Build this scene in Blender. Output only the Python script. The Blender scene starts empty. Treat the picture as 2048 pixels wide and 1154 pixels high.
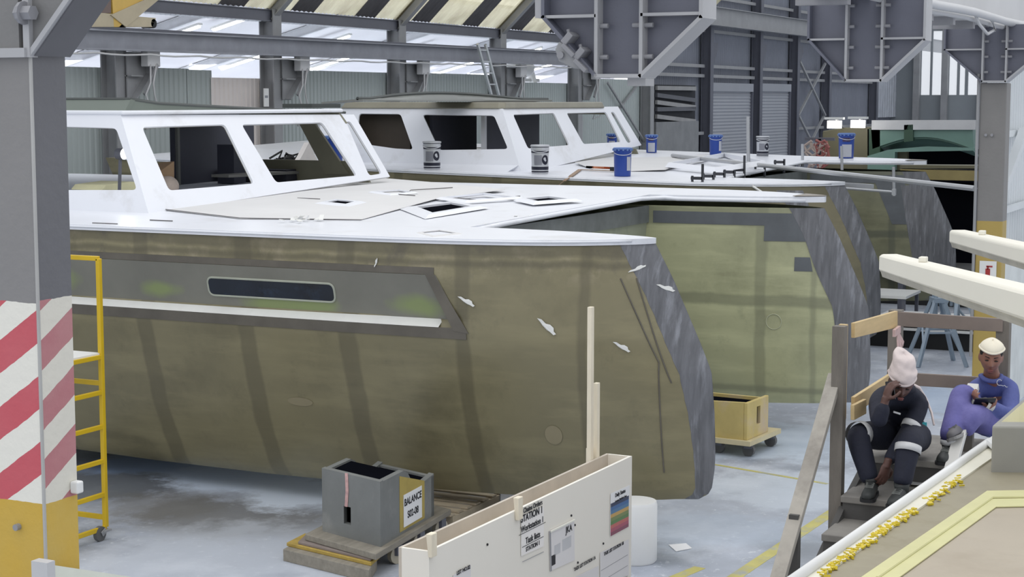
import bpy, bmesh, math, random
from mathutils import Vector, Matrix
random.seed(7)
C = bpy.context.scene.collection
SC = bpy.context.scene
# ---------------------------------------------------------------- camera, world, light, exposure
FP, YH, XVP, CH = 3400.0, 203.0, 2700.0, 4.3
PIT = math.atan((577 - YH) / FP)
AZ = math.atan((XVP - 1024) * math.cos(PIT) / FP)
cam = bpy.data.cameras.new('camera'); camo = bpy.data.objects.new('camera', cam); C.objects.link(camo)
cam.sensor_fit = 'HORIZONTAL'; cam.sensor_width = 36.0; cam.lens = 36.0 * FP / 2048.0
cam.clip_start = 0.05; cam.clip_end = 500
camo.location = (0, 0, CH); camo.rotation_euler = (math.pi / 2 - PIT, 0, AZ - math.pi / 2)
SC.camera = camo
wd = bpy.data.worlds.new('daylight'); SC.world = wd; wd.use_nodes = True
wn = wd.node_tree; bg = wn.nodes['Background']
bg.inputs[0].default_value = (0.91, 0.945, 1.0, 1); bg.inputs[1].default_value = 0.98
def area(name, loc, rot, sx, sy, power, col=(1, 1, 1)):
    l = bpy.data.lights.new(name, 'AREA'); l.shape = 'RECTANGLE'; l.size = sx; l.size_y = sy; l.energy = power; l.color = col
    o = bpy.data.objects.new(name, l); C.objects.link(o); o.location = loc; o.rotation_euler = rot
    return o
# daylight falling through the roof lights over the hall, and the lit annex behind the side wall
area('roof_daylight', (13, 6, 13), (0, 0, 0), 30, 14, 1300, (1, 0.98, 0.95))
area('annex_light', (50, 29, 5.4), (0, 0, 0), 50, 6, 4200, (1, 1, 1))
SC.view_settings.view_transform = 'Standard'; SC.view_settings.look = 'None'
SC.view_settings.gamma = 1.0; SC.view_settings.use_curve_mapping = False
SC.view_settings.exposure = 0.0
# ---------------------------------------------------------------- measuring helpers: lines of sight cut with real planes
FW = Vector((math.cos(AZ) * math.cos(PIT), math.sin(AZ) * math.cos(PIT), -math.sin(PIT)))
RT = Vector((math.sin(AZ), -math.cos(AZ), 0)); UP = RT.cross(FW); CO = Vector((0, 0, CH))
def ray(x, y): return FW + RT * ((x - 1024) / FP) - UP * ((y - 577) / FP)
def onx(x, y, X): r = ray(x, y); return CO + r * (X / r.x)
def ony(x, y, Y): r = ray(x, y); return CO + r * (Y / r.y)
def onz(x, y, Z): r = ray(x, y); return CO + r * ((Z - CH) / r.z)
def ond(x, y, d): return CO + ray(x, y) * d
def onp(x, y, p, n):
    r = ray(x, y); p = Vector(p); n = Vector(n); return CO + r * ((p - CO).dot(n) / r.dot(n))
def V(*a): return Vector(a)
# ---------------------------------------------------------------- materials
def lin(c):
    c = c / 255.0
    return c / 12.92 if c <= 0.04045 else ((c + 0.055) / 1.055) ** 2.4
def rgb(c, k=1.0): return (lin(c[0]) * k, lin(c[1]) * k, lin(c[2]) * k, 1)
MT = {}
def nd(nt, t, **kw):
    n = nt.nodes.new(t)
    for k, v in kw.items(): setattr(n, k, v)
    return n
def M(name, col, rough=0.6, metal=0.0, var=0.12, scale=2.0, bump=0.0, bscale=40.0, dirt=None, damt=0.5, dscale=1.5, stretch=(1, 1, 1), spec=0.5, emit=None, es=0.0):
    if name in MT: return MT[name]
    m = bpy.data.materials.new(name); m.use_nodes = True; nt = m.node_tree; b = nt.nodes['Principled BSDF']
    b.inputs['Roughness'].default_value = rough; b.inputs['Metallic'].default_value = metal
    b.inputs['Specular IOR Level'].default_value = spec
    tc = nd(nt, 'ShaderNodeTexCoord'); mp = nd(nt, 'ShaderNodeMapping'); mp.inputs['Scale'].default_value = stretch
    nt.links.new(tc.outputs['Object'], mp.inputs[0])
    nz = nd(nt, 'ShaderNodeTexNoise'); nz.inputs['Scale'].default_value = scale; nz.inputs['Detail'].default_value = 6; nz.inputs['Roughness'].default_value = 0.6
    nt.links.new(mp.outputs[0], nz.inputs['Vector'])
    rp = nd(nt, 'ShaderNodeValToRGB'); rp.color_ramp.elements[0].position = 0.3; rp.color_ramp.elements[1].position = 0.7
    rp.color_ramp.elements[0].color = rgb(col, 1 - var); rp.color_ramp.elements[1].color = rgb(col, 1 + var)
    nt.links.new(nz.outputs['Fac'], rp.inputs[0]); out = rp.outputs[0]
    if dirt:
        n2 = nd(nt, 'ShaderNodeTexNoise'); n2.inputs['Scale'].default_value = dscale; n2.inputs['Detail'].default_value = 8; n2.inputs['Roughness'].default_value = 0.65
        nt.links.new(mp.outputs[0], n2.inputs['Vector'])
        r2 = nd(nt, 'ShaderNodeValToRGB'); r2.color_ramp.elements[0].position = 0.62 - 0.3 * damt; r2.color_ramp.elements[1].position = 0.78 - 0.2 * damt
        r2.color_ramp.elements[0].color = (0, 0, 0, 1); r2.color_ramp.elements[1].color = (1, 1, 1, 1)
        nt.links.new(n2.outputs['Fac'], r2.inputs[0])
        mx = nd(nt, 'ShaderNodeMix', data_type='RGBA'); mx.inputs['B'].default_value = rgb(dirt)
        nt.links.new(r2.outputs[0], mx.inputs['Factor']); nt.links.new(out, mx.inputs['A']); out = mx.outputs['Result']
    nt.links.new(out, b.inputs['Base Color'])
    if bump:
        n3 = nd(nt, 'ShaderNodeTexNoise'); n3.inputs['Scale'].default_value = bscale; n3.inputs['Detail'].default_value = 4
        nt.links.new(mp.outputs[0], n3.inputs['Vector'])
        bp = nd(nt, 'ShaderNodeBump'); bp.inputs['Strength'].default_value = bump; bp.inputs['Distance'].default_value = 0.01
        nt.links.new(n3.outputs['Fac'], bp.inputs['Height']); nt.links.new(bp.outputs[0], b.inputs['Normal'])
    if emit:
        b.inputs['Emission Color'].default_value = rgb(emit); b.inputs['Emission Strength'].default_value = es
    MT[name] = m
    return m
def remix(m, fac_fn):
    nt = m.node_tree; b = nt.nodes['Principled BSDF']; src = b.inputs['Base Color'].links[0].from_socket
    out = fac_fn(nt, src); nt.links.new(out, b.inputs['Base Color'])
def mathn(nt, op, a, b=None, clamp=False):
    n = nd(nt, 'ShaderNodeMath', operation=op, use_clamp=clamp)
    for i, v in enumerate((a, b)):
        if v is None: continue
        if isinstance(v, (int, float)): n.inputs[i].default_value = v
        else: nt.links.new(v, n.inputs[i])
    return n.outputs[0]
def mixc(nt, f, a, b):
    n = nd(nt, 'ShaderNodeMix', data_type='RGBA')
    for k, v in (('Factor', f), ('A', a), ('B', b)):
        if isinstance(v, (int, float, tuple)): n.inputs[k].default_value = v
        else: nt.links.new(v, n.inputs[k])
    return n.outputs['Result']
def bandmask(nt, coord, centres, half, soft):
    """1 inside any of the bands of the given half width, 0 outside (marks in the laminate)"""
    acc = None
    for c in centres:
        h = half
        if isinstance(c, tuple): c, h = c
        d = mathn(nt, 'ABSOLUTE', mathn(nt, 'SUBTRACT', coord, c))
        v = mathn(nt, 'DIVIDE', mathn(nt, 'SUBTRACT', h + soft, d), soft, clamp=True)
        acc = v if acc is None else mathn(nt, 'MAXIMUM', acc, v)
    return acc
# ---------------------------------------------------------------- mesh helpers
def ortho(d, up=(0, 0, 1)):
    d = Vector(d).normalized(); u = Vector(up)
    if abs(d.dot(u.normalized())) > 0.999: u = Vector((1, 0, 0))
    s = d.cross(u).normalized(); return d, s, s.cross(d).normalized()
class MB:
    def __init__(s): s.bm = bmesh.new(); s.mi = 0
    def face(s, vs):
        try:
            f = s.bm.faces.new(vs); f.material_index = s.mi; return f
        except ValueError: return None
    def poly(s, pts): return s.face([s.bm.verts.new(p) for p in pts])
    def hexa(s, a, b):
        n = len(a); va = [s.bm.verts.new(p) for p in a]; vb = [s.bm.verts.new(p) for p in b]
        s.face(va[::-1]); s.face(vb)
        for i in range(n): s.face([va[i], va[(i + 1) % n], vb[(i + 1) % n], vb[i]])
        return s
    def box(s, lo, hi):
        x0, y0, z0 = lo; x1, y1, z1 = hi
        return s.hexa([(x0, y0, z0), (x1, y0, z0), (x1, y1, z0), (x0, y1, z0)], [(x0, y0, z1), (x1, y0, z1), (x1, y1, z1), (x0, y1, z1)])
    def cbox(s, c, size, R=None):
        h = Vector(size) / 2; c = Vector(c); R = R or Matrix.Identity(3)
        q = [(-1, -1), (1, -1), (1, 1), (-1, 1)]
        return s.hexa([c + R @ V(x * h.x, y * h.y, -h.z) for x, y in q], [c + R @ V(x * h.x, y * h.y, h.z) for x, y in q])
    def bar(s, p0, p1, w, h, up=(0, 0, 1), w1=None, h1=None):
        p0 = Vector(p0); p1 = Vector(p1); d, sd, u = ortho(p1 - p0, up); w1 = w1 or w; h1 = h1 or h
        q = [(-1, -1), (1, -1), (1, 1), (-1, 1)]
        return s.hexa([p0 + sd * (a * w / 2) + u * (b * h / 2) for a, b in q], [p1 + sd * (a * w1 / 2) + u * (b * h1 / 2) for a, b in q])
    def ibeam(s, p0, p1, w, h, t=0.02, up=(0, 0, 1)):
        p0 = Vector(p0); p1 = Vector(p1); d, sd, u = ortho(p1 - p0, up)
        for k in (-1, 1): s.bar(p0 + u * k * (h / 2 - t / 2), p1 + u * k * (h / 2 - t / 2), w, t, up)
        s.bar(p0, p1, t * 0.7, h - 2 * t, up); return s
    def prism(s, pts, vec):
        vec = Vector(vec); return s.hexa([Vector(p) for p in pts], [Vector(p) + vec for p in pts])
    def tube(s, pts, r, seg=8, closed=False, caps=True):
        pts = [Vector(p) for p in pts]; n = len(pts); rings = []; u = None
        for i, p in enumerate(pts):
            if closed: d = pts[(i + 1) % n] - pts[i - 1]
            else: d = pts[min(i + 1, n - 1)] - pts[max(i - 1, 0)]
            if u is None: d, sd, u = ortho(d)
            else:
                d = d.normalized(); sd = d.cross(u)
                if sd.length < 1e-6: d, sd, u = ortho(d)
                sd.normalize(); u = sd.cross(d).normalized()
            rr = r[i] if isinstance(r, (list, tuple)) else r
            rings.append([s.bm.verts.new(p + sd * rr * math.cos(2 * math.pi * k / seg) + u * rr * math.sin(2 * math.pi * k / seg)) for k in range(seg)])
        for i in range(n if closed else n - 1):
            a, b = rings[i], rings[(i + 1) % n]
            for k in range(seg): s.face([a[k], a[(k + 1) % seg], b[(k + 1) % seg], b[k]])
        if caps and not closed: s.face(rings[0][::-1]); s.face(rings[-1])
        return s
    def cyl(s, p0, p1, r, seg=16, r1=None): return s.tube([p0, p1], [r, r1 if r1 else r], seg)
    def lathe(s, prof, c=(0, 0, 0), seg=24):
        c = Vector(c); rings = []
        for r, z in prof:
            rings.append([s.bm.verts.new(c + V(r * math.cos(2 * math.pi * k / seg), r * math.sin(2 * math.pi * k / seg), z)) for k in range(seg)])
        for a, b in zip(rings, rings[1:]):
            for k in range(seg): s.face([a[k], a[(k + 1) % seg], b[(k + 1) % seg], b[k]])
        if prof[0][0] > 1e-5: s.face(rings[0][::-1])
        if prof[-1][0] > 1e-5: s.face(rings[-1])
        return s
    def ell(s, c, r, seg=16, rows=10, R=None):
        c = Vector(c); R = R or Matrix.Identity(3)
        if isinstance(r, (int, float)): r = (r, r, r)
        ring = []
        top = s.bm.verts.new(c + R @ V(0, 0, r[2])); bot = s.bm.verts.new(c + R @ V(0, 0, -r[2]))
        for i in range(1, rows):
            a = math.pi * i / rows
            ring.append([s.bm.verts.new(c + R @ V(r[0] * math.sin(a) * math.cos(2 * math.pi * k / seg), r[1] * math.sin(a) * math.sin(2 * math.pi * k / seg), r[2] * math.cos(a))) for k in range(seg)])
        for k in range(seg):
            s.face([top, ring[0][k], ring[0][(k + 1) % seg]]); s.face([bot, ring[-1][(k + 1) % seg], ring[-1][k]])
        for a, b in zip(ring, ring[1:]):
            for k in range(seg): s.face([a[k], b[k], b[(k + 1) % seg], a[(k + 1) % seg]])
        return s
    def grid(s, rows, loop=False):
        vs = [[s.bm.verts.new(p) for p in r] for r in rows]
        for a, b in zip(vs, vs[1:]):
            n = len(a)
            for k in range(n if loop else n - 1): s.face([a[k], a[(k + 1) % n], b[(k + 1) % n], b[k]])
        return s
    def slab(s, rows, vec):
        """a grid given thickness along vec"""
        vec = Vector(vec); a = [[Vector(p) for p in r] for r in rows]; b = [[p + vec for p in r] for r in a]
        va = [[s.bm.verts.new(p) for p in r] for r in a]; vb = [[s.bm.verts.new(p) for p in r] for r in b]
        for m in (va, vb):
            for r0, r1 in zip(m, m[1:]):
                for k in range(len(r0) - 1): s.face([r0[k], r0[k + 1], r1[k + 1], r1[k]])
        per = lambda m: m[0][:-1] + [r[-1] for r in m[:-1]] + m[-1][:0:-1] + [r[0] for r in m[:0:-1]]
        pa, pb = per(va), per(vb)
        for i in range(len(pa)): s.face([pa[i], pa[(i + 1) % len(pa)], pb[(i + 1) % len(pa)], pb[i]])
        return s
    def holed(s, outer, holes, vec):
        """a flat panel with openings, given thickness along vec"""
        vec = Vector(vec); bm2 = bmesh.new(); es = []
        for lp in [outer] + holes:
            vs = [bm2.verts.new(p) for p in lp]
            for i in range(len(vs)): es.append(bm2.edges.new((vs[i], vs[(i + 1) % len(vs)])))
        bmesh.ops.triangle_fill(bm2, use_beauty=True, edges=es)
        mp = {}; mq = {}
        for v in bm2.verts: mp[v] = s.bm.verts.new(v.co); mq[v] = s.bm.verts.new(v.co + vec)
        for f in bm2.faces:
            s.face([mp[v] for v in f.verts]); s.face([mq[v] for v in reversed(f.verts)])
        for e in bm2.edges:
            if len(e.link_faces) == 1: a, b = e.verts; s.face([mp[a], mp[b], mq[b], mq[a]])
        bm2.free(); return s
    def build(s, name, mat, parent=None, smooth=False, bevel=0.0, sub=0, auto=None):
        bm = s.bm
        if not name: name = 'part'
        bmesh.ops.remove_doubles(bm, verts=bm.verts, dist=1e-5)
        bmesh.ops.recalc_face_normals(bm, faces=bm.faces)
        me = bpy.data.meshes.new(name)
        off = Vector((0, 0, 0)); q = parent
        while q is not None: off += q.location; q = q.parent
        if off.length: bmesh.ops.translate(bm, verts=bm.verts, vec=-off)
        bm.to_mesh(me); bm.free()
        for m in (mat if isinstance(mat, (list, tuple)) else [mat]): me.materials.append(m)
        o = bpy.data.objects.new(name, me); C.objects.link(o); o.parent = parent
        if smooth or auto:
            for p in me.polygons: p.use_smooth = True
            if auto: me.set_sharp_from_angle(angle=math.radians(auto))
        if bevel:
            b = o.modifiers.new('bevel', 'BEVEL'); b.width = bevel; b.segments = 2; b.limit_method = 'ANGLE'; b.angle_limit = math.radians(40)
        if sub:
            b = o.modifiers.new('sub', 'SUBSURF'); b.levels = sub; b.render_levels = sub
        return o
def tag(o, label, cat, group=None, kind=None):
    if label: o['label'] = label
    if cat: o['category'] = cat
    if group: o['group'] = group
    if kind: o['kind'] = kind
    return o
def thing(name, label, cat, loc=(0, 0, 0), group=None):
    o = bpy.data.objects.new(name, None); o.empty_display_size = 0.1; C.objects.link(o); o.location = loc
    return tag(o, label, cat, group)
def dup(root, loc, rz=0.0, label=None, sc=None):
    r = root.copy(); C.objects.link(r); r.location = loc; r.rotation_euler = (0, 0, rz)
    if sc: r.scale = sc
    if label: r['label'] = label
    def rec(a, b):
        for ch in list(a.children):
            c = ch.copy(); C.objects.link(c); c.parent = b; rec(ch, c)
    rec(root, r); return r
def struct(o): o['kind'] = 'structure'; return o
def rounded(pts, r, n=4):
    """3D polygon with rounded corners"""
    pts = [Vector(p) for p in pts]; out = []
    for i, p in enumerate(pts):
        a = pts[i - 1] - p; b = pts[(i + 1) % len(pts)] - p
        rr = min(r, a.length * 0.45, b.length * 0.45); p0 = p + a.normalized() * rr; p1 = p + b.normalized() * rr
        for k in range(n + 1):
            t = k / n; out.append(p0 * (1 - t) ** 2 + p * 2 * t * (1 - t) + p1 * t * t)
    return out
def interp(tab, x):
    if x <= tab[0][0]: return tab[0][1]
    for (a, b), (c, d) in zip(tab, tab[1:]):
        if x <= c: return b + (d - b) * (x - a) / (c - a)
    return tab[-1][1]
def text(name, body, p, xdir, ydir, size, mat, parent, depth=0.0008, bold=0.0):
    cu = bpy.data.curves.new(name, 'FONT'); cu.body = body; cu.size = size; cu.extrude = depth; cu.align_x = 'CENTER'; cu.align_y = 'CENTER'; cu.offset = bold
    o = bpy.data.objects.new(name, cu); x = Vector(xdir).normalized(); y = Vector(ydir).normalized(); z = x.cross(y)
    mtx = Matrix((x, y, z)).transposed().to_4x4(); off = Vector((0, 0, 0)); q = parent
    while q is not None: off += q.location; q = q.parent
    mtx.translation = Vector(p) - off
    C.objects.link(o); cu.materials.append(mat); bpy.context.view_layer.update()
    me = bpy.data.meshes.new_from_object(o.evaluated_get(bpy.context.evaluated_depsgraph_get())); bpy.data.objects.remove(o); bpy.data.curves.remove(cu)
    me.transform(mtx); me.name = name; o = bpy.data.objects.new(name, me); C.objects.link(o); o.parent = parent
    if not me.materials: me.materials.append(mat)
    return o
# ---------------------------------------------------------------- palette
steel = M('grey_steel_paint', (150, 151, 153), 0.5, 0.0, 0.10, 1.5, 0.15, 60)
steel_lt = M('light_grey_steel_paint', (196, 196, 197), 0.5, 0, 0.08, 1.5)
steel_dk = M('dark_grey_steel_paint', (98, 100, 110), 0.45, 0, 0.10, 1.2, 0.1, 60)
steel_col = M('column_grey_paint', (160, 160, 160), 0.55, 0, 0.08, 1.2, 0.2, 35)
clad_green = M('green_grey_cladding', (178, 186, 185), 0.55, 0, 0.06, 0.8, stretch=(1, 1, 0.2))
clad_cream = M('cream_translucent_cladding', (236, 228, 224), 0.5, 0, 0.04, 0.8)
clad_dark = M('slate_cladding', (122, 126, 137), 0.6, 0, 0.08, 0.6, stretch=(1, 1, 0.3))
clad_white = M('white_cladding', (214, 218, 220), 0.5, 0, 0.06, 0.6)
white_wall = M('white_painted_board', (228, 227, 230), 0.7, 0, 0.03, 0.5)
shutter_m = M('roller_shutter_grey', (150, 153, 160), 0.5, 0, 0.05, 0.6)
black_m = M('black_rubber', (26, 26, 28), 0.6, 0, 0.1)
dark_m = M('dark_store_interior', (38, 40, 46), 0.8, 0, 0.2)
tube_m = M('lit_tube', (255, 255, 255), 0.4, emit=(250, 252, 255), es=9.0)
white_plastic = M('white_plastic', (228, 228, 226), 0.35, 0, 0.03)
# ---------------------------------------------------------------- floor
fl = M('concrete_floor', (168, 174, 186), 0.42, 0, 0.13, 1.3, 0.12, 25, dirt=(216, 220, 228), damt=0.42, dscale=0.55)
def floor_dark(nt, src):
    tc = nd(nt, 'ShaderNodeTexCoord'); n = nd(nt, 'ShaderNodeTexNoise'); n.inputs['Scale'].default_value = 0.28; n.inputs['Detail'].default_value = 9; n.inputs['Roughness'].default_value = 0.62
    nt.links.new(tc.outputs['Object'], n.inputs['Vector'])
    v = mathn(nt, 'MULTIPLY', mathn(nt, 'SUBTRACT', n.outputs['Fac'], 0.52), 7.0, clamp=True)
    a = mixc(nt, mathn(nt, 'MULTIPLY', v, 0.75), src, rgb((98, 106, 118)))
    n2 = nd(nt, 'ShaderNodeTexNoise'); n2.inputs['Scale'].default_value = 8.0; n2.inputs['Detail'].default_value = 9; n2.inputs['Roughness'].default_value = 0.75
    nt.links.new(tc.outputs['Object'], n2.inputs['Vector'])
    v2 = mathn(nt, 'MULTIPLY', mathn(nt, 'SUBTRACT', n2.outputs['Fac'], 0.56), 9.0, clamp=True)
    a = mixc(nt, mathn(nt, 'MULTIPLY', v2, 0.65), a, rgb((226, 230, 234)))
    n3 = nd(nt, 'ShaderNodeTexNoise'); n3.inputs['Scale'].default_value = 1.1; n3.inputs['Detail'].default_value = 10; n3.inputs['Roughness'].default_value = 0.7
    nt.links.new(tc.outputs['Object'], n3.inputs['Vector'])
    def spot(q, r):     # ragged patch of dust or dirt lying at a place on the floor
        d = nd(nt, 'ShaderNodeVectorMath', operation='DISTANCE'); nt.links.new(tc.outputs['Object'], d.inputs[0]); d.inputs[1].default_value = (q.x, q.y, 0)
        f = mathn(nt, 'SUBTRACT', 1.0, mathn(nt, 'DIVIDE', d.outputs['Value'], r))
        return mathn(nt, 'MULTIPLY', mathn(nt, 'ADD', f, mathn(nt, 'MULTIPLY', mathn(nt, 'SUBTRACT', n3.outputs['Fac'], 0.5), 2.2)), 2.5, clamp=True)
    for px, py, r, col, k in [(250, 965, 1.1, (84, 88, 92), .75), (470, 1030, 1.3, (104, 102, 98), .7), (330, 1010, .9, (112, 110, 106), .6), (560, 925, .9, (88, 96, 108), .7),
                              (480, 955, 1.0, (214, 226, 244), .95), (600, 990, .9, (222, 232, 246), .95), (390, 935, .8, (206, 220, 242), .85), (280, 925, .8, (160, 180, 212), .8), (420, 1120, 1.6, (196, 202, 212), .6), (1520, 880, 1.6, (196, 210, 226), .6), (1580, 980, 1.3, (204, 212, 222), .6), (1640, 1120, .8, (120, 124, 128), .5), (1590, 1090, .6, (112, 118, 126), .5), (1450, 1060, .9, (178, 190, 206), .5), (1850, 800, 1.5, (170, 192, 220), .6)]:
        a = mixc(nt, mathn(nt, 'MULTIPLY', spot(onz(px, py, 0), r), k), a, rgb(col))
    return a
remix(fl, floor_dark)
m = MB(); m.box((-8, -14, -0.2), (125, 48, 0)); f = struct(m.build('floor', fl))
line_m = M('yellow_floor_paint', (186, 178, 106), 0.55, 0, 0.15, 3, dirt=(150, 156, 160), damt=0.4, dscale=4)
def fline(p, q, w):
    p = Vector(p); q = Vector(q); d, s, u = ortho(q - p); m = MB()
    m.prism([p - s * w / 2, p + s * w / 2, q + s * w / 2, q - s * w / 2], (0, 0, 0.003)); o = m.build('trim_1', line_m); o['kind'] = 'structure'; return o
a0 = onz(1470, 1154, 0); a1 = onz(1668, 1022, 0); d = (a1 - a0)
fline(V(a0.x, a0.y, 0) - d * 0.6, a1 + d * 2.2, 0.13)
b0 = onz(1405, 925, 0); b1 = onz(1655, 968, 0); fline(b0, b1, 0.06)
fline(onz(1340, 1160, 0), onz(1400, 1135, 0), 0.12)
# ---------------------------------------------------------------- corrugated sheeting
def corr(axis, u0, u1, z0, z1, c, per=0.17, amp=0.028, thick=0.003, kind='trap'):
    """corrugated sheet: axis 'X' runs along X on plane Y=c, axis 'Y' runs along Y on plane X=c"""
    m = MB(); n = max(2, int((u1 - u0) / per)); prof = []
    for i in range(n):
        a = u0 + (u1 - u0) * i / n; w = (u1 - u0) / n
        prof += [(a, 0), (a + w * 0.42, 0), (a + w * 0.56, amp), (a + w * 0.86, amp)]
    prof.append((u1, 0)); rows = []
    for z in (z0, z1): rows.append([(u, c + v, z) if axis == 'X' else (c + v, u, z) for u, v in prof])
    m.slab(rows, (0, 0.004, 0) if axis == 'X' else (0.004, 0, 0)); return m
YW = 24.15
def px2X(px, Y=YW): return ony(px, 150, Y).x
def py2z(px, py, Y=YW): return ony(px, py, Y).z
struct(corr('X', 2.0, px2X(60), 0.0, 5.0, YW).build('wall_left', clad_green))
for (a, b, top, mt) in [(60, 212, 133, clad_green), (205, 378, 135, clad_green), (375, 424, 140, clad_green), (422, 527, 156, clad_cream), (524, 800, 142, clad_green),
                        (795, 985, 147, clad_green), (985, 1140, 165, clad_green), (1138, 1296, 158, clad_green)]:
    z = py2z((a + b) / 2, top); struct(corr('X', px2X(a), px2X(b), 0.0, z, YW + random.uniform(0, 0.02)).build('wall_left', mt))
struct(corr('X', px2X(1290), 100.2, 0.0, 11.5, YW + 0.05, per=0.24).build('wall_left', clad_dark))
# annex behind the partition
m = MB(); m.box((0, 34, 0), (75, 34.2, 8)); struct(m.build('wall_back', white_wall))
m = MB(); m.box((75, 24.4, 0), (75.2, 34, 8)); struct(m.build('wall_annex_end', white_wall))
m = MB(); m.prism([(0, 24.3, 7.25), (75, 24.3, 7.25), (75, 24.3, 7.35), (0, 24.3, 7.35)], (0, 9.9, -2.6)); struct(m.build('ceiling', white_wall))
def annex_ceil(Y): return 7.25 - (Y - 24.3) * 0.2626
stl = M('annex_rafter_steel', (206, 208, 212), 0.5)
for X in [30, 36, 42, 48, 54, 60, 66]:
    m = MB(); m.ibeam((X, 24.6, annex_ceil(24.6) - 0.15), (X, 33.9, annex_ceil(33.9) - 0.15), 0.12, 0.25)
    tag(m.build('roof_rafter', stl), 'pale sloping rafter under the bright annex ceiling beyond the partition', 'beam', 'annex rafters')
k = 0
for (px, py, Y) in [(650, 62, 28), (825, 68, 28.5), (490, 123, 30), (655, 126, 30), (905, 128, 30), (1040, 90, 28), (1100, 88, 29), (345, 60, 28), (480, 45, 26.5)]:
    p = ony(px, py, Y); z = annex_ceil(Y) - 0.25
    t = thing('strip_light', None, 'lamp', (p.x, Y, z)); t['group'] = 'annex strip lights'; t['label'] = 'lit fluorescent strip light under the white annex ceiling'
    m = MB(); m.bar((p.x, Y - 0.9, z + 0.2363 + .05), (p.x, Y + 0.9, z - 0.2363 + .05), 0.2, 0.06); m.build('housing', white_plastic, t)
    m = MB(); m.bar((p.x, Y - 0.85, z + 0.2232), (p.x, Y + 0.85, z - 0.2232), 0.14, 0.05); m.build('tube', tube_m, t)
    k += 1
# ---------------------------------------------------------------- main roof over the side wall: eave beam, sheeting with roof lights
roof_dk = M('old_roof_sheet', (92, 90, 92), 0.7, 0, 0.2, 2)
rl = bpy.data.materials.new('roof_light_sheet'); rl.use_nodes = True; nt = rl.node_tree; nt.nodes.clear()
o_ = nd(nt, 'ShaderNodeOutputMaterial'); tr = nd(nt, 'ShaderNodeBsdfTranslucent'); tp = nd(nt, 'ShaderNodeBsdfTransparent'); mx = nd(nt, 'ShaderNodeMixShader')
nz = nd(nt, 'ShaderNodeTexNoise'); nz.inputs['Scale'].default_value = 4; nz.inputs['Detail'].default_value = 8; rp = nd(nt, 'ShaderNodeValToRGB'); rp.color_ramp.elements[0].position = 0.38; rp.color_ramp.elements[1].position = 0.6
rp.color_ramp.elements[0].color = rgb((228, 222, 200)); rp.color_ramp.elements[1].color = rgb((252, 248, 226)); nt.links.new(nz.outputs['Fac'], rp.inputs[0]); nt.links.new(rp.outputs[0], tr.inputs[0])
mx.inputs[0].default_value = 0.55; tp.inputs[0].default_value = rgb((252, 249, 238)); nt.links.new(tr.outputs[0], mx.inputs[1]); nt.links.new(tp.outputs[0], mx.inputs[2]); nt.links.new(mx.outputs[0], o_.inputs[0])
ZE = ony(787, 40, 23.9).z
def roofpt(X, s): return V(X, 23.85 - s, ZE + s * 0.95)
X = 28.0; i = 0
while X < 62:
    w = 1.05 if i % 2 else 2.0; rows = []
    prof = []; n = int(w / 0.18)
    for j in range(n * 2 + 1): prof.append((X + w * j / (2 * n), 0.03 * (j % 2)))
    for s_ in (0, 3.2): rows.append([roofpt(u, s_) + V(0, 0.0, v) for u, v in prof])
    m = MB(); m.slab(rows, (0, 0.006, 0.006)); struct(m.build('ceiling', roof_dk if i % 2 else rl)); X += w; i += 1
for s_, hh in ((0.05, 0.28), (1.5, 0.2), (2.6, 0.2)):
    a = roofpt(27, s_) - V(0, 0, 0.2); b = roofpt(62, s_) - V(0, 0, 0.2); m = MB(); m.ibeam(a, b, 0.1, hh)
    tag(m.build('purlin', steel_dk), 'dark steel eave beam just under the roof lights' if s_ < 0.1 else 'dark steel purlin under the roof lights', 'beam', None if s_ < 0.1 else 'upper purlins')
m = MB()   # scalloped edge of the annex sheeting under the eave
n = 190; rows = []
for z in (0, 0.05): rows.append([(27 + 34 * j / (2 * n), 24.0 + 0.0, py2z(787, 62, 24) + 0.04 * (j % 2) + z) for j in range(2 * n + 1)])
m.slab(rows, (0, 0.3, 0)); struct(m.build('trim_2', clad_white))
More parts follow.
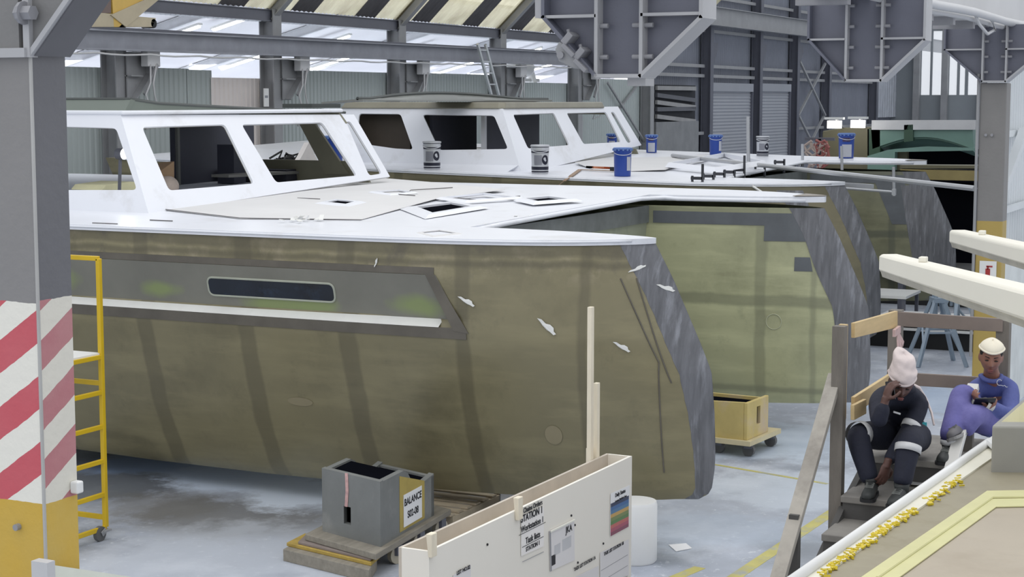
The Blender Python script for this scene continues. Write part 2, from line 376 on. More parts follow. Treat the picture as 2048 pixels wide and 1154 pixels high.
# ---------------------------------------------------------------- side columns
cols = [220, 535, 787, 990, 1145, 1290, 1410, 1510, 1585, 1650, 1745]
ordn = ['first', 'second', 'third', 'fourth', 'fifth', 'sixth', 'seventh', 'eighth', 'ninth', 'tenth', 'eleventh', 'twelfth']
for i, px in enumerate(cols):
    X = ony(px, 150, 24.0).x; mt = steel if i < 6 else steel_dk; top = ZE if i < 5 else 9.5
    t = thing('steel_column', '%s steel column along the corrugated side wall, counted from the striped pillar' % ordn[i], 'column', (X, 24, 0))
    m = MB(); m.ibeam((X, 23.9, 0), (X, 23.9, top), 0.36, 0.42, 0.03, (0, 1, 0)); m.build('shaft', mt, t)
    if i < 5:
        zb = 5.35
        m = MB(); m.prism([(X + 0.1, 23.62, zb), (X + 0.75, 23.62, zb), (X + 0.75, 23.62, zb - 0.45), (X + 0.2, 23.62, zb - 1.0), (X + .1, 23.62, zb - 1.0)], (0, 0.03, 0))
        m.bar((X + 0.1, 23.6, zb), (X + 0.78, 23.6, zb), 0.3, 0.03); m.bar((X + 0.76, 23.6, zb), (X + 0.76, 23.6, zb - 0.45), 0.3, 0.03); m.bar((X + 0.76, 23.6, zb - 0.45), (X + 0.2, 23.6, zb - 1.0), 0.3, 0.03)
        m.bar((X + 0.1, 23.6, zb - .5), (X + 0.5, 23.6, zb - .5), 0.2, 0.03); m.build('crane_bracket', steel, t)
        m = MB(); e0 = roofpt(X, 0) + V(0, .1, -0.2); m.ibeam(e0, e0 + V(0, -3.0, 3.0 * 0.95), 0.22, 0.3, 0.03); m.build('rafter', mt, t)
    else:
        m = MB(); zc = 6.3 + (i - 5) * 0.12; m.prism([(X + 0.15, 23.7, zc + .3), (X + 0.7, 23.7, zc + .3), (X + 0.7, 23.7, zc), (X + 0.15, 23.7, zc - 0.7)], (0, 0.2, 0)); m.build('crane_bracket', mt, t)
# second crane beam further down, and girts, on the slate wall
p0 = ony(1405, 30, 23.3); p1 = ony(1625, 58, 23.3)
m = MB(); m.ibeam(V(p0.x, 23.3, (p0.z + p1.z) / 2), V(p1.x + 30, 23.3, (p0.z + p1.z) / 2), 0.35, 0.75, 0.03); tag(m.build('crane_beam', steel), 'grey crane beam high on the slate clad wall behind the hanging brackets', 'beam')
gi = 0
for z in (3.0, 5.35, 5.75, 7.2, 8.6):
    for i in range(5, 10):
        X0 = ony(cols[i], 150, 24).x + 0.2; X1 = ony(cols[i + 1], 150, 24).x - 0.2
        if z == 3.0 and i in (6, 7): continue
        m = MB(); m.bar((X0, 23.98, z), (X1, 23.98, z), 0.08, 0.13)
        tag(m.build('wall_rail', steel), 'grey horizontal rail between columns on the slate clad wall', 'rail', 'wall rails on the slate clad wall')
for (a, b, zt, lab) in [(1415, 1496, 183, 'grey ribbed roller shutter door left of the slim column'), (1513, 1572, 183, 'grey ribbed roller shutter door beside the cross-braced bay')]:
    X0, X1 = ony(a, 200, 24).x, ony(b, 200, 24).x; z = ony((a + b) / 2, zt, 24).z; prof = []
    nn = 34; m = MB(); rows = []
    for j in range(nn * 2 + 1): zz = z * j / (2 * nn); rows.append([(X0, 23.86 + 0.03 * (j % 2), zz), (X1, 23.86 + 0.03 * (j % 2), zz)])
    m.slab(rows, (0, 0.02, 0)); t = thing('roller_shutter', lab, 'shutter', (X0, 23.9, 0)); m.build('curtain', shutter_m, t)
    m = MB(); m.box((X0, 23.75, z), (X1, 23.97, z + 0.35)); m.build('shutter_box', shutter_m, t)
    for xx in (X0, X1): m = MB(); m.bar((xx, 23.82, 0), (xx, 23.82, z), 0.1, 0.08); m.build('guide_rail', steel_dk, t)
# storage opening with dark shelves, first bay of the slate wall
X0, X1 = ony(1298, 200, 24).x, ony(1384, 200, 24).x; z0 = ony(1340, 243, 24).z; z1 = ony(1340, 170, 24).z
t = thing('storage_rack', 'dark open storage bay with long stock above a grey panel', 'rack', (X0, 23.9, 0))
m = MB(); m.box((X0, 23.86, z0), (X1, 23.95, z1)); m.build('back_panel', dark_m, t)  # dark sheet: the bay's shaded depth is put into its colour
m = MB(); m.box((X0, 23.7, 0), (X1, 23.95, z0)); m.build('front_panel', M('grey_board', (128, 130, 132), .7), t)
for j in range(5):
    m = MB(); zz = z0 + (z1 - z0) * (0.15 + j * 0.19); m.bar((X0 + .2, 23.78, zz), (X1 - .3, 23.76, zz + random.uniform(-.25, .35)), 0.1, 0.16); m.build('long_stock', M('stock_grey', (92, 94, 100), .6) if j % 2 else M('stock_pale', (150, 150, 150), .6), t)
# cross bracing of the ninth bay
Xa, Xb = ony(1592, 150, 23.9).x, ony(1645, 150, 23.9).x
for (z0, z1) in ((1.0, 3.6), (3.6, 6.2)):
    for s_ in (0, 1):
        m = MB(); m.bar((Xa, 23.72 + .05 * s_, z0 if s_ else z1), (Xb, 23.72 + .05 * s_, z1 if s_ else z0), 0.1, 0.1)
        tag(m.build('brace', steel), 'diagonal steel brace between the two slate wall columns', 'brace', 'cross braces in the slate wall')
for (a, b, c, d, y0) in [(1215, 165, 1290, 285, 24.0), (1290, 150, 1225, 235, 24.08)]:
    p = ony(a, b, y0); q = ony(c, d, y0); m = MB(); m.bar(p, q, 0.07, 0.07); tag(m.build('brace', steel), 'thin diagonal brace in front of the green corrugated wall end', 'brace', 'braces at the end of the green wall')
X0, X1 = ony(1752, 200, 24).x, ony(1828, 200, 24).x
m = corr('X', X0, X1, 3.4, 7.0, 23.9, per=0.5, amp=.1); struct(m.build('window_1', M('dull_white_sheet', (176, 180, 188), .5)))
# ---------------------------------------------------------------- end wall with tall window strips
XE = 100.0
pane = bpy.data.materials.new('milky_window_sheet'); pane.use_nodes = True; nt = pane.node_tree; nt.nodes.clear()
o_ = nd(nt, 'ShaderNodeOutputMaterial'); tr = nd(nt, 'ShaderNodeBsdfTranslucent'); tp = nd(nt, 'ShaderNodeBsdfTransparent'); mx = nd(nt, 'ShaderNodeMixShader'); mx.inputs[0].default_value = 0.8
tr.inputs[0].default_value = (0.95, 0.97, 1, 1); tp.inputs[0].default_value = (1, 1, 1, 1); nt.links.new(tr.outputs[0], mx.inputs[1]); nt.links.new(tp.outputs[0], mx.inputs[2]); nt.links.new(mx.outputs[0], o_.inputs[0])
zl, zh = onx(1860, 190, XE).z, onx(1860, 62, XE).z
yl = lambda px: onx(px, 150, XE).y
strips = [(1842, 1860), (1864, 1885), (1898, 1914), (1919, 1930), (1936, 1957), (1975, 2000), (2020, 2045)]
ys = sorted([(yl(b), yl(a)) for a, b in strips]); YL = -14.0; YR = 24.3
m = MB(); m.box((XE, YL, 0), (XE + .15, YR, zl)); m.box((XE, YL, zh), (XE + .15, YR, 13)); y = YL
for a, b in ys: m.box((XE, y, zl), (XE + .15, a, zh)); y = b
m.box((XE, y, zl), (XE + .15, YR, zh)); struct(m.build('wall_end', M('end_wall_sheet', (140, 146, 150), .6, 0, .08, .4)))
for i, (a, b) in enumerate(ys): m = MB(); m.box((XE + .05, a, zl), (XE + .08, b, zh)); struct(m.build('window_%d' % (i + 2), pane))
for px in (1836, 1892, 1966):
    y = yl(px); m = MB(); m.bar((XE - .3, y, 0), (XE - .3, y, 12), 0.35, 0.35); tag(m.build('steel_column', steel), 'slim grey post between the bright window strips of the end wall', 'column', 'end wall posts')
# ---------------------------------------------------------------- side crane beam in front of the columns
p0 = ony(60, 74, 23.3); p1 = ony(1140, 118, 23.3); t = thing('crane_beam', 'long grey crane beam running across the side columns', 'beam', (p0.x, 23.3, p0.z))
m = MB(); m.ibeam(V(p0.x - 4, 23.3, p0.z - 0.02), V(p1.x + 4, 23.3, p1.z + .02), 0.32, 0.42, 0.03); m.build('girder', M('crane_beam_paint', (142, 144, 152), .5), t)
m = MB(); m.bar(V(p0.x - 4, 23.3, p0.z + .235), V(p1.x + 4, 23.3, p1.z + .235), 0.07, 0.05); m.build('rail', steel_dk, t)
m = MB(); L = []
for j in range(60): L.append(V(p0.x + (p1.x - p0.x) * j / 59, 23.12, p0.z + (p1.z - p0.z) * j / 59 - 0.27 - 0.035 * abs(math.sin(j * 0.8))))
m.tube(L, 0.022, 6); m.build('cable', black_m if False else steel_lt, t, smooth=True)
# cables and boxes hanging at the columns
for i in range(5):
    X = ony(cols[i], 150, 24).x; t = thing('junction_box', 'grey electrical box with looping cables at the %s side column' % ordn[i], 'box', (X + .55, 23.35, 5.2))
    m = MB(); m.box((X + .42, 23.3, 5.05), (X + .85, 23.5, 5.45)); m.build('casing', steel_lt, t, bevel=.02)
    for q in range(2):
        m = MB(); m.tube([V(X + .5 + q * .2, 23.3, 5.1), V(X + .42 + .1 * q, 23.25, 4.7), V(X + .25 + .3 * q, 23.25, 4.45), V(X + .5 + .35 * q, 23.3, 4.1 - .3 * q), V(X + .4, 23.4, 3.7)], 0.02, 6); m.build('cable', steel_lt, t, smooth=True)
    m = MB(); m.bar((X + .75, 23.32, 5.1), (X + .3, 23.32, 4.45), .06, .08); m.build('stay', steel, t)
# sign on second column
p = ony(538, 195, 23.6); t = thing('notice_sheet', 'small white notice sheet taped to the second side column', 'notice', (p.x, 23.66, p.z))
m = MB(); m.box((p.x - .1, 23.672, p.z - .22), (p.x + .1, 23.695, p.z + .22)); m.build('paper', white_plastic, t)
m = MB()
for zz in (.02,): m.box((p.x - .07, 23.668, p.z + zz - .03), (p.x + .06, 23.672, p.z + zz + .03))
m.build('print', M('faded_ink', (150, 152, 158), .7), t)
# ladder behind the partition and white fan units hung on the crane beam
p = ony(955, 88, 22.95); q = ony(992, 225, 22.95); q = p + (q - p) * (p.z / (p.z - q.z)); t = thing('ladder', 'pale aluminium ladder leaning up behind the long crane beam', 'ladder', q)
sdv = V(0.5, 0, 0)
alum = M('aluminium', (205, 208, 210), .35, .6)
m = MB(); m.bar(p, q, .06, .09); m.bar(p + sdv, q + sdv, .06, .09); m.build('side_rail', alum, t)
for j in range(18): k = (j + .5) / 18; m = MB(); c = p.lerp(q, k); m.bar(c, c + sdv, .04, .04); m.build('rung', alum, t)
p = ony(1040, 155, 24.4); t = thing('wall_fan', 'white twin-arm unit standing on top of the corrugated partition', 'fan', p)
m = MB(); m.ell(p + V(-.5, 0, .25), (.35, .3, .3)); m.ell(p + V(.4, 0, .3), (.35, .3, .28)); m.build('housing', white_plastic, t, smooth=True)
for s_ in (-.45, .75): m = MB(); m.bar(p + V(s_, 0, .15), p + V(s_ + .25, -.05, -.45), .25, .18); m.build('arm', white_plastic, t)
m = MB(); m.bar(p + V(-1.2, 0, -.08), p + V(1.4, 0, -.08), .1, .1); m.build('bracket', steel_lt, t)
# yellow hoist trolley on the beam, upper left
hy = M('hoist_yellow', (214, 178, 92), .5, 0, .1); hb = M('hoist_beige', (190, 178, 152), .55, 0, .08)
P = lambda x, y: ony(x, y, 23.25)
t = thing('crane_trolley', 'yellow and beige crane end carriage riding on the long crane beam', 'crane', P(240, 56))
m = MB(); m.prism([P(178, 54), P(228, 54), P(228, 28), P(186, 24)], (0, .5, 0)); m.build('wheel_box', hb, t)
m = MB(); m.prism([P(238, 54), P(305, 54), P(312, 36), P(262, 32)], (0, .5, 0)); m.build('wheel_box', hb, t)
m = MB(); m.prism([P(228, 54), P(250, 54), P(302, -8), P(224, -8)], (0, .4, 0)); m.build('carriage', hy, t)
m = MB(); m.prism([P(196, 26), P(222, 26), P(222, -6), P(206, -6)], (0, .3, 0)); m.build('motor', M('hoist_brown', (120, 104, 98), .6), t)
m = MB(); m.cyl(P(308, 47), P(308, 47) + V(0, .3, 0), .1, 12); m.build('buffer', black_m, t)
m = MB(); m.prism([P(220, 30), P(300, -6), P(322, -6), P(250, 54)], (0, -.03, 0)); m.build('gusset', hb, t)
# ================================================================ catamarans
gel = M('white_gelcoat', (226, 228, 234), 0.32, 0, 0.025, 0.8, dirt=(206, 206, 208), damt=0.25, dscale=1.2)
gel_in = M('raw_laminate_olive', (118, 116, 98), 0.6, 0, 0.12, 1.5)
nonskid = M('pale_grey_nonskid', (208, 207, 206), 0.7, 0, 0.03, 1.5)
filler = M('grey_fairing_filler', (104, 105, 109), 0.6, 0, 0.28, 2.5, 0.25, 20, dirt=(142, 144, 150), damt=0.3, dscale=2.2, stretch=(1.5, 7, 0.8))
hole_m = M('flat_black', (16, 17, 22), 0.9, 0, 0.1, spec=0.0)  # black without gloss, stands in for shade inside openings
cab_dark = M('dark_cabin_bulkhead', (62, 64, 76), 0.6, 0, 0.15, 1.0)
film_glint_m = M('film_and_glint_white', (222, 222, 218), 0.25, 0, 0.06)
ledge_m = M('pale_ledge', (222, 222, 218), 0.4, 0, 0.06, 3)  # paler than the hull: light caught by the ledge is in its colour
carton = M('brown_cardboard', (190, 158, 124), 0.8, 0, 0.08)
def hull_mat(name, col, dark, bands, zbands, bw=0.07, green=None, rough=0.33):
    m = M(name, col, rough, 0, 0.10, 0.9, 0.03, 8, dirt=tuple(int(c * 0.86) for c in col), damt=0.4, dscale=0.8)
    def fn(nt, src):
        tc = nd(nt, 'ShaderNodeTexCoord'); sx = nd(nt, 'ShaderNodeSeparateXYZ'); nt.links.new(tc.outputs['Object'], sx.inputs[0])
        wob = nd(nt, 'ShaderNodeTexNoise'); wob.inputs['Scale'].default_value = 2.5; wob.inputs['Detail'].default_value = 5; nt.links.new(tc.outputs['Object'], wob.inputs['Vector'])
        w = mathn(nt, 'MULTIPLY', mathn(nt, 'SUBTRACT', wob.outputs['Fac'], 0.5), 0.08)
        mp2 = nd(nt, 'ShaderNodeMapping'); mp2.inputs['Scale'].default_value = (1, .35, 2.2); nt.links.new(tc.outputs['Object'], mp2.inputs[0])
        n5 = nd(nt, 'ShaderNodeTexNoise'); n5.inputs['Scale'].default_value = 1.6; n5.inputs['Detail'].default_value = 7; n5.inputs['Roughness'].default_value = .6; nt.links.new(mp2.outputs[0], n5.inputs['Vector'])
        n6 = nd(nt, 'ShaderNodeTexNoise'); n6.inputs['Scale'].default_value = 3.5; n6.inputs['Detail'].default_value = 9; n6.inputs['Roughness'].default_value = .7; nt.links.new(tc.outputs['Object'], n6.inputs['Vector'])
        out = mixc(nt, mathn(nt, 'MULTIPLY', mathn(nt, 'SUBTRACT', n5.outputs['Fac'], .48), 3.0, clamp=True), src, rgb(tuple(min(255, c * 1.16) for c in col)))
        out = mixc(nt, mathn(nt, 'MULTIPLY', mathn(nt, 'MULTIPLY', mathn(nt, 'SUBTRACT', n6.outputs['Fac'], .58), 5.0, clamp=True), .4), out, rgb(dark))
        if len(zbands) > 1 and 'topside' in name:
            n7 = nd(nt, 'ShaderNodeTexNoise'); n7.inputs['Scale'].default_value = 2.2; n7.inputs['Detail'].default_value = 8; n7.inputs['Roughness'].default_value = .65; nt.links.new(tc.outputs['Object'], n7.inputs['Vector'])
            up7 = mathn(nt, 'MULTIPLY', mathn(nt, 'SUBTRACT', sx.outputs['Z'], 2.5), 6.0, clamp=True)
            out = mixc(nt, mathn(nt, 'MULTIPLY', up7, mathn(nt, 'MULTIPLY', mathn(nt, 'SUBTRACT', n7.outputs['Fac'], .5), 6.0, clamp=True)), out, rgb((158, 148, 122)))
            out = mixc(nt, mathn(nt, 'MULTIPLY', up7, mathn(nt, 'MULTIPLY', mathn(nt, 'SUBTRACT', .44, n7.outputs['Fac']), 6.0, clamp=True)), out, rgb((96, 90, 80)))
        if bands:
            bm_ = bandmask(nt, mathn(nt, 'ADD', sx.outputs['Y'], w), bands, bw, 0.035)
            out = mixc(nt, mathn(nt, 'MULTIPLY', bm_, 0.5), out, rgb(dark))
        if zbands:
            bm2 = bandmask(nt, mathn(nt, 'ADD', sx.outputs['Z'], w), zbands, 0.03, 0.04)
            out = mixc(nt, mathn(nt, 'MULTIPLY', bm2, 0.6), out, rgb(dark))
        return out
    remix(m, fn); return m
STEM = [(0.42, 5.56), (0.47, 5.47), (0.55, 5.425), (0.75, 5.40), (0.92, 5.395), (1.3, 5.41), (1.69, 5.445), (1.95, 5.555), (2.57, 5.845), (2.96, 6.06)]
KEEL = [(5.4, 0.44), (6.07, 0.39), (7.7, 0.31), (9.0, 0.26), (10.5, 0.23), (12, 0.24), (14, 0.30), (18, 0.42), (22, 0.6)]
AOUT = [(0.2, 0.14), (0.3, 0.27), (0.6, 0.43), (0.95, 0.58), (1.5, 0.75), (2.0, 0.89), (2.3, 0.9), (2.94, 0.9)]
AIN = [(0.2, 0.14), (0.3, 0.24), (0.6, 0.33), (1.0, 0.38), (2.0, 0.42), (2.94, 0.42)]
SHEER = 2.93
def gfun(t):
    if t <= 0: return 0.0
    return (1 - math.exp(-t / 0.85)) * 0.955 + 0.045 * math.sqrt(min(t, 0.12) / 0.12)
SLOPE = [0.0, 0.0175]
def sheer(y): return SHEER + SLOPE[0] * max(0, y - 8.5)
def hz(v, y): return interp(KEEL, y) + (sheer(y) - interp(KEEL, y)) * v
def ystem(z): return interp(STEM, z)
def hull_pt(x0, sgn, dy, y, z, out=True, ofs=0.0):
    """point of the hull skin: sgn -1 when the outer side looks to -X"""
    t = y - ystem(z); a = interp(AOUT if out else AIN, z) * gfun(t) + ofs
    return V(x0 + (sgn if out else -sgn) * a, y + dy, z)
RZT, RZB, RDEP = 2.60, 2.15, 0.11     # recess of the near topside
def slant(z): return 7.68 + (z - 2.05) * 0.62
def recess(y, z):
    if z > RZT or z < RZB - 0.07: return 0.0
    f = (RZT - z) / (RZT - RZB) if z >= RZB else (z - (RZB - 0.07)) / 0.07
    e = (y - slant(z)) / 0.22
    return RDEP * max(0, min(1, f)) * max(0, min(1, e))
def make_hull(name, x0, sgn, dy, mat, parent, ylen, rec=False):
    us = [0, .003, .01, .02, .035, .06, .09, .13, .18, .25, .33, .42, .52, .64, .78, .95, 1.15, 1.4]
    y = 1.4
    while y < ylen: y += 0.12 if rec and y < 8 else 0.3; us.append(y)
    zs = [0.0, .02, .05, .09, .14, .2, .27, .34, .42, .5, .58]
    if rec: zs += [.62, .66, .69, .705, .715, .7155, .727, .745, .77, .8, .83, .86, .885, .9, .95, 1.0]
    else: zs += [.66, .74, .82, .9, 1.0]
    m = MB(); rows = []
    for u in us:
        row = []
        for out, seq in ((True, zs[::-1]), (False, zs)):
            for v in seq:
                zst = 0.42 + v * (SHEER - 0.42); yy = ystem(zst) + u; z = hz(v, yy) if u > 0.3 else zst + (hz(v, yy) - zst) * u / 0.3
                t = u; a = interp(AOUT if out else AIN, z) * gfun(t)
                s_ = sgn if out else -sgn
                r_ = recess(yy, z) if (rec and out) else 0
                row.append(V(x0 + s_ * (a - r_), yy + dy, z))
        rows.append(row)
    m.grid(rows)
    last = [m.bm.verts.new(p) for p in rows[-1]]; m.face(last)
    first = [m.bm.verts.new(p) for p in rows[0]]
    return m.build(name, mat, parent, auto=35)
def stem_band(x0, sgn, dy, parent, wtop, wbot, out=True, inn=True, mat=None):
    m = MB(); rows = []; N = 40
    for k in range(N + 1):
        v = k / N; z = 0.42 + v * (SHEER + 0.0 - 0.42); w = wbot + (wtop - wbot) * v + 0.05 * math.sin(v * 3.1); y0 = ystem(z); row = []
        w *= 1 + 0.03 * math.sin(k * .37) + 0.012 * math.sin(k * 2.1)
        ts = [1, .85, .7, .55, .4, .28, .18, .1, .05, .02, .004]
        for t in ts: row.append(hull_pt(x0, sgn, dy, y0 + t * w, z, True, 0.006 if t < 1 else 0.001))
        row.append(V(x0, y0 + dy - 0.008, z))
        for t in ts[::-1]: row.append(hull_pt(x0, sgn, dy, y0 + t * w * 0.6, z, False, 0.006 if t < 1 else 0.001))
        rows.append(row)
    m.grid(rows); o = m.build('stem_band', mat or filler, parent, smooth=True); o['label'] = 'grey filled band around the stem'; return o
def side_patch(x0, sgn, dy, parent, name, mat, pts, ofs=0.004, out=True, label=None, n=10):
    """a thin laminate patch lying on the hull skin; pts = four (y,z) corners"""
    a, b, c, d = pts; rows = []
    for i in range(n + 1):
        s_ = i / n; row = []
        for j in range(n + 1):
            t = j / n; y = (a[0] * (1 - s_) + b[0] * s_) * (1 - t) + (d[0] * (1 - s_) + c[0] * s_) * t; z = (a[1] * (1 - s_) + b[1] * s_) * (1 - t) + (d[1] * (1 - s_) + c[1] * s_) * t
            row.append(hull_pt(x0, sgn, dy, y, z, out, ofs))
        rows.append(row)
    m = MB(); m.slab(rows, (-(sgn if out else -sgn) * 0.003, 0, 0)); o = m.build(name, mat, parent, smooth=False)
    if label: o['label'] = label
    return o
olive = hull_mat('olive_laminate_topside', (129, 122, 94), (88, 83, 66), [5.6, 4.28, 3.04, (1.75, .06), (.55, .03), 7.2, 8.5, 9.8], [(2.86, .05), (2.72, .012)], bw=0.085)
oliveB = hull_mat('olive_laminate_plain', (124, 118, 95), (88, 84, 66), [2.6, 4.2, 6, 8, 10], [(2.84, .06)])
palegreen = hull_mat('pale_green_laminate_inner_side', (172, 173, 138), (122, 124, 102), [(3.1, .05), (.78, .055), (.1, .02), 5], [(1.72, .05), (2.8, .10), (.55, .02)], bw=0.05)
olivedark = hull_mat('dim_olive_inner_side', (124, 124, 100), (82, 86, 78), [(2.8, .05), (.6, .05), 5], [(1.7, .05), (2.8, .12)], bw=0.05)
frame_dk = M('dark_grey_laminate_frame', (96, 91, 82), 0.5, 0, 0.2, 2.5)
recess_m = M('recess_laminate', (122, 121, 112), 0.45, 0, 0.12, 1.2)
def recess_green(nt, src):
    tc = nd(nt, 'ShaderNodeTexCoord'); n = nd(nt, 'ShaderNodeTexNoise'); n.inputs['Scale'].default_value = 3; n.inputs['Detail'].default_value = 6; nt.links.new(tc.outputs['Object'], n.inputs['Vector'])
    mp = nd(nt, 'ShaderNodeMapping'); mp.inputs['Scale'].default_value = (0, 1, 3.2); nt.links.new(tc.outputs['Object'], mp.inputs[0]); out = src
    for y, z, r in ((2.25, 2.27, .42), (4.0, 2.2, .5), (3.5, 2.2, .4), (6.9, 2.35, .5), (5.4, 2.3, .35)):
        d = nd(nt, 'ShaderNodeVectorMath', operation='DISTANCE'); nt.links.new(mp.outputs[0], d.inputs[0]); d.inputs[1].default_value = (0, y, z * 3.2)
        f = mathn(nt, 'ADD', mathn(nt, 'SUBTRACT', 1.0, mathn(nt, 'DIVIDE', d.outputs['Value'], r)), mathn(nt, 'MULTIPLY', mathn(nt, 'SUBTRACT', n.outputs['Fac'], .5), 1.2))
        out = mixc(nt, mathn(nt, 'MULTIPLY', mathn(nt, 'MULTIPLY', f, 1.5, clamp=True), .7), out, rgb((138, 154, 92)))
    return out
remix(recess_m, recess_green)
def catamaran(label, dx, dy, detail):
    """dx, dy move the whole boat from the nearest one"""
    XA, XB = 15.5 + dx, 21.5 + dx
    SLOPE[:] = [0.0, 0.0175] if detail == 1 else [0.022, 0.027]
    t = thing('catamaran', label, 'boat', (XA, 6 + dy, 0)); L = 14.5
    hA = make_hull('hull', XA, -1, dy, olive if detail == 1 else oliveB, t, L, rec=(detail == 1))
    hB = make_hull('hull', XB, 1, dy, palegreen if detail == 1 else olivedark, t, L)
    stem_band(XA, -1, dy, hA, 0.25, 0.12); stem_band(XB, 1, dy, hB, 0.25, 0.2)
    # inner face of the far hull: grey band around the stem is wider there
    m = MB(); rows = []
    for k in range(31):
        v = k / 30; z = 0.42 + v * (SHEER - 0.42); y0 = ystem(z); w = (0.42 + 0.02 * math.sin(k * .4)) if detail == 1 else 0.4 + 0.02 * math.sin(k * .5)
        rows.append([hull_pt(XB, 1, dy, y0 + w * q / 8, z, False, 0.008) for q in range(1, 9)])
    m.grid(rows); o = m.build('stem_band', filler, hB, smooth=True); o['label'] = 'wide grey filled band on the inner side'
    side_patch(XB, 1, dy, hB, 'top_edge_strip', M('slate_patch', (90, 94, 98), .55, 0, .15, 3), [(6.15, 2.70), (8.25, 2.70), (8.25, 2.86), (6.1, 2.86)], .005, False, n=14)  # slate strip along the top of the inner side
    if detail == 2:
        side_patch(XB, 1, dy, hB, 'filler_patch', filler, [(lambda p: (p.y - dy, p.z))(onx(a, b, XB - .45)) for a, b in ((1868, 530), (1822, 530), (1796, 372), (1846, 372))], .006, False)
        side_patch(XB, 1, dy, hB, 'filler_patch', M('slate_patch', (90, 94, 98)), [(6.1, 1.9), (6.6, 1.9), (6.95, 2.7), (6.4, 2.7)], .004, False)
    # ---- deck: camber rises towards the far side
    def dz(x, y=9.0): return sheer(y) + 0.03 + SLOPE[1] * max(0, min(8, x - XA + 0.9))
    def outA(y): return XA - 0.92 * gfun(y - 6.02)
    def inA(y): return XA + 0.44 * gfun(y - 6.02)
    def inB(y): return XB - 0.46 * gfun(y - 6.0)
    def outB(y): return XB + 0.93 * gfun(y - 6.0)
    YF = 8.29
    m = MB()
    rows = []
    yA = [6.03, 6.06, 6.1, 6.16, 6.25, 6.4, 6.6, 6.9, 7.3, 7.7, 8.0, YF]
    rows = [[V(outA(y) + (inA(y) - outA(y)) * q / 4, y + dy, dz(outA(y) + (inA(y) - outA(y)) * q / 4, y)) for q in range(5)] for y in yA]
    m.slab(rows, (0, 0, -0.055))
    rows = [[V(inB(y) + (outB(y) - inB(y)) * q / 4, y + dy, dz(inB(y) + (outB(y) - inB(y)) * q / 4, y)) for q in range(5)] for y in yA]
    m.slab(rows, (0, 0, -0.075))
    yM = [YF, YF + .12, 9, 10, 11, 12, 12.7, 14, 16, 18, 20.3]
    rows = [[V(outA(y) + (outB(y) - outA(y)) * q / 16, y + dy, dz(outA(y) + (outB(y) - outA(y)) * q / 16, y)) for q in range(17)] for y in yM]
    m.slab(rows, (0, 0, -0.055)); deck = m.build('deck', gel, t, auto=30)
    # rounded lip of the deck along the near sheer
    m = MB(); ys = [6.2 + (20 - 6.2) * (k / 40) ** 1.3 for k in range(41)]
    m.tube([V(outA(y) - 0.0, y + dy, dz(outA(y), y) - 0.02) for y in ys], 0.012, 8); m.build('deck_lip', gel, deck, smooth=True)
    m = MB(); m.tube([V(inA(YF) - .05, YF - .01 + dy, dz(XA) - .04)] + [V(x, YF - 0.015 + dy, dz(x) - .035) for x in (XA + 1.2, XA + 3, inB(YF) - .35)] + [V(inB(YF + .0), YF - .2 + dy, dz(XB - .6) - .035)] + [V(inB(y), y + dy, dz(inB(y)) - .05) for y in (7.9, 7.4, 6.9, 6.5, 6.25)], 0.028, 8); m.build('deck_lip', gel, deck, smooth=True)
    m = MB(); m.slab([[V(inB(y) + (outB(y) - inB(y)) * q, y + dy, dz(XB, y) + .004) for q in (-.03, .5, 1.03)] for y in (6.02, 6.1, 6.2, 6.3, 6.4)], (0, 0, .008)); o = m.build('bow_cap', M('raw_cap_grey', (140, 134, 126), .6, 0, .2, 6), deck); o['label'] = 'raw grey patch on the deck tip'
    # bridge deck between the hulls: bulkhead under the front edge, then the underside
    m = MB(); rows = []
    for (y, z) in ((8.33, 2.86), (8.36, 2.4), (8.55, 1.95), (9.2, 1.55), (10.6, 1.25), (14, 1.2), (20, 1.2)):
        rows.append([V(x, y + dy, z) for x in (XA + 0.25, XA + 0.5, XA + 2, XA + 4, XB - .45, XB - .2)])
    m.slab(rows, (0, 0.05, 0.02)); m.build('bridge_deck', M('bridge_deck_laminate', (150, 154, 136), .5, 0, .1, 1.2, dirt=(120, 128, 120), damt=.4), t, auto=40)
    m = MB(); m.box((XA + 0.3, YF + .02 + dy, 2.70), (XB - .3, YF + .06 + dy, 2.925)); o = m.build('front_edge_band', M('dark_band_laminate', (104, 108, 108), .5, 0, .25, 3), t)  # darker grey band below the foredeck front edge
    if detail == 1: boat_one(t, hA, hB, deck, XA, XB, dy, dz)
    else: boat_two(t, hA, hB, deck, XA, XB, dy, dz)
    return t
def wall_panel(parent, name, outer, holes, thick, n, mat=None, lining=True, r=0.07):
    n = Vector(n).normalized(); m = MB()
    m.holed([Vector(p) for p in outer], [rounded(h, r) for h in holes], n * thick)
    o = m.build(name, mat or gel, parent)
    if lining:
        m = MB(); hs = [rounded(h, r) for h in holes]; m.holed([Vector(p) + n * (thick + 0.001) for p in outer], [[p + n * (thick + 0.001) for p in h] for h in hs], n * 0.006)
        l = m.build('inner_lining', gel_in, o); l['label'] = 'olive raw laminate inside'
    return o
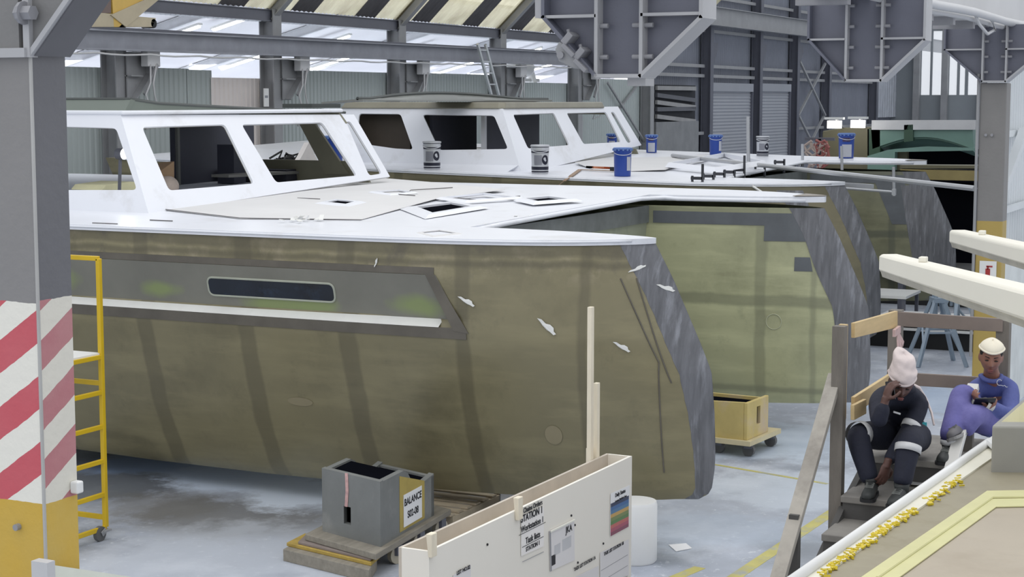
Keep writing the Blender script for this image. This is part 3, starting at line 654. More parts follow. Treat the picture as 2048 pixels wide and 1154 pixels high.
def hatch_rim(parent, name, quad, z, hgt, mat=None, dark=True, inset=0.12):
    """raised or sunk deck opening from four deck points"""
    q = [Vector(p) for p in quad]; c = sum(q, Vector()) / 4; inn = [c + (p - c) * (1 - inset) for p in q]
    m = MB(); n = 4
    a = [m.bm.verts.new(p) for p in q]; b = [m.bm.verts.new(c + (p - c) * (1 - inset * .5) + V(0, 0, hgt)) for p in q]; d = [m.bm.verts.new(p + V(0, 0, hgt)) for p in inn]; e = [m.bm.verts.new(p + V(0, 0, 0.004)) for p in inn]
    for u, w in ((a, b), (b, d), (d, e)):
        for i in range(4): m.face([u[i], u[(i + 1) % 4], w[(i + 1) % 4], w[i]])
    o = m.build(name, mat or gel, parent)
    if dark:
        m = MB(); m.prism([p + V(0, 0, 0.002) for p in inn], (0, 0, 0.004)); h = m.build('opening', hole_m, o); h['label'] = 'flat dark plate drawn as the hatch opening'  # plate lies on the deck; the hole's shade is its black colour
    return o
def cabin(parent, XL, XR, Y0, z0, z1, dy, rk=0.7, tum=0.42, hw=None, hside=None, hfar=None, yb=19.0, right=None):
    """coachroof: windscreen along X at Y0 leaning back by rk, sides leaning in by tum"""
    n_w = V(0, -(z1 - z0), -rk) * -1; n_w.normalize()
    A = [V(XL, Y0, z0), V(XR, Y0, z0 + .06), V(XR - tum * .6, Y0 + rk, z1), V(XL + tum, Y0 + rk, z1)]
    nin = V(0, z1 - z0, -rk).normalized()
    if right: A[1], A[2] = right
    w = wall_panel(parent, 'windscreen_frame', A, hw, 0.03, nin)
    ns = V(z1 - z0, 0, -tum).normalized()
    B = [A[0], A[3], V(XL + tum, yb, z1), V(XL, yb, z0)]
    s_ = wall_panel(parent, 'side_frame', B, hside, 0.03, ns)
    nf = V(-(z1 - z0), 0, -tum * .6).normalized()
    Cc = [A[1], A[2], V(XR - tum * .6, yb, z1), V(XR, yb, z0 + .06)]
    f_ = wall_panel(parent, 'side_frame', Cc, hfar, 0.05, nf)
    return w, s_, f_, A, B, Cc
def boat_one(t, hA, hB, deck, XA, XB, dy, dz):
    # recessed band in the near topside
    m = MB(); rows = []
    ws = [0, .15, .3, .45, .6, .75, .9, 1.0]
    for i in range(60):
        u = i / 59; row = []
        for w in ws:
            z = RZT - 0.004 - (RZT - RZB - .004) * w; y = slant(z) + 0.0 + u * 9.0 + .01; p = hull_pt(XA, -1, 0, y, z, True, 0); p.x += recess(y, z) - 0.004; row.append(p)
        rows.append(row)
    m.grid(rows); rp_ = m.build('recess_panel', recess_m, hA, auto=40); rp_['label'] = 'grey green recessed band'
    m = MB(); rows = []
    for i in range(60):
        u = i / 59; y = slant(RZB) + 0.25 + u * 9; row = []
        for q in (0, .5, 1): z = RZB - .07 * q; p = hull_pt(XA, -1, 0, y, z, True, 0); p.x += RDEP * (1 - q) - 0.006; row.append(p)
        rows.append(row)
    m.grid(rows); o = m.build('recess_ledge', ledge_m, hA, smooth=True); o['label'] = 'pale ledge along the foot of the recess'
    # dark laminate frame round the recess
    def strip(name, pts, w, mat, ofs=0.005):
        m = MB(); rows = []
        for (y, z) in pts: rows.append([hull_pt(XA, -1, 0, y, z + k, True, ofs) for k in (-w / 2, w / 2)])
        m.slab(rows, (0.004, 0, 0)); return m.build(name, mat, hA)
    strip('recess_frame', [(slant(RZT + .04) + u * .3, RZT + .035) for u in range(0, 29)], .07, frame_dk)
    strip('recess_frame', [(slant(RZB - .11) + .02 + u * .3, RZB - .125) for u in range(0, 29)], .11, frame_dk)
    side_patch(XA, -1, 0, hA, 'recess_frame', frame_dk, [(slant(2.03) - .0, 2.03), (slant(2.03) + .16, 2.05), (slant(2.63) + .12, 2.63), (slant(2.63) + .02, 2.63)], .005)
    # port light in the recess
    def rpt(y, z, o_): p = hull_pt(XA, -1, 0, y, z, True, 0); p.x += recess(y, z) + o_; return p
    ya, yb, za, zb = 9.2, 10.76, 2.262, 2.455
    cor = rounded([V(0, ya, za), V(0, yb, za), V(0, yb, zb), V(0, ya, zb)], .07, 6)
    m = MB(); m.hexa([rpt(p.y, p.z, -.012) for p in cor], [rpt(p.y, p.z, .01) for p in cor]); o = m.build('port_light', M('deep_blue_glass', (24, 32, 44), .15, 0, .2, 3, dirt=(44, 62, 84), damt=.3, dscale=2), hA); o['label'] = 'dark blue rounded port window'
    m = MB(); m.tube([rpt(p.y, p.z, -.008) for p in cor], .012, 6, closed=True); m.build('port_rim', M('pale_green_rim', (168, 172, 158), .5), o)
    # green tint patches on the recess
    # frame mark, and pale pieces that paint glints on the hull side
    for (px, py, s_, r_) in [(760, 524, .05, 1.2), (935, 602, .1, -.5), (1085, 655, .12, -.75), (1218, 702, .09, -.6), (1230, 548, .075, .4), (1278, 590, .08, -.5)]:
        p = onx(px, py, XA - .8); y, z = p.y, p.z; q = hull_pt(XA, -1, 0, y, z, True, .004); c, sn = math.cos(r_), math.sin(r_)
        m = MB(); pts = []
        for (a, b) in [(-1, -.05), (-.7, .12), (-.2, .1), (.1, .28), (.5, .3), (.7, .12), (1, .1), (.9, -.1), (.55, -.12), (.2, -.2), (-.3, -.18), (-.6, -.1)]:
            yy = y - (a * c - b * sn) * s_; zz = z + (a * sn + b * c) * s_; pts.append(hull_pt(XA, -1, 0, yy, zz, True, .006 + .012 * abs(a)))
        m.prism(pts, (-.002, 0, 0)); tag(m.build('pale_piece', film_glint_m), None, 'scrap', 'painted glints on the near topside'); C.objects[-1]['label'] = 'small pale piece painted as a glint on the olive hull side'
    # light round patches of filler
    for (px, py, s_) in [(1103, 872, .1), (595, 805, .12)]:
        p = onx(px, py, XA - .7 if py < 850 else XA - .56); m = MB(); pts = []
        for k in range(20): a = k * math.pi / 10; pts.append(hull_pt(XA, -1, 0, p.y + s_ * (1.3 if py < 850 else .9) * math.cos(a), p.z + s_ * (.4 if py < 850 else 1) * math.sin(a), True, .004))
        m.prism(pts, (-.001, 0, 0)); m.build('filler_patch', M('pale_patch', (142, 133, 106), .45, 0, .05), hA)
    for (ya, za, yb, zb) in [(6.25, 2.6, 5.86, 1.8), (5.86, 1.8, 5.84, .7), (6.12, 2.6, 5.75, 1.6)]:
        L = []
        for k in range(15): s_ = k / 14; L.append(hull_pt(XA, -1, 0, ya + (yb - ya) * s_, za + (zb - za) * s_, True, .003))
        m = MB(); m.tube(L, .008, 5); m.build('seam_line', frame_dk, hA)
    # grey dirt band on the inner side of the far hull
    side_patch(XB, 1, 0, hB, 'filler_patch', M('slate_patch', (90, 94, 98), .55, 0, .15, 3), [(6.75, 2.5), (6.1, 2.5), (6.2, 2.85), (6.75, 2.85)], .006, False)
    side_patch(XB, 1, 0, hB, 'filler_patch', M('slate_patch', (90, 94, 98)), [(6.35, 2.12), (6.12, 2.12), (6.16, 2.3), (6.35, 2.3)], .006, False)
    p = onx(1543, 645, XB - .4); m = MB()
    m.tube([hull_pt(XB, 1, 0, p.y + .1 * math.cos(k * .35), p.z + .1 * math.sin(k * .35), False, .004) for k in range(18)], .006, 5, closed=True); m.build('ring_mark', M('chalk_ring', (176, 178, 150), .7), hB)
    # deck furniture
    D = lambda x, y: onz(x, y, dz(onz(x, y, 2.97).x))
    m = MB(); m.prism([p + V(0, 0, .001) for p in [D(250, 411), D(420, 398), D(610, 380), D(758, 356), D(900, 368), D(1010, 380), D(880, 396), D(800, 418), D(722, 440), D(480, 438)]], (0, 0, .005)); o = m.build('nonskid_panel', nonskid, deck); o['label'] = 'pale grey textured foredeck area'
    hatch_rim(deck, 'deck_hatch', [D(628, 407), D(700, 415), D(735, 405), D(668, 399)], 0, .02, inset=.5)
    hatch_rim(deck, 'deck_locker', [D(800, 418), D(850, 438), D(978, 416), D(912, 404)], 0, .03, inset=.4)
    hatch_rim(deck, 'deck_locker', [D(1026, 401), D(1066, 410), D(1166, 402), D(1102, 394)], 0, .03, inset=.4)
    hatch_rim(deck, 'deck_hatch', [D(735, 385), D(780, 391), D(838, 387), D(800, 381)], 0, .02, dark=False, inset=.3)
    hatch_rim(deck, 'deck_locker', [D(870, 398), D(930, 406), D(1050, 397), D(970, 388)], 0, .025, dark=False, inset=.25)
    hatch_rim(deck, 'deck_hatch', [D(832, 466), D(865, 475), D(925, 468), D(880, 461)], 0, .012, mat=nonskid, dark=False, inset=.25)
    m = MB(); m.tube([D(250, 411) + V(0, 0, .012), D(480, 438) + V(0, 0, .012), D(724, 441) + V(0, 0, .008)], .005, 5); m.build('deck_seam', M('dark_seam', (110, 108, 108), .7), deck)
    for seq in ([(790, 389), (830, 392)], [(815, 386), (822, 381), (905, 376)], [(910, 397), (960, 401), (1040, 393)], [(185, 447), (235, 449)], [(300, 441), (345, 443)], [(595, 397), (640, 399)]):
        m = MB(); m.tube([D(*q) + V(0, 0, .006) for q in seq], .007, 5); m.build('deck_seam', M('dark_seam', (110, 108, 108), .7), deck)
    # cabin
    Y0, z0, z1, rk, tum = 12.7, 2.98, 4.14, 0.72, 0.42; XL, XR = 16.15, 21.85
    nw = V(0, z1 - z0, -rk); PW = lambda x, y: onp(x, y, (0, Y0, z0), nw)
    hw = [[PW(*q) for q in s_] for s_ in ([(284, 254), (450, 249), (508, 367), (338, 381)], [(483, 249), (645, 245), (714, 351), (552, 365)], [(692, 243), (701, 243), (764, 347), (738, 351)])]
    ns = V(z1 - z0, 0, -tum); PS = lambda x, y: onp(x, y, (XL, 0, z0), ns)
    hs = [[PS(*q) for q in [(75, 252), (232, 256), (274, 380), (60, 380)]]]
    nf = V(-(z1 - z0), 0, -tum * .6); PF = lambda x, y: onp(x, y, (XR - .04, 0, z0 + .06), nf)
    hf = [[PF(*q) for q in [(480, 246), (592, 246), (640, 334), (560, 334), (500, 325)]], [PF(*q) for q in [(626, 246), (672, 246), (716, 338), (690, 345), (668, 325)]]]
    w, s_, f_, A, B, Cc = cabin(t, XL, XR, Y0, z0, z1, dy, rk, tum, hw, hs, [], 19.0, (PW(780, 353), PW(708, 229)))
    # far side: solid sill and slanting pillars in raw laminate
    for ch in [f_] + list(f_.children): bpy.data.objects.remove(ch)
    m = MB(); q0 = V(XR, Y0, z0 + .06); q1 = V(XR - tum * .6, Y0 + rk, z1)
    up_ = lambda z: XR - tum * .6 * (z - z0) / (z1 - z0)
    zz = 3.42
    ye = onx(505, 330, XR).y; m.prism([V(XR, Y0 + .3, z0 + .06), V(up_(zz), Y0 + .3 + rk * .3, zz), V(up_(zz), ye, zz - .0), V(XR, ye, z0)], (-.05, 0, 0)); m.build('side_sill', gel_in, t)
    m = MB(); m.prism([PF(598, 240), PF(628, 240), PF(700, 348), PF(655, 348)], (-.05, 0, 0)); m.build('side_pillar', gel_in, t)
    m = MB(); m.prism([V(up_(3.95), Y0 + rk * .85, 3.98), V(up_(z1), Y0 + rk, z1), V(up_(z1), 15.2, z1), V(up_(3.98), 15.2, 4.06)], (-.05, 0, 0)); m.build('side_header', gel_in, t)
    # roof: white slab edge, then the raw upstand that rises to the near side
    m = MB(); m.slab([[V(XL + tum - .02, Y0 + rk - .05, z1 + .0), V(XR - tum * .6 + .02, Y0 + rk - .05, z1)], [V(XL + tum - .02, 19.5, z1), V(XR - .2, 19.5, z1)]], (0, 0, .05)); m.build('roof', gel, t, bevel=.02)
    RPl = lambda x, y, Y=13.55: ony(x, y, Y)
    m = MB(); m.prism([RPl(250, 230), RPl(690, 226), RPl(560, 221), RPl(400, 212), RPl(315, 207), RPl(262, 199)], (0, .06, 0))
    c1, c2 = RPl(262, 199), RPl(250, 230); c2.z = z1 + .05
    m.prism([c2 + V(0, .07, 0), V(c2.x, 19, z1 + .05), V(c1.x, 19, c1.z), c1 + V(-.01, .07, 0)], (.07, 0, 0)); o_ = V(0, -.006, 0); m.prism([c2 + o_, c1 + V(-.01, 0, .004) + o_, c1 + V(.075, 0, -.012) + o_, c2 + V(.085, 0, 0) + o_], (0, .09, 0)); o = m.build('roof_upstand', M('grey_green_moulding', (108, 116, 108), .4, 0, .08, 1), t); o['label'] = 'grey green raw roof upstand'
    m = MB(); m.tube([RPl(690, 225), RPl(560, 220), RPl(400, 211), RPl(315, 206), RPl(262, 198), V(c1.x, 19, c1.z + .01)], .02, 6); m.build('upstand_edge', M('dark_edge', (74, 78, 76), .5), o)
    m = MB(); p, q = ony(604, 226, 16.2), ony(662, 229, 16.2); m.box((p.x, 16.0, z1 + .05), (q.x, 16.6, z1 + .12)); m.build('roof_hatch', M('dark_edge', (74, 78, 76)), t)
    # interior: dark bulkhead, shelves, chart table
    P = lambda x, y, Y: ony(x, y, Y)
    m = MB(); a, b = P(349, 300, 15.6), P(700, 300, 15.6); m.box((a.x, 15.6, z0), (a.x + 2.05, 15.68, z1 - .02)); o = m.build('bulkhead', cab_dark, t); o['label'] = 'dark bulkhead inside the cabin'
    m = MB(); m.box((a.x + .02, 15.55, z0), (a.x + .07, 15.6, z1 - .03)); m.build('bulkhead_edge', M('pale_edge', (120, 122, 118), .6), o)
    m = MB(); m.box((a.x + 1.0, 14.3, z0), (a.x + 2.6, 15.55, z0 + .3)); m.build('settee', M('settee_black', (46, 47, 56), .6), t)
    m = MB(); cq = ony(468, 340, 14.9); m.box((cq.x, 14.9, z0 + .1), (cq.x + .3, 15.2, z0 + .68)); m.build('console', cab_dark, t)
    m = MB(); m.box((XL + .3, 13.4, z0 - .05), (XR - .2, 19, z0)); m.build('cabin_sole', M('dim_sole', (70, 70, 72), .6), t)
    m = MB(); m.bar(P(440, 352, 14.4), P(700, 338, 14.4), .3, .04); m.build('shelf', M('shelf_grey', (112, 112, 108), .5), t)
def boat_two(t, hA, hB, deck, XA, XB, dy, dz):
    Y0, z0, z1, rk, tum = 13.25, 3.0, 4.17, 0.62, 0.45; XL, XR = 27.45, 33.2
    nw = V(0, z1 - z0, -rk); PW = lambda x, y: onp(x, y, (0, Y0, z0), nw)
    hw = [[PW(*q) for q in s_] for s_ in ([(1026, 229), (1108, 226), (1139, 290), (1056, 297)], [(1133, 226), (1212, 224), (1242, 284), (1167, 288)], [(1221, 224), (1228, 224), (1263, 284), (1255, 286)])]
    ns = V(z1 - z0, 0, -tum); PS = lambda x, y: onp(x, y, (XL, 0, z0), ns)
    hs = [[PS(*q) for q in [(718, 227), (801, 228), (826, 299), (790, 297), (734, 289), (715, 268)]], [PS(*q) for q in [(845, 229), (988, 231), (1016, 298), (878, 300)]]]
    nf = V(-(z1 - z0), 0, -tum * .6); PF = lambda x, y: onp(x, y, (XR - .04, 0, z0 + .06), nf)
    hf = [[PF(*q) for q in [(850, 226), (1010, 226), (1030, 288), (850, 288)]], [PF(*q) for q in [(1030, 226), (1106, 226), (1150, 286), (1050, 288)]], [PF(*q) for q in [(1128, 226), (1190, 225), (1240, 285), (1165, 286)]]]
    w, s_, f_, A, B, Cc = cabin(t, XL, XR, Y0, z0, z1, dy, rk, tum, hw, hs, [], 17.75, (PW(1283, 290), PW(1236, 213)))
    for ch in [f_] + list(f_.children): bpy.data.objects.remove(ch)
    m = MB(); m.prism([V(XR, Y0, z0 + .06), V(XR - .05, Y0 + .1, z0 + .32), V(XR - .05, 17.7, z0 + .3), V(XR, 17.7, z0)], (-.05, 0, 0)); m.build('side_sill', gel_in, t)
    m = MB(); m.prism([V(XR - .25, Y0 + rk * .9, z1 - .14), V(XR - .27, Y0 + rk, z1), V(XR - .27, 17.7, z1), V(XR - .25, 17.7, z1 - .1)], (-.05, 0, 0)); m.build('side_header', gel_in, t)
    m = MB(); m.prism([V(XL, 17.7, z0), V(XL + tum, 17.7, z1), V(XL + 1.6, 17.7, z1), V(XL + 1.3, 17.7, z0)], (0, .05, 0)); m.build('aft_bulkhead', gel, t)
    m = MB(); x0, x1 = XL + tum - .04, XR - .26; y0 = Y0 + rk - .04; cc = .35
    outl = [V(x0, y0 + .1, z1), V(x0 + .1, y0, z1), V(x1 - cc, y0, z1), V(x1, y0 + cc, z1), V(x1, 17.3, z1), V(x0, 17.3, z1)]
    m.hexa(outl, [p + (V((x0 + x1) / 2, 15, z1) - p) * .03 + V(0, 0, .12) for p in outl]); o = m.build('roof', M('roof_laminate', (132, 128, 112), .35, 0, .15, 1.5), t, bevel=.02); o['label'] = 'grey olive raw laminate roof'
    m = MB(); rows = []
    for k in range(17):
        s_ = k / 16; p = ony(715 + (1095 - 715) * s_, 207 - 20 * math.sin(math.pi * s_ ** 0.8) ** 0.9, 14.6); rows.append([V(p.x, 14.5, z1 + .16), V(p.x, 14.6, max(p.z, z1 + .17)), V(p.x, 15.3, max(p.z, z1 + .17) - .05)])
    m.slab(rows, (0, 0, -.03)); o = m.build('roof_dome', M('roof_dome_grey', (128, 130, 126), .4, 0, .1, 1), t, auto=50); o['label'] = 'arched raised roof panel with dark rim'
    m = MB(); m.tube([r[1] + V(0, 0, .01) for r in rows], .03, 6); m.build('dome_edge', M('dark_edge', (74, 78, 76), .5), o)
    m = MB(); m.box((XL + .6, 15.4, z0), (XL + 2.4, 15.46, z1 - .02)); m.build('bulkhead', cab_dark, t)
    m = MB(); q = ony(975, 260, 14.6); m.box((q.x - .05, 14.6, z0), (q.x + 2.3, 14.66, z1 - .02)); m.build('bulkhead', cab_dark, t)
    m = MB(); q = ony(972, 260, 14.5); m.box((q.x - .05, 14.5, z0), (q.x + .03, 14.58, z1 - .02)); m.build('door_jamb', gel, t)
    m = MB(); m.box((XL + .8, 16.0, z0), (XL + 2.0, 17.2, z1 - .05)); m.build('locker', M('locker_brown', (82, 74, 66), .6), t)
    m = MB(); m.box((XL + .2, 14, z0 - .05), (XR - .2, 17.6, z0)); m.build('cabin_sole', M('dim_sole', (70, 70, 72), .6), t)
    D = lambda x, y: onz(x, y, dz(onz(x, y, 3.0).x))
    # coaming step along the cabin side, locker lids on the side deck
    m = MB(); m.prism([V(XL - .35, Y0 + .3, 2.96), V(XL + .05, Y0 + .1, 3.16), V(XL + .05, 18, 3.16), V(XL - .35, 18, 2.96)], (.3, 0, 0)); m.build('coaming', gel, deck)
    # foredeck panels
    m = MB(); m.prism([p + V(0, 0, .001) for p in [D(1150, 325), D(1290, 305), D(1420, 312), D(1330, 340), D(1200, 345)]], (0, 0, .006)); m.build('nonskid_panel', nonskid, deck)
    hatch_rim(deck, 'deck_locker', [D(1330, 334), D(1430, 345), D(1535, 330), D(1450, 312)], 0, .08, dark=False, inset=.12)
    m = MB(); a = hull_pt(XA, -1, dy, 6.35, 2.85); side_patch(XA, -1, dy, hA, 'filler_patch', filler, [(6.35, 2.3), (6.6, 2.3), (7.0, 2.85), (6.6, 2.85)], .006)
    m = MB(); L = [onx(x, y, XA - .75) for x, y in [(1310 * 1.0 + 195, 372), (1525, 385), (1548, 398)]]
    m.tube(L, .02, 6); m.build('tape_streak', film_glint_m, hA)
B1 = catamaran('large olive-sided catamaran nearest, white deck and hull window recess, striped pillar in front', 0, 0, 1)
B2 = catamaran('second catamaran behind the nearest one, carrying paint pails on its white deck', 12.1, 1.38, 2)
# ================================================================ near row: striped column, girder, brackets, far column
YR_ = 4.24
def at(px, py, Y=YR_): return ony(px, py, Y)
brk = M('bracket_slate_paint', (104, 106, 118), 0.42, 0, 0.14, 1.0, 0.1, 40)
brk_edge = M('bracket_edge_paint', (176, 176, 178), 0.5, 0, 0.08, 2)
bolt_m = M('painted_bolt', (146, 146, 150), 0.45, 0, 0.08)
def stripe_paint(name, face, period, slope, centre, red_a, red_b, white):
    """hazard paint: face 'L' runs along Y, face 'R' runs along X; centre = a point on the middle of a red stripe"""
    m = M(name, (136, 134, 133) if face == 'L' else (104, 104, 108), 0.5, 0, 0.07, 1.2, 0.25, 30)  # right face's grey is darker: its shade is put into the colour
    def fn(nt, src):
        tc = nd(nt, 'ShaderNodeTexCoord'); sx = nd(nt, 'ShaderNodeSeparateXYZ'); nt.links.new(tc.outputs['Object'], sx.inputs[0])
        nz = nd(nt, 'ShaderNodeTexNoise'); nz.inputs['Scale'].default_value = 14; nt.links.new(tc.outputs['Object'], nz.inputs['Vector'])
        n4 = nd(nt, 'ShaderNodeTexNoise'); n4.inputs['Scale'].default_value = 5; n4.inputs['Detail'].default_value = 8; nt.links.new(tc.outputs['Object'], n4.inputs['Vector'])
        h = mathn(nt, 'MULTIPLY', sx.outputs['Y'], -1.0) if face == 'L' else sx.outputs['X']; z = sx.outputs['Z']
        hc = -(centre.y - Yc) if face == 'L' else centre.x - xc
        z = mathn(nt, 'ADD', z, mathn(nt, 'MULTIPLY', mathn(nt, 'SUBTRACT', nz.outputs['Fac'], .5), .012))
        v = mathn(nt, 'DIVIDE', mathn(nt, 'SUBTRACT', mathn(nt, 'SUBTRACT', z, centre.z), mathn(nt, 'MULTIPLY', mathn(nt, 'SUBTRACT', h, hc), slope)), period)
        fr = mathn(nt, 'FRACT', mathn(nt, 'ADD', v, 20.25)); red = mathn(nt, 'LESS_THAN', fr, 0.5)
        wear = mixc(nt, mathn(nt, 'MULTIPLY', n4.outputs['Fac'], .7), rgb(red_a), rgb(red_b))
        paint = mixc(nt, red, rgb(white), wear)
        a = mixc(nt, mathn(nt, 'LESS_THAN', z, STRIPE_TOP + (0 if face == 'L' else .01)), src, paint)
        yel = mixc(nt, mathn(nt, 'MULTIPLY', n4.outputs['Fac'], .8 if face == 'R' else .4), rgb((208, 168, 52)), rgb((190, 174, 116)))
        return mixc(nt, mathn(nt, 'LESS_THAN', z, STRIPE_LOW), a, yel)
    remix(m, fn); return m
Yc = 4.06; xc = ony(75, 577, Yc).x; xr = ony(143, 577, Yc).x
STRIPE_TOP = ony(80, 606, Yc).z; STRIPE_LOW = ony(86, 1010, Yc).z
L0, L1 = onx(0, 714, xc), onx(69, 658, xc); L2 = onx(0, 843, xc)
stripe_l = stripe_paint('hazard_paint_left', 'L', L0.z - L2.z, (L1.z - L0.z) / (L0.y - L1.y), L0, (198, 78, 90), (204, 110, 116), (234, 231, 220))
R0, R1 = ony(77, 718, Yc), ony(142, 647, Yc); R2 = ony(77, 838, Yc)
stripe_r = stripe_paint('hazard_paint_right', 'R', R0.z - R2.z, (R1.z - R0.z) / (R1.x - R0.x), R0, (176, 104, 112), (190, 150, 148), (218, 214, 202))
t = thing('steel_column', 'near column with red and white hazard stripes over a yellow foot', 'column', (xc, Yc, 0))
m = MB(); m.box((xc, Yc, 0), (xr, Yc + .5, 5.3)); o = m.build('shaft', [stripe_l, stripe_r], t)
for p_ in o.data.polygons: p_.material_index = 1 if abs(p_.normal.y) > .5 else 0
zb = at(60, 103, Yc).z
grey_u = M('column_slate_paint', (124, 123, 122), 0.5, 0, 0.1, 1.2, 0.25, 30)
Hx = lambda px, py: onx(px, py, xc)
m = MB(); m.prism([Hx(62, 110), Hx(164, -40), Hx(58, -40)], (.03, 0, 0)); m.build('haunch_web', grey_u, t)
m = MB(); m.prism([Hx(64, 110), Hx(168, -40), Hx(176, -40), Hx(72, 112)], (xr - xc, 0, 0)); m.build('haunch_flange', M('column_painted_shade', (104, 104, 108), .5), t)  # darker copy of the column grey, with the flange's shade painted in
m = MB(); m.bar(Hx(63, 110) - V(.008, 0, 0), Hx(167, -40) - V(.008, 0, 0), .018, .018); m.build('weld_bead', brk_edge, t)
m = MB(); m.box((xc - .02, Yc - .015, zb - .02), (xc + .02, Yc + .012, 5.3)); m.build('corner_plate', brk_edge, t)
m = MB(); m.box((xc - .004, Yc - .004, 0), (xc + .005, Yc + .005, zb)); m.build('corner_edge', M('column_edge_paint', (176, 175, 172), .5), t)
m = MB(); m.box((xc - .03, Yc, zb - .02), (xc + .0, Yc + .9, zb + .012)); m.build('cap_plate', brk_edge, t)
m = MB(); m.box((xc - .02, Yc + .03, zb), (xc - .0, Yc + .95, 5.3)); m.build('side_plate', grey_u, t)
for (px, py, dxx) in [(76, 26, 0), (44, 26, -.02), (94, 24, 0)]:
    p = at(px, py, Yc); m = MB(); m.cyl(p + V(0, .02, 0), p + V(0, -.05, 0), .026, 6); m.cyl(p + V(0, -.0, 0), p + V(0, -.012, 0), .04, 12); m.build('bolt', bolt_m, t)
p = at(146, 973, Yc); m = MB(); m.box((p.x - .018, Yc - .035, p.z - .022), (p.x + .018, Yc, p.z + .022)); m.build('switch_box', white_plastic, t, bevel=.006)
p = onx(38, 1053, xc); m = MB(); m.cyl(p + V(0.01, 0, 0), p + V(-.02, 0, 0), .012, 10); m.build('bolt', bolt_m, t)
# white edge of the low partition at the foot of the column
t = thing('low_panel', 'low white panel end standing beside the striped column foot', 'panel', onz(160, 1160, 1.4))
a, b = ony(93, 1128, 3.95), ony(290, 1158, 3.95); m = MB(); m.prism([a, b, V(b.x, 3.95, 0), V(a.x, 3.95, 0)], (0, .04, 0)); m.build('board', M('panel_cream', (226, 228, 214), .6), t)
m = MB(); m.box((a.x - .02, 3.93, 0), (a.x + .02, 4.0, a.z + .01)); m.build('edge_post', steel_lt, t)
# ---- girder on the row line with pipes and cross members
zg = 5.30
girder_m = M('girder_light_grey', (202, 202, 203), 0.5, 0, 0.05, 1.0)
t = thing('roof_girder', 'long light grey girder carrying the hanging brackets, top right', 'beam', (12, YR_, zg))
m = MB(); m.ibeam((8.6, YR_ + .15, zg + .75), (40, YR_ + .15, zg + .75), .35, 1.5, .03); m.build('girder', girder_m, t)
for (k, r) in ((0, .035), (1, .05)):
    m = MB(); m.tube([V(9.5 + j, YR_ - .12 - .12 * k, zg - .02 + .05 * k + .012 * math.sin(j * 1.3)) for j in range(28)], r, 8); m.build('pipe', girder_m, t, smooth=True)
m = MB(); L = [at(1950, 28, YR_ - .2), at(1958, 48, YR_ - .2), at(1975, 68, YR_ - .2), at(1990, 60, YR_ - .2), at(1985, 42, YR_ - .2), at(1972, 30, YR_ - .2)]; m.tube(L, .02, 6); m.build('cable', girder_m, t, smooth=True)
for i in range(9):
    X = 12.2 + i * 1.18; m = MB(); m.box((X, YR_ + .0, zg - .1), (X + .12, YR_ + .5, zg - .0)); tag(m.build('cross_member', M('cross_member_grey', (150, 150, 154), .5)), 'short grey cross member hanging in a row under the light girder', 'beam', 'cross members under the girder')
for px in (1715, 1940):
    p = at(px, 50, YR_ - .28); m = MB()
def bracket(name, label, pl, pm0, pm1, pr_, yk, ybot, X):
    """haunch in the plane X: tips left and right, inner plate between"""
    P = lambda x, y: onx(x, y, X); c = P((pm0 + pm1) / 2, ybot); t = thing(name, label, 'bracket', c); zt = zg
    pts = [P(pl, yk), P(pm0, ybot), P(pm1, ybot), P(pr_, yk)]; tl, trr = V(X, pts[0].y, zt), V(X, pts[3].y, zt)
    m = MB(); m.prism([tl, pts[0], pts[1], pts[2], pts[3], trr], (.03, 0, 0)); m.build('web', brk, t)
    for a, b, mt in [(tl, pts[0], brk), (pts[0], pts[1], brk), (pts[1], pts[2], brk_edge), (pts[2], pts[3], brk_edge), (pts[3], trr, brk_edge)]:
        m = MB(); e = (b - a).normalized() * .008; m.bar(a - e + V(.03, 0, 0), b + e + V(.03, 0, 0), .024, .26, (1, 0, 0)); m.build('flange', mt, t)
    for px in (pm0, pm1):
        y = P(px, ybot).y; m = MB(); m.box((X - .09, y - .012, pts[1].z), (X, y + .012, zt)); m.build('stiffener', brk_edge, t)
        for k in range(4):
            z = pts[1].z + .12 + k * .2
            for s_ in ((-1,) if px == pm0 else (-1, 1)):
                m = MB(); m.cyl(V(X - .05, y, z), V(X - .05, y + s_ * .07, z), .016, 8); m.build('bolt', bolt_m, t)
    for (a, b) in ((pts[0].y, P(pm0, yk).y), (P(pm1, yk).y, pts[3].y)):
        m = MB(); m.box((X - .09, b, pts[0].z - .01), (X, a, pts[0].z + .01)); m.build('stiffener', brk_edge, t)
    return t, pts, P
XB1, XB2, XB3 = 10.28, 16.54, 23.0
t1, p1_, P1 = bracket('hanging_bracket', 'large slate bracket with clamp, nearest of the three under the girder', 1098, 1202, 1291, 1412, 35, 152, XB1)
t2, p2_, P2 = bracket('hanging_bracket', 'slate bracket hanging free in the middle of the girder', 1622, 1695, 1766, 1853, 80, 161, XB2)
m = MB(); m.hexa([P1(1070, 36), P1(1098, 36), P1(1098, -60), P1(1070, -60)], [p + V(.12, 0, 0) for p in (P1(1070, 36), P1(1098, 36), P1(1098, -60), P1(1070, -60))]); m.build('end_block', brk_edge, t1)
for (px, py) in ((1148, 78), (1172, 108)):
    m = MB(); c = P1(px, py) - V(.06, 0, 0); R = Matrix.Rotation(math.radians(-48), 3, 'X'); m.cbox(c, (.12, .085, .045), R); m.cbox(c + R @ V(0, .05, -.06), (.14, .03, .11), R); m.build('beam_clamp', bolt_m, t1, bevel=.005)
    m = MB(); m.cyl(c, c + R @ V(0, 0, .09) - V(0, .05, 0), .012, 8); m.build('clamp_bolt', bolt_m, t1)
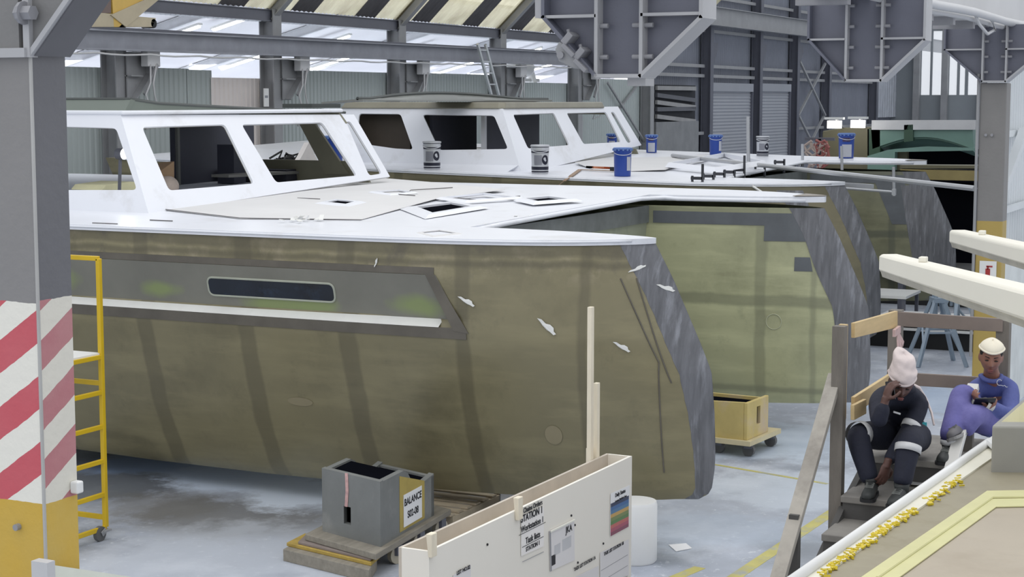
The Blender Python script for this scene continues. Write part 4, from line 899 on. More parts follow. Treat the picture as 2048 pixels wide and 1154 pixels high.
m = MB(); m.prism([P1(x, y) - V(.1, 0, 0) for x, y in [(1122, 100), (1130, 84), (1146, 92), (1176, 126), (1186, 140), (1160, 138), (1130, 124)]], (.04, 0, 0)); m.build('clamp_plate', steel, t1, bevel=.008)
m = MB(); c = P1(1135, 111) - V(.12, 0, 0); m.cyl(c, c + V(.05, 0, 0), .024, 14); m.build('pivot', bolt_m, t1)
m = MB(); a, b = P1(1291, 153), P1(1255, 153); m.box((XB1 + .0, min(a.y, b.y), a.z - .06), (XB1 + .15, max(a.y, b.y), a.z)); m.build('cut_column_end', brk_edge, t1)
t3, p3_, P3 = bracket('hanging_bracket', 'slate bracket on top of the yellow footed column at right', 1892, 1966, 2013, 2090, 100, 163, XB3)
col3 = M('far_column_paint', (128, 126, 124), 0.55, 0, 0.09, 1.2, 0.2, 30)
zy = onx(1970, 442, XB3).z
def yfoot(nt, src):
    tc = nd(nt, 'ShaderNodeTexCoord'); sx = nd(nt, 'ShaderNodeSeparateXYZ'); nt.links.new(tc.outputs['Object'], sx.inputs[0])
    return mixc(nt, mathn(nt, 'LESS_THAN', sx.outputs['Z'], zy), src, rgb((176, 152, 84)))
remix(col3, yfoot)
YB = 4.29
ya_, yb_ = onx(1957, 300, XB3).y, onx(2010, 300, XB3).y; xa, xb = XB3, XB3 + .3
t = thing('steel_column', 'grey column with yellow foot beside the white cladding at right', 'column', (XB3, (ya_ + yb_) / 2, 0))
m = MB(); m.box((XB3, yb_, 0), (XB3 + .3, ya_, p3_[1].z - .02)); m.build('shaft', col3, t, bevel=.012)
m = MB(); m.cyl((XB3 - .02, ya_ + .02, .9), (XB3 - .02, ya_ + .02, p3_[1].z + .1), .02, 8); m.build('conduit', steel, t)
for k in (0, 1): m = MB(); c = onx(1972 + k * 12, 270, XB3 - .01); m.cyl(c, c - V(.02, 0, 0), .02, 8); m.build('bolt', bolt_m, t)
p = onx(1976, 546, XB3); t = thing('extinguisher_sign', 'white sign with red extinguisher symbol on the yellow column foot', 'sign', (XB3, p.y, p.z))
m = MB(); m.box((XB3 - .02, p.y - .11, p.z - .15), (XB3 - .005, p.y + .11, p.z + .16)); m.build('plate', white_plastic, t)
red_m = M('sign_red', (166, 52, 52), .5, 0, .05)
m = MB(); m.box((XB3 - .026, p.y - .03, p.z - .1), (XB3 - .02, p.y + .03, p.z + .06)); m.box((XB3 - .026, p.y - .012, p.z + .05), (XB3 - .02, p.y + .012, p.z + .09)); m.box((XB3 - .026, p.y - .06, p.z + .08), (XB3 - .02, p.y + .02, p.z + .1)); m.build('symbol', red_m, t)
# white cladding along the row beyond the yellow-footed column
X0 = xb + .3; struct(corr('X', X0, 60, 0, 5.2, YB + .1, per=.2).build('wall_right', clad_white))
for z in (at(2020, 418, YB).z, at(2015, 268, YB).z):
    m = MB(); m.bar((X0, YB + .02, z), (50, YB + .02, z), .06, .09); tag(m.build('wall_rail', clad_white), 'white rail fixed across the white cladding right of the column', 'rail', 'white rails right of the column')
a, b = at(1990, 420, YB - .1), at(2048, 262, YB - .1); m = MB(); m.bar(a, b, .12, .12); tag(m.build('brace', clad_white), 'white diagonal brace across the cladding at the right edge', 'brace')
m = MB(); c = at(2010, 650, YB - .2); m.box((xb + .08, YB - .2, 0), (c.x + 3, YB - .15, c.z + .85)); m.build('board', M('pale_board', (214, 218, 216), .5)); o = C.objects[-1]; o.name = 'white_board_panel'; tag(o, 'plain white board panel leaning behind the sitting person in blue', 'panel')
# ================================================================ yellow ladder cart
yel = M('yellow_cart_paint', (206, 172, 28), 0.45, 0, 0.08, 3)
Cc0 = onz(212, 1078, 0); Xl, Yl = Cc0.x, Cc0.y
P = lambda x, y: ony(x, y, Yl)
t = thing('ladder_cart', 'yellow wheeled ladder platform between striped column and boat', 'ladder', (Xl, Yl, 0))
zt = P(206, 516).z; zbm = P(216, 1052).z; LX, LY = 0.85, 0.62
for x in (Xl, Xl - LX):
    for y in (Yl, Yl + LY): m = MB(); m.bar((x, y, zbm), (x, y, zt), .045, .045, (1, 0, 0)); m.build('upright', yel, t, bevel=.005)
    m = MB(); m.bar((x, Yl, zt), (x, Yl + LY, zt), .045, .045); m.build('top_rail', yel, t, bevel=.005)
for py in (712, 783, 852, 921, 988, 1055):
    z = P(210, py).z; m = MB(); m.bar((Xl, Yl, z), (Xl - LX, Yl, z), .035, .045); m.build('rung', yel, t, bevel=.005)
    if py in (712, 1055): m = MB(); m.bar((Xl, Yl + LY, z), (Xl - LX, Yl + LY, z), .035, .045); m.build('rung', yel, t)
for py in (712, 765, 1035):
    z = P(210, py).z - .0; m = MB(); m.bar((Xl, Yl, z), (Xl, Yl + LY, z), .035, .045); m.bar((Xl - LX, Yl, z), (Xl - LX, Yl + LY, z), .035, .045) if False else None; m.build('cross_rail', yel, t)
zsh = P(210, 712).z; m = MB(); m.box((Xl - LX, Yl, zsh + .02), (Xl, Yl + LY, zsh + .04)); m.build('platform', white_plastic, t)
for x in (Xl, Xl - LX):
    for y in (Yl, Yl + LY):
        m = MB(); m.cyl((x - .09, y - .02, .075), (x - .09, y + .02, .075), .075, 18); w = m.build('caster', M('caster_grey', (92, 92, 92), .5), t)
        m = MB(); m.bar((x - .03, y - .03, zbm - .02), (x - .09, y - .03, .07), .05, .01, (0, 1, 0)); m.bar((x - .03, y + .03, zbm - .02), (x - .09, y + .03, .07), .05, .01, (0, 1, 0)); m.box((x - .08, y - .05, zbm - .04), (x + .03, y + .05, zbm - .02)); m.build('caster_fork', steel, w)
# ================================================================ hull cradle with dolly (BALANCE block)
blk = M('cradle_grey_laminate', (122, 124, 122), 0.6, 0, 0.12, 2, 0.2, 20, dirt=(146, 146, 142), damt=.35)
ply_w = M('weathered_ply', (140, 134, 122), 0.75, 0, 0.18, 3, 0.2, 25, stretch=(1, 6, 6))
ply_y = M('yellow_foam_board', (176, 150, 76), 0.8, 0, 0.2, 8, .4, 30)
paper_m = M('white_paper', (236, 236, 236), 0.7, 0, 0.015)
ink = M('black_ink', (30, 30, 34), 0.6)
c0 = onz(640, 1090, 0); gx = onz(790, 1115, 0)
zD = 0.24
A = onz(566, 1062, zD); B = onz(640, 1034, zD); 
pf = lambda x, y: onz(x, y, zD)
f0, f1, f2 = pf(610, 1068), pf(752, 1108), pf(902, 1018)     # dolly top: front left, front right, rear right corners
ex = (f1 - f0); ey = (f2 - f1)
ux = (f2 - f1).normalized(); uy = (f0 - f1).normalized(); Ld, Wd = (f2 - f1).length, (f0 - f1).length
t = thing('dolly', 'low wheeled plywood dolly under the grey hull cradle block', 'dolly', (f1 + (f2 - f1) * .5 + uy * Wd / 2) * 1.0 - V(0, 0, zD))
cn = lambda a, b, z: V(f1.x, f1.y, 0) + ux * a + uy * b + V(0, 0, z)
m = MB(); m.hexa([cn(0, 0, zD - .06), cn(Ld, 0, zD - .06), cn(Ld, Wd, zD - .06), cn(0, Wd, zD - .06)], [cn(0, 0, zD), cn(Ld, 0, zD), cn(Ld, Wd, zD), cn(0, Wd, zD)]); m.build('deck_board', ply_w, t, bevel=.006)
wheel_w = M('dolly_wheel', (176, 168, 150), .5)
for a in (.3, .6, .9):
    for b in (.06, .94):
        m = MB(); c = cn(Ld * a, Wd * b, .085); m.cyl(c - uy * .025, c + uy * .025, .085, 18); w = m.build('caster', wheel_w, t); m = MB(); c2 = cn(Ld * a, Wd * b, .13); m.cbox(c2, (.09, .09, .09)); m.build('caster_fork', steel_dk, w)
t = thing('hull_cradle', 'grey cradle block lettered BALANCE 502-08 under the nearest hull', 'cradle', cn(Ld * .45, Wd * .5, zD))

def ab(px, py): q = onz(px, py, zD) - V(f1.x, f1.y, zD); den = ux.x * uy.y - ux.y * uy.x; return (q.x * uy.y - q.y * uy.x) / den, (ux.x * q.y - ux.y * q.x) / den
(qa, qb) = ab(638, 1066); (ra, rb) = ab(768, 1090); (sa, sb) = ab(882, 1034)
a0, a1, b0, b1 = (qa + ra) / 2, sa, rb, qb; zt0 = zD + .62; zt1 = .42
g = lambda a, b, z: cn(a, b, z)
am = a0 + (a1 - a0) * .42
m = MB(); th = .07
# front wall, with rectangular slot
def wall(p, q, z0, z1, slot=None, th_=th, dr=None):
    m = MB(); d = (q - p); holes = []
    if slot: s0, s1, h0, h1 = slot; holes = [[p + d * s0 + V(0, 0, h0), p + d * s1 + V(0, 0, h0), p + d * s1 + V(0, 0, h1), p + d * s0 + V(0, 0, h1)]]
    m.holed([p + V(0, 0, z0), q + V(0, 0, z0), q + V(0, 0, z1), p + V(0, 0, z1)], holes, dr); return m
m = wall(g(a0 - .001, b0 - .001, 0), g(a0 - .001, b1 + .001, 0), zD, zD + .61, (.5, .62, zD + .13, zD + .3), dr=ux * th); m.build('end_wall', blk, t)
m = MB(); pts = [g(a0, b0, zD), g(a1, b0, zD), g(a1, b0, zD + .42), g(am + .42, b0, zD + .38), g(am + .25, b0, zD + .4), g(am + .1, b0, zD + .56), g(am, b0, zD + .60), g(a0, b0, zD + .6)]
m.holed(pts, [], uy * th); m.build('side_wall', blk, t)
m = MB(); m.holed([p + uy * (b1 - b0 - th) for p in pts], [], uy * th); m.build('side_wall', blk, t)
m = wall(g(a1, b0, 0), g(a1, b1, 0), zD, zD + .4, dr=-ux * th); m.build('end_wall', blk, t)
m = MB(); m.slab([[g(a, b, zD + z) for b in (b0 + .06, (b0 + b1) / 2, b1 - .06)] for a, z in ((a0 + .06, .54), (am, .54), (am + .12, .48), (am + .25, .36), (a1 - .06, .34))], (0, 0, .04)); m.build('saddle', hole_m, t)
m = MB(); m.hexa([g(am - .1, b0 - .004, zD + .03), g(am + .5, b0 - .004, zD + .03), g(am + .5, b0 - .004, zD + .4), g(am - .1, b0 - .004, zD + .57)], [g(am - .1, b0, zD + .03), g(am + .5, b0, zD + .03), g(am + .5, b0, zD + .4), g(am - .1, b0, zD + .57)]); m.build('yellow_face', M('old_yellow_face', (178, 158, 86), .6, 0, .15, 3), t)
m = MB(); L = [g(a0 - .01, b0 + (b1 - b0) * .56, zD + .62), g(a0 - .012, b0 + (b1 - b0) * .55, zD + .45), g(a0 - .012, b0 + (b1 - b0) * .57, zD + .3)]
m.bar(L[0], L[1], .03, .005, ux); m.bar(L[1], L[2], .03, .005, ux); o = m.build('tape_strip', M('barrier_tape', (200, 160, 156), .5, 0, .25, 18), t)
ps = thing('paper_sign', 'white paper sign reading BALANCE 502-08 on the cradle side', 'sign', g(am + .2, b0 - .008, zD + .25))
m = MB(); s0, s1 = am - .02, am + .42; m.hexa([g(s0, b0 - .012, zD + .06), g(s1, b0 - .012, zD + .06), g(s1, b0 - .012, zD + .37), g(s0, b0 - .012, zD + .37)], [g(s0, b0 - .006, zD + .06), g(s1, b0 - .006, zD + .06), g(s1, b0 - .006, zD + .37), g(s0, b0 - .006, zD + .37)]); m.build('paper', paper_m, ps)
text('lettering', 'BALANCE', g((s0 + s1) / 2, b0 - .014, zD + .29), ux, (0, 0, 1), .095, ink, ps, bold=.002)
text('lettering', 'S02-08', g((s0 + s1) / 2, b0 - .014, zD + .16), ux, (0, 0, 1), .095, ink, ps, bold=.002)
# timbers lying in front of the dolly
def plank(name, q, z0, z1, mt, lab):
    Q = [onz(x, y, z1) for x, y in q]; m = MB(); m.hexa([V(p.x, p.y, z0) for p in Q], [V(p.x, p.y, z1) for p in Q]); tag(m.build(name, mt, bevel=.006), lab, 'board')
plank('timber', [(566, 1098), (738, 1140), (754, 1116), (600, 1080)], 0, .115, ply_w, 'thick grey timber lying lowest in front of the dolly')
plank('foam_board', [(573, 1085), (742, 1125), (768, 1102), (610, 1066)], .115, .15, ply_y, 'yellow foam board lying on the thick timber')
plank('timber', [(596, 1083), (741, 1117), (755, 1101), (612, 1068)], .15, .177, M('brown_grey_ply', (134, 122, 116), .75, 0, .15, 4), 'brown grey plank lying on the yellow foam board by the dolly')
# pallet and far cradle under the hull
t = thing('pallet', 'wooden pallet lying on the floor behind the cradle block', 'pallet', onz(945, 1000, 0))
pa, pb, pc = onz(885, 1018, .13), onz(905, 1030, .13), onz(1005, 985, .13); e1 = (pc - pb).normalized(); e2 = V(-e1.y, e1.x, 0); pl = (pc - pb).length
wood = M('pallet_wood', (186, 172, 148), .8, 0, .2, 3, .2, 25)
for k in range(7): m = MB(); c = pb + e1 * (pl * k / 6); m.bar(c, c + e2 * .95, .1, .02); m.build('slat', wood, t)
for b in (.04, .47, .9): m = MB(); c = pb + e2 * b - V(0, 0, .06); m.bar(c, c + e1 * pl, .09, .09); m.build('bearer', wood, t)
t = thing('hull_cradle', 'grey cradle half hidden behind the notice board with paper sign', 'cradle', onz(1010, 1010, 0))
c = onz(1062, 1035, 0); c.z = 0; m = MB(); m.box((c.x - .1, c.y - .1, .0), (c.x + .7, c.y + .32, .28)); m.build('block', blk, t, bevel=.01)
t2 = thing('paper_sign', 'white paper sign on the cradle behind the notice board edge', 'sign', c + V(-.1, .1, .2)); m = MB(); m.box((c.x - .108, c.y - .1, .06), (c.x - .1, c.y + .3, .27)); m.build('paper', paper_m, t2)
text('lettering', 'No.02', V(c.x - .11, c.y + .08, .18), (0, -1, 0), (0, 0, 1), .1, ink, t2, bold=.002)
# ---- yellow cradle block on its dolly under the far hull
q0, q1 = onz(1432, 880, .13), onz(1540, 890, .13)
t = thing('dolly', 'pale wooden wheeled dolly under the yellow block at the second bow', 'dolly', V(q0.x, q0.y, 0)); dpt = onz(1562, 872, .13)
cA, cB, cC = onz(1432, 888, .14), onz(1500, 895, .14), onz(1562, 868, .14)
e1 = (cC - cB).normalized(); e2 = V(-e1.y, e1.x, 0); Lc = (cC - cB).length; Wc = .95
k_ = lambda a, b, z: V(cB.x, cB.y, 0) + e1 * a + e2 * b + V(0, 0, z)
m = MB(); m.hexa([k_(0, 0, .15), k_(Lc, 0, .15), k_(Lc, Wc, .15), k_(0, Wc, .15)], [k_(0, 0, .21), k_(Lc, 0, .21), k_(Lc, Wc, .21), k_(0, Wc, .21)]); m.build('deck_board', M('pale_cream_board', (206, 194, 158), .7, 0, .1, 3), t)
for a in (.15, .85):
    for b in (.08, .5, .92): m = MB(); c = k_(Lc * a, Wc * b, .075); m.cyl(c - e1 * .03, c + e1 * .03, .075, 16); w = m.build('caster', M('caster_grey', (92, 92, 92)), t); m = MB(); m.cbox(k_(Lc * a, Wc * b, .125), (.1, .1, .05)); m.build('caster_fork', steel_dk, w)
t = thing('hull_cradle', 'yellow cradle block with dark slot under the second bow', 'cradle', k_(Lc * .4, Wc * .5, .21))
yb_m = M('yellow_block', (200, 180, 116), .65, 0, .15, 2, dirt=(196, 178, 158), damt=.45)
m = wall(k_(.05, .06, 0), k_(Lc * .72, .06, 0), .21, .67, (.45, .62, .36, .58), dr=e2 * .05); m.build('side_wall', yb_m, t, bevel=.008)
m = MB(); m.hexa([k_(.05, .11, .21), k_(.1, .11, .21), k_(.1, .9, .21), k_(.05, .9, .21)], [k_(.05, .11, .67), k_(.1, .11, .67), k_(.1, .9, .64), k_(.05, .9, .64)]); m.build('end_wall', yb_m, t)
m = MB(); m.hexa([k_(Lc * .67, .11, .21), k_(Lc * .72, .11, .21), k_(Lc * .72, .9, .21), k_(Lc * .67, .9, .21)], [k_(Lc * .67, .11, .64), k_(Lc * .72, .11, .64), k_(Lc * .72, .9, .64), k_(Lc * .67, .9, .64)]); m.build('end_wall', yb_m, t)
m = MB(); m.hexa([k_(.1, .85, .21), k_(Lc * .67, .85, .21), k_(Lc * .67, .9, .21), k_(.1, .9, .21)], [k_(.1, .85, .64), k_(Lc * .67, .85, .64), k_(Lc * .67, .9, .64), k_(.1, .9, .64)]); m.build('side_wall', yb_m, t)
m = MB(); m.hexa([k_(.1, .11, .24), k_(Lc * .67, .11, .24), k_(Lc * .67, .85, .24), k_(.1, .85, .24)], [k_(.1, .11, .60), k_(Lc * .67, .11, .60), k_(Lc * .67, .85, .60), k_(.1, .85, .60)]); m.build('saddle', hole_m, t)  # black block fills the hollow, painting the slot's shade
# drum behind the notice board, paper on the floor
c = onz(1272, 1128, 0); m = MB(); c2 = V(c.x + .1, c.y + .05, 0); m.lathe([(.19, 0), (.205, .02), (.205, .55), (.195, .58), (.0, .58)], c2, 32); tag(m.build('drum', white_plastic, None, auto=40), 'white upright drum standing behind the notice board end', 'drum')
Q = [onz(x, y, .004) for x, y in [(1337, 1090), (1372, 1087), (1384, 1097), (1352, 1103)]]; m = MB(); m.prism(Q, (0, 0, .004)); tag(m.build('paper_scrap', paper_m), 'white scrap of paper lying on the grey floor', 'scrap')
# ================================================================ notice board
bd = M('cream_board', (236, 231, 220), 0.55, 0, 0.025, 0.8)
bd_e = M('raw_board_edge', (196, 186, 172), 0.7, 0, 0.12, 3)
zB = 2.05; X0, X1 = ony(805, 1100, 4.1).x, ony(1263, 912, 4.0).x
Yf, Yk = 4.0, 4.16
bA = onz(858, 1103, zB); bB = onz(1264, 912, zB); dB = (V(bB.x, bB.y, 0) - V(bA.x, bA.y, 0)); LB = dB.length; dB = dB.normalized(); nB = V(dB.y, -dB.x, 0)
if nB.y > 0: nB = -nB
bp = lambda s_, z, o=0.0: V(bA.x, bA.y, 0) + dB * s_ + nB * o + V(0, 0, z)
sB = lambda x, y: (lambda p: ((p - bA).dot(dB), p.z))(onp(x, y, bA, nB))
t = thing('notice_board', 'hollow cream notice board wall standing in the middle foreground', 'board', bp(LB / 2, 0))
TH = .16
m = MB(); m.hexa([bp(0, 0), bp(LB, 0), bp(LB, 0, -.018), bp(0, 0, -.018)], [bp(0, zB), bp(LB, zB), bp(LB, zB, -.018), bp(0, zB, -.018)]); m.build('front_panel', bd, t)
m = MB(); m.hexa([bp(0, 0, -TH), bp(LB, 0, -TH), bp(LB, 0, -TH - .018), bp(0, 0, -TH - .018)], [bp(0, zB, -TH), bp(LB, zB, -TH), bp(LB, zB, -TH - .018), bp(0, zB, -TH - .018)]); m.build('back_panel', bd_e, t)
for s_ in (0, LB - .018):
    m = MB(); m.hexa([bp(s_, 0, -.018), bp(s_ + .018, 0, -.018), bp(s_ + .018, 0, -TH), bp(s_, 0, -TH)], [bp(s_, zB, -.018), bp(s_ + .018, zB, -.018), bp(s_ + .018, zB, -TH), bp(s_, zB, -TH)]); m.build('end_panel', bd, t)
m = MB(); m.hexa([bp(.02, zB - .14, -.018), bp(LB - .02, zB - .14, -.018), bp(LB - .02, zB - .14, -TH), bp(.02, zB - .14, -TH)], [bp(.02, zB - .12, -.018), bp(LB - .02, zB - .12, -.018), bp(LB - .02, zB - .12, -TH), bp(.02, zB - .12, -TH)]); m.build('inner_rail', bd_e, t)
bat = M('pine_batten', (230, 220, 198), .65, 0, .08, 3, stretch=(6, 6, 1))
for (x, y0, y1) in ((862, 1065, 1112), (1035, 993, 1038)):
    s_, z0 = sB(x, y1); _, z1 = sB(x, y0); m = MB(); m.hexa([bp(s_ - .035, z0, .003), bp(s_ + .02, z0, .003), bp(s_ + .02, z0, .025), bp(s_ - .035, z0, .025)], [bp(s_ - .035, z1, -.01), bp(s_ + .02, z1, -.01), bp(s_ + .02, z1, .025), bp(s_ - .035, z1, .025)]); m.build('batten_clip', bat, t, bevel=.004)
yk = -TH - .02
sK = lambda x, y: (lambda p: ((p - bA).dot(dB), p.z))(onp(x, y, bp(0, 0, yk), nB))
for (x, y0, y1, w, o_) in ((1186, 614, 915, .042, 0), (1197, 766, 918, .042, .002), (1197, 895, 960, .11, -.033)):
    s_, zt_ = sK(x, y0); _, zl_ = sK(x, y1); m = MB(); m.hexa([bp(s_ - w / 2, zl_ - .3, yk + o_), bp(s_ + w / 2, zl_ - .3, yk + o_), bp(s_ + w / 2, zl_ - .3, yk + o_ - .03), bp(s_ - w / 2, zl_ - .3, yk + o_ - .03)], [bp(s_ - w / 2, zt_, yk + o_), bp(s_ + w / 2, zt_, yk + o_), bp(s_ + w / 2, zt_, yk + o_ - .03), bp(s_ - w / 2, zt_, yk + o_ - .03)]); m.build('upright_batten', bat, t, bevel=.003)
def sheet(name, label, cat, quad, mat=None, o_=.003, th=.002):
    s_ = [sB(*q) for q in quad]; c = bp(sum(a for a, b in s_) / 4, sum(b for a, b in s_) / 4, o_); t = thing(name, label, cat, c)
    m = MB(); m.hexa([bp(a, b, o_) for a, b in s_], [bp(a, b, o_ + th) for a, b in s_]); m.build('paper', mat or paper_m, t); return t, s_
def lines(t, x0, y0, x1, y1, n, hgt, mat, name='print', jag=.9, o_=.006):
    for i in range(n):
        pass
def btext(t, s_, x, y, size, bold=.0015, mat=None, under=False, ang=0.0):
    a, z = sB(x, y); xd = dB * math.cos(ang) + V(0, 0, math.sin(ang)); yd = V(0, 0, 1) * math.cos(ang) - dB * math.sin(ang)
    o = text('lettering', s_, bp(a, z, .0065), xd, yd, size, mat or ink, t, bold=bold)
    if under: m = MB(); L = size * .27 * len(s_); m.hexa([bp(a - L, z - size * .52, .006), bp(a + L, z - size * .52, .006), bp(a + L, z - size * .46, .006), bp(a - L, z - size * .46, .006)], [bp(a - L, z - size * .52, .007), bp(a + L, z - size * .52, .007), bp(a + L, z - size * .46, .007), bp(a - L, z - size * .46, .007)]); m.build('underline', ink, t)
    return o
faint = M('faint_print', (150, 150, 154), .7); pgrey = M('grey_paper', (224, 221, 220), .6, 0, .02)
t, s_ = sheet('station_notice', 'white notice sheets reading STATION 1 Workstation 1 Task lists on the board', 'notice', [(1041, 1032), (1086, 1012), (1086, 1092), (1041, 1112)], M('notice_paper', (238, 234, 230), .6, 0, .01))
btext(t, 'Chaina Orders', 1064, 1013, .04, .0008); btext(t, 'STATION 1', 1062, 1029, .056, .0014); btext(t, 'Workstation 1', 1063, 1049, .048, .0008, under=True); btext(t, 'Task lists', 1064, 1075, .05, .0008, under=True); btext(t, 'STATION 1', 1064, 1092, .036, .0006)
m = MB(); a = [sB(1044, 1124), sB(1086, 1104), sB(1086, 1103), sB(1044, 1123)]; m.hexa([bp(x, z, .003) for x, z in a], [bp(x, z, .005) for x, z in a]); m.build('print_line', faint, t)
t, s_ = sheet('plastic_pocket', 'clear plastic pocket sheet lettered JKA hanging on the board', 'notice', [(1097, 1062), (1147, 1038), (1148, 1120), (1099, 1142)], pgrey)
btext(t, 'JKA', 1136, 1058, .055, .0006)
for (x, y, w, h, mt) in ((1105, 1120, .055, .06, ink), (1132, 1086, .12, .07, M('grey_print', (196, 196, 198), .6)), (1113, 1098, .08, .06, M('grey_print', (196, 196, 198)))):
    a, z = sB(x, y); m = MB(); sk = -.0
    m.hexa([bp(a - w / 2, z - h / 2, .005), bp(a + w / 2, z - h / 2, .005), bp(a + w / 2, z + h / 2, .005), bp(a - w / 2, z + h / 2, .005)], [bp(a - w / 2, z - h / 2, .0062), bp(a + w / 2, z - h / 2, .0062), bp(a + w / 2, z + h / 2, .0062), bp(a - w / 2, z + h / 2, .0062)]); m.build('print_block', mt, t)
m = MB(); a = [sB(1098, 1062), sB(1147, 1038), sB(1147, 1041), sB(1098, 1065)]; m.hexa([bp(x, z, .004) for x, z in a], [bp(x, z, .012) for x, z in a]); m.build('tape', M('clear_tape', (240, 238, 226), .3), t)
m = MB(); a, z = sB(1098, 1062); a2, z2 = sB(1100, 1142); m.bar(bp(a, z, .006), bp(a2, z2, .006), .012, .006, nB); m.build('pocket_edge', faint, t)
t, s_ = sheet('colour_chart', 'colour banded chart with white heading near the board end', 'chart', [(1219, 1073), (1256, 1053), (1258, 970), (1220, 987)], paper_m)
cols_ = [(46, 56, 84), (66, 106, 156), (84, 124, 160), (196, 160, 92), (120, 136, 84), (92, 128, 76), (190, 104, 98), (168, 84, 102), (134, 74, 92)]
s0, zl0 = s_[0]; s1, zl1 = s_[1]; zt0 = s_[3][1]; zt1 = s_[2][1]
for k, c in enumerate(cols_):
    f0, f1 = .76 - k * .084, .76 - (k + 1) * .084; m = MB()
    q = [bp(s0 + .004, zl0 + (zt0 - zl0) * f1, .005), bp(s1 - .004, zl1 + (zt1 - zl1) * f1, .005), bp(s1 - .004, zl1 + (zt1 - zl1) * f0, .005), bp(s0 + .004, zl0 + (zt0 - zl0) * f0, .005)]
    m.prism(q, nB * .0012); m.build('colour_band', M('chart_band_%d' % k, c, .5, 0, .06, 6), t)
btext(t, 'Daily Status', 1239, 986, .034, .0005); btext(t, 'Laminate Workflow Chart', 1240, 997, .017, .0002)
for (q, lab, hd, hx, hy) in [([(1148, 1154), (1196, 1131), (1196, 1170), (1148, 1190)], 'printed task sheet left of the tall task sheet on the board', 'TASK LIST STATION 1A', 1168, 1127),
                             ([(1199, 1170), (1256, 1150), (1256, 1078), (1199, 1105)], 'large printed task sheet under the colour chart', 'TASK LIST STATION 1B', 1226, 1097),
                             ([(905, 1200), (940, 1180), (940, 1130), (905, 1150)], 'small printed sheet low at the left of the board', 'LIST NO.02', 925, 1140)]:
    t, s_ = sheet('task_sheet', lab, 'notice', q, pgrey); btext(t, hd, hx, hy, .03, .0005)
    (a0, z0), (a1, z1), (a2, z2), (a3, z3) = s_; zt_ = min(z2, z3) - .1
    for k in range(5):
        z = zt_ - .07 * k; m = MB(); m.hexa([bp(a0 + .01, z, .005), bp(a1 - .02, z, .005), bp(a1 - .02, z + .003, .005), bp(a0 + .01, z + .003, .005)], [bp(a0 + .01, z, .006), bp(a1 - .02, z, .006), bp(a1 - .02, z + .003, .006), bp(a0 + .01, z + .003, .006)]); m.build('ruled_line', faint, t)
for (x, y) in ((974, 1089), (1206, 1087), (1142, 1031), (1149, 1050), (1155, 1125)):
    a, z = sB(x, y); m = MB(); m.cyl(bp(a, z, 0), bp(a, z, .006), .007, 8); tag(m.build('pin', ink), 'small dark pin stuck in the cream notice board', 'pin', 'pins in the notice board')
# ================================================================ pails on the second boat
blue_p = M('pail_blue', (34, 66, 148), 0.4, 0, 0.06, 3); lid_b = M('pail_lid_blue', (96, 124, 178), 0.4, 0, 0.05); lab_w = M('pail_label_white', (228, 230, 236), 0.5, 0, 0.03); dk_p = M('pail_navy_band', (24, 26, 44), 0.4)
silver = M('pail_silver', (198, 200, 204), 0.35, .3, .04); lab_g = M('pail_label_grey', (176, 178, 188), .5)
def arc_patch(m, r, z0, z1, a0, a1, o=.003, n=12):
    m.slab([[V((r + o) * math.cos(a0 + (a1 - a0) * k / n), (r + o) * math.sin(a0 + (a1 - a0) * k / n), z) for k in range(n + 1)] for z in (z0, z1)], (0, 0, 0.0005)); return m
def pail(kind, h, r, loc, label, rz=0):
    t = thing('paint_pail', label, 'pail', (0, 0, 0), 'paint pails standing on the second boat')
    view = math.pi + .45   # the side that looks back to the hall
    m = MB(); m.lathe([(r * .9, 0), (r * .92, .01), (r * .98, h * .78), (r * 1.0, h * .8), (r * 1.0, h * .95)], seg=28); m.build('body', blue_p if kind != 'bw' else silver, t, auto=40)
    m = MB(); m.lathe([(r * 1.02, h * .93), (r * 1.07, h * .94), (r * 1.07, h * .985), (r * 1.0, h), (r * .95, h * .985), (0, h * .98)], seg=28); m.build('lid', lid_b if kind != 'bw' else silver, t, auto=40)
    if kind != 'bw':
        m = MB()
        for k in range(14):
            a = k * 2 * math.pi / 14; c = V(r * 1.05 * math.cos(a), r * 1.05 * math.sin(a), h * .925); m = MB(); m.cbox(c, (.03, .03, .035), Matrix.Rotation(a, 3, 'Z')); m.build('lid_tab', lid_b, t)
        m = MB(); a0 = view + (.45 if kind == 'b' else -.75); arc_patch(m, r * .97, h * .2 if kind == 'b' else h * .05, h * .68 if kind == 'b' else h * .55, a0, a0 + (.6 if kind == 'b' else 1.3)); m.build('label_patch', lab_w, t)
        if kind == 'bl': m = MB(); arc_patch(m, r * .98, h * .66, h * .82, view - .7, view + .3); m.build('label_patch', M('pail_print', (96, 84, 120), .5, 0, .3, 30), t)
    else:
        for z0, z1 in ((.04, .09), (.13, .24), (.72, .84), (.89, .93)):
            m = MB(); rr = r * (.915 + .06 * z0); m.lathe([(rr, h * z0), (rr + .004, h * z0), (rr + .006, h * z1), (rr, h * z1)], seg=28); m.build('band', dk_p, t, auto=40)
        m = MB(); arc_patch(m, r * .955, h * .3, h * .64, view - .75, view + .2); m.build('label_patch', lab_g, t)
        m = MB(); ca = view + .62
        pts = []
        for k in range(16): b = k * math.pi / 8; a = ca + .42 * math.cos(b); rr = r * .96 + .006; pts.append(V(rr * math.cos(a), rr * math.sin(a), h * (.48 + .17 * math.sin(b))))
        m.prism(pts, V(math.cos(ca), math.sin(ca), 0) * .001); m.build('round_emblem', dk_p, t)
    m = MB(); L = [V(r * 1.02 * math.cos(view + a), r * 1.02 * math.sin(view + a), h * (.86 - .12 * math.cos(a * 1.0))) for a in [x * .2 - 1.5 for x in range(16)]]; m.tube(L, .006, 5); m.build('handle', silver, t)
    t.location = loc; t.rotation_euler = (0, 0, rz); return t
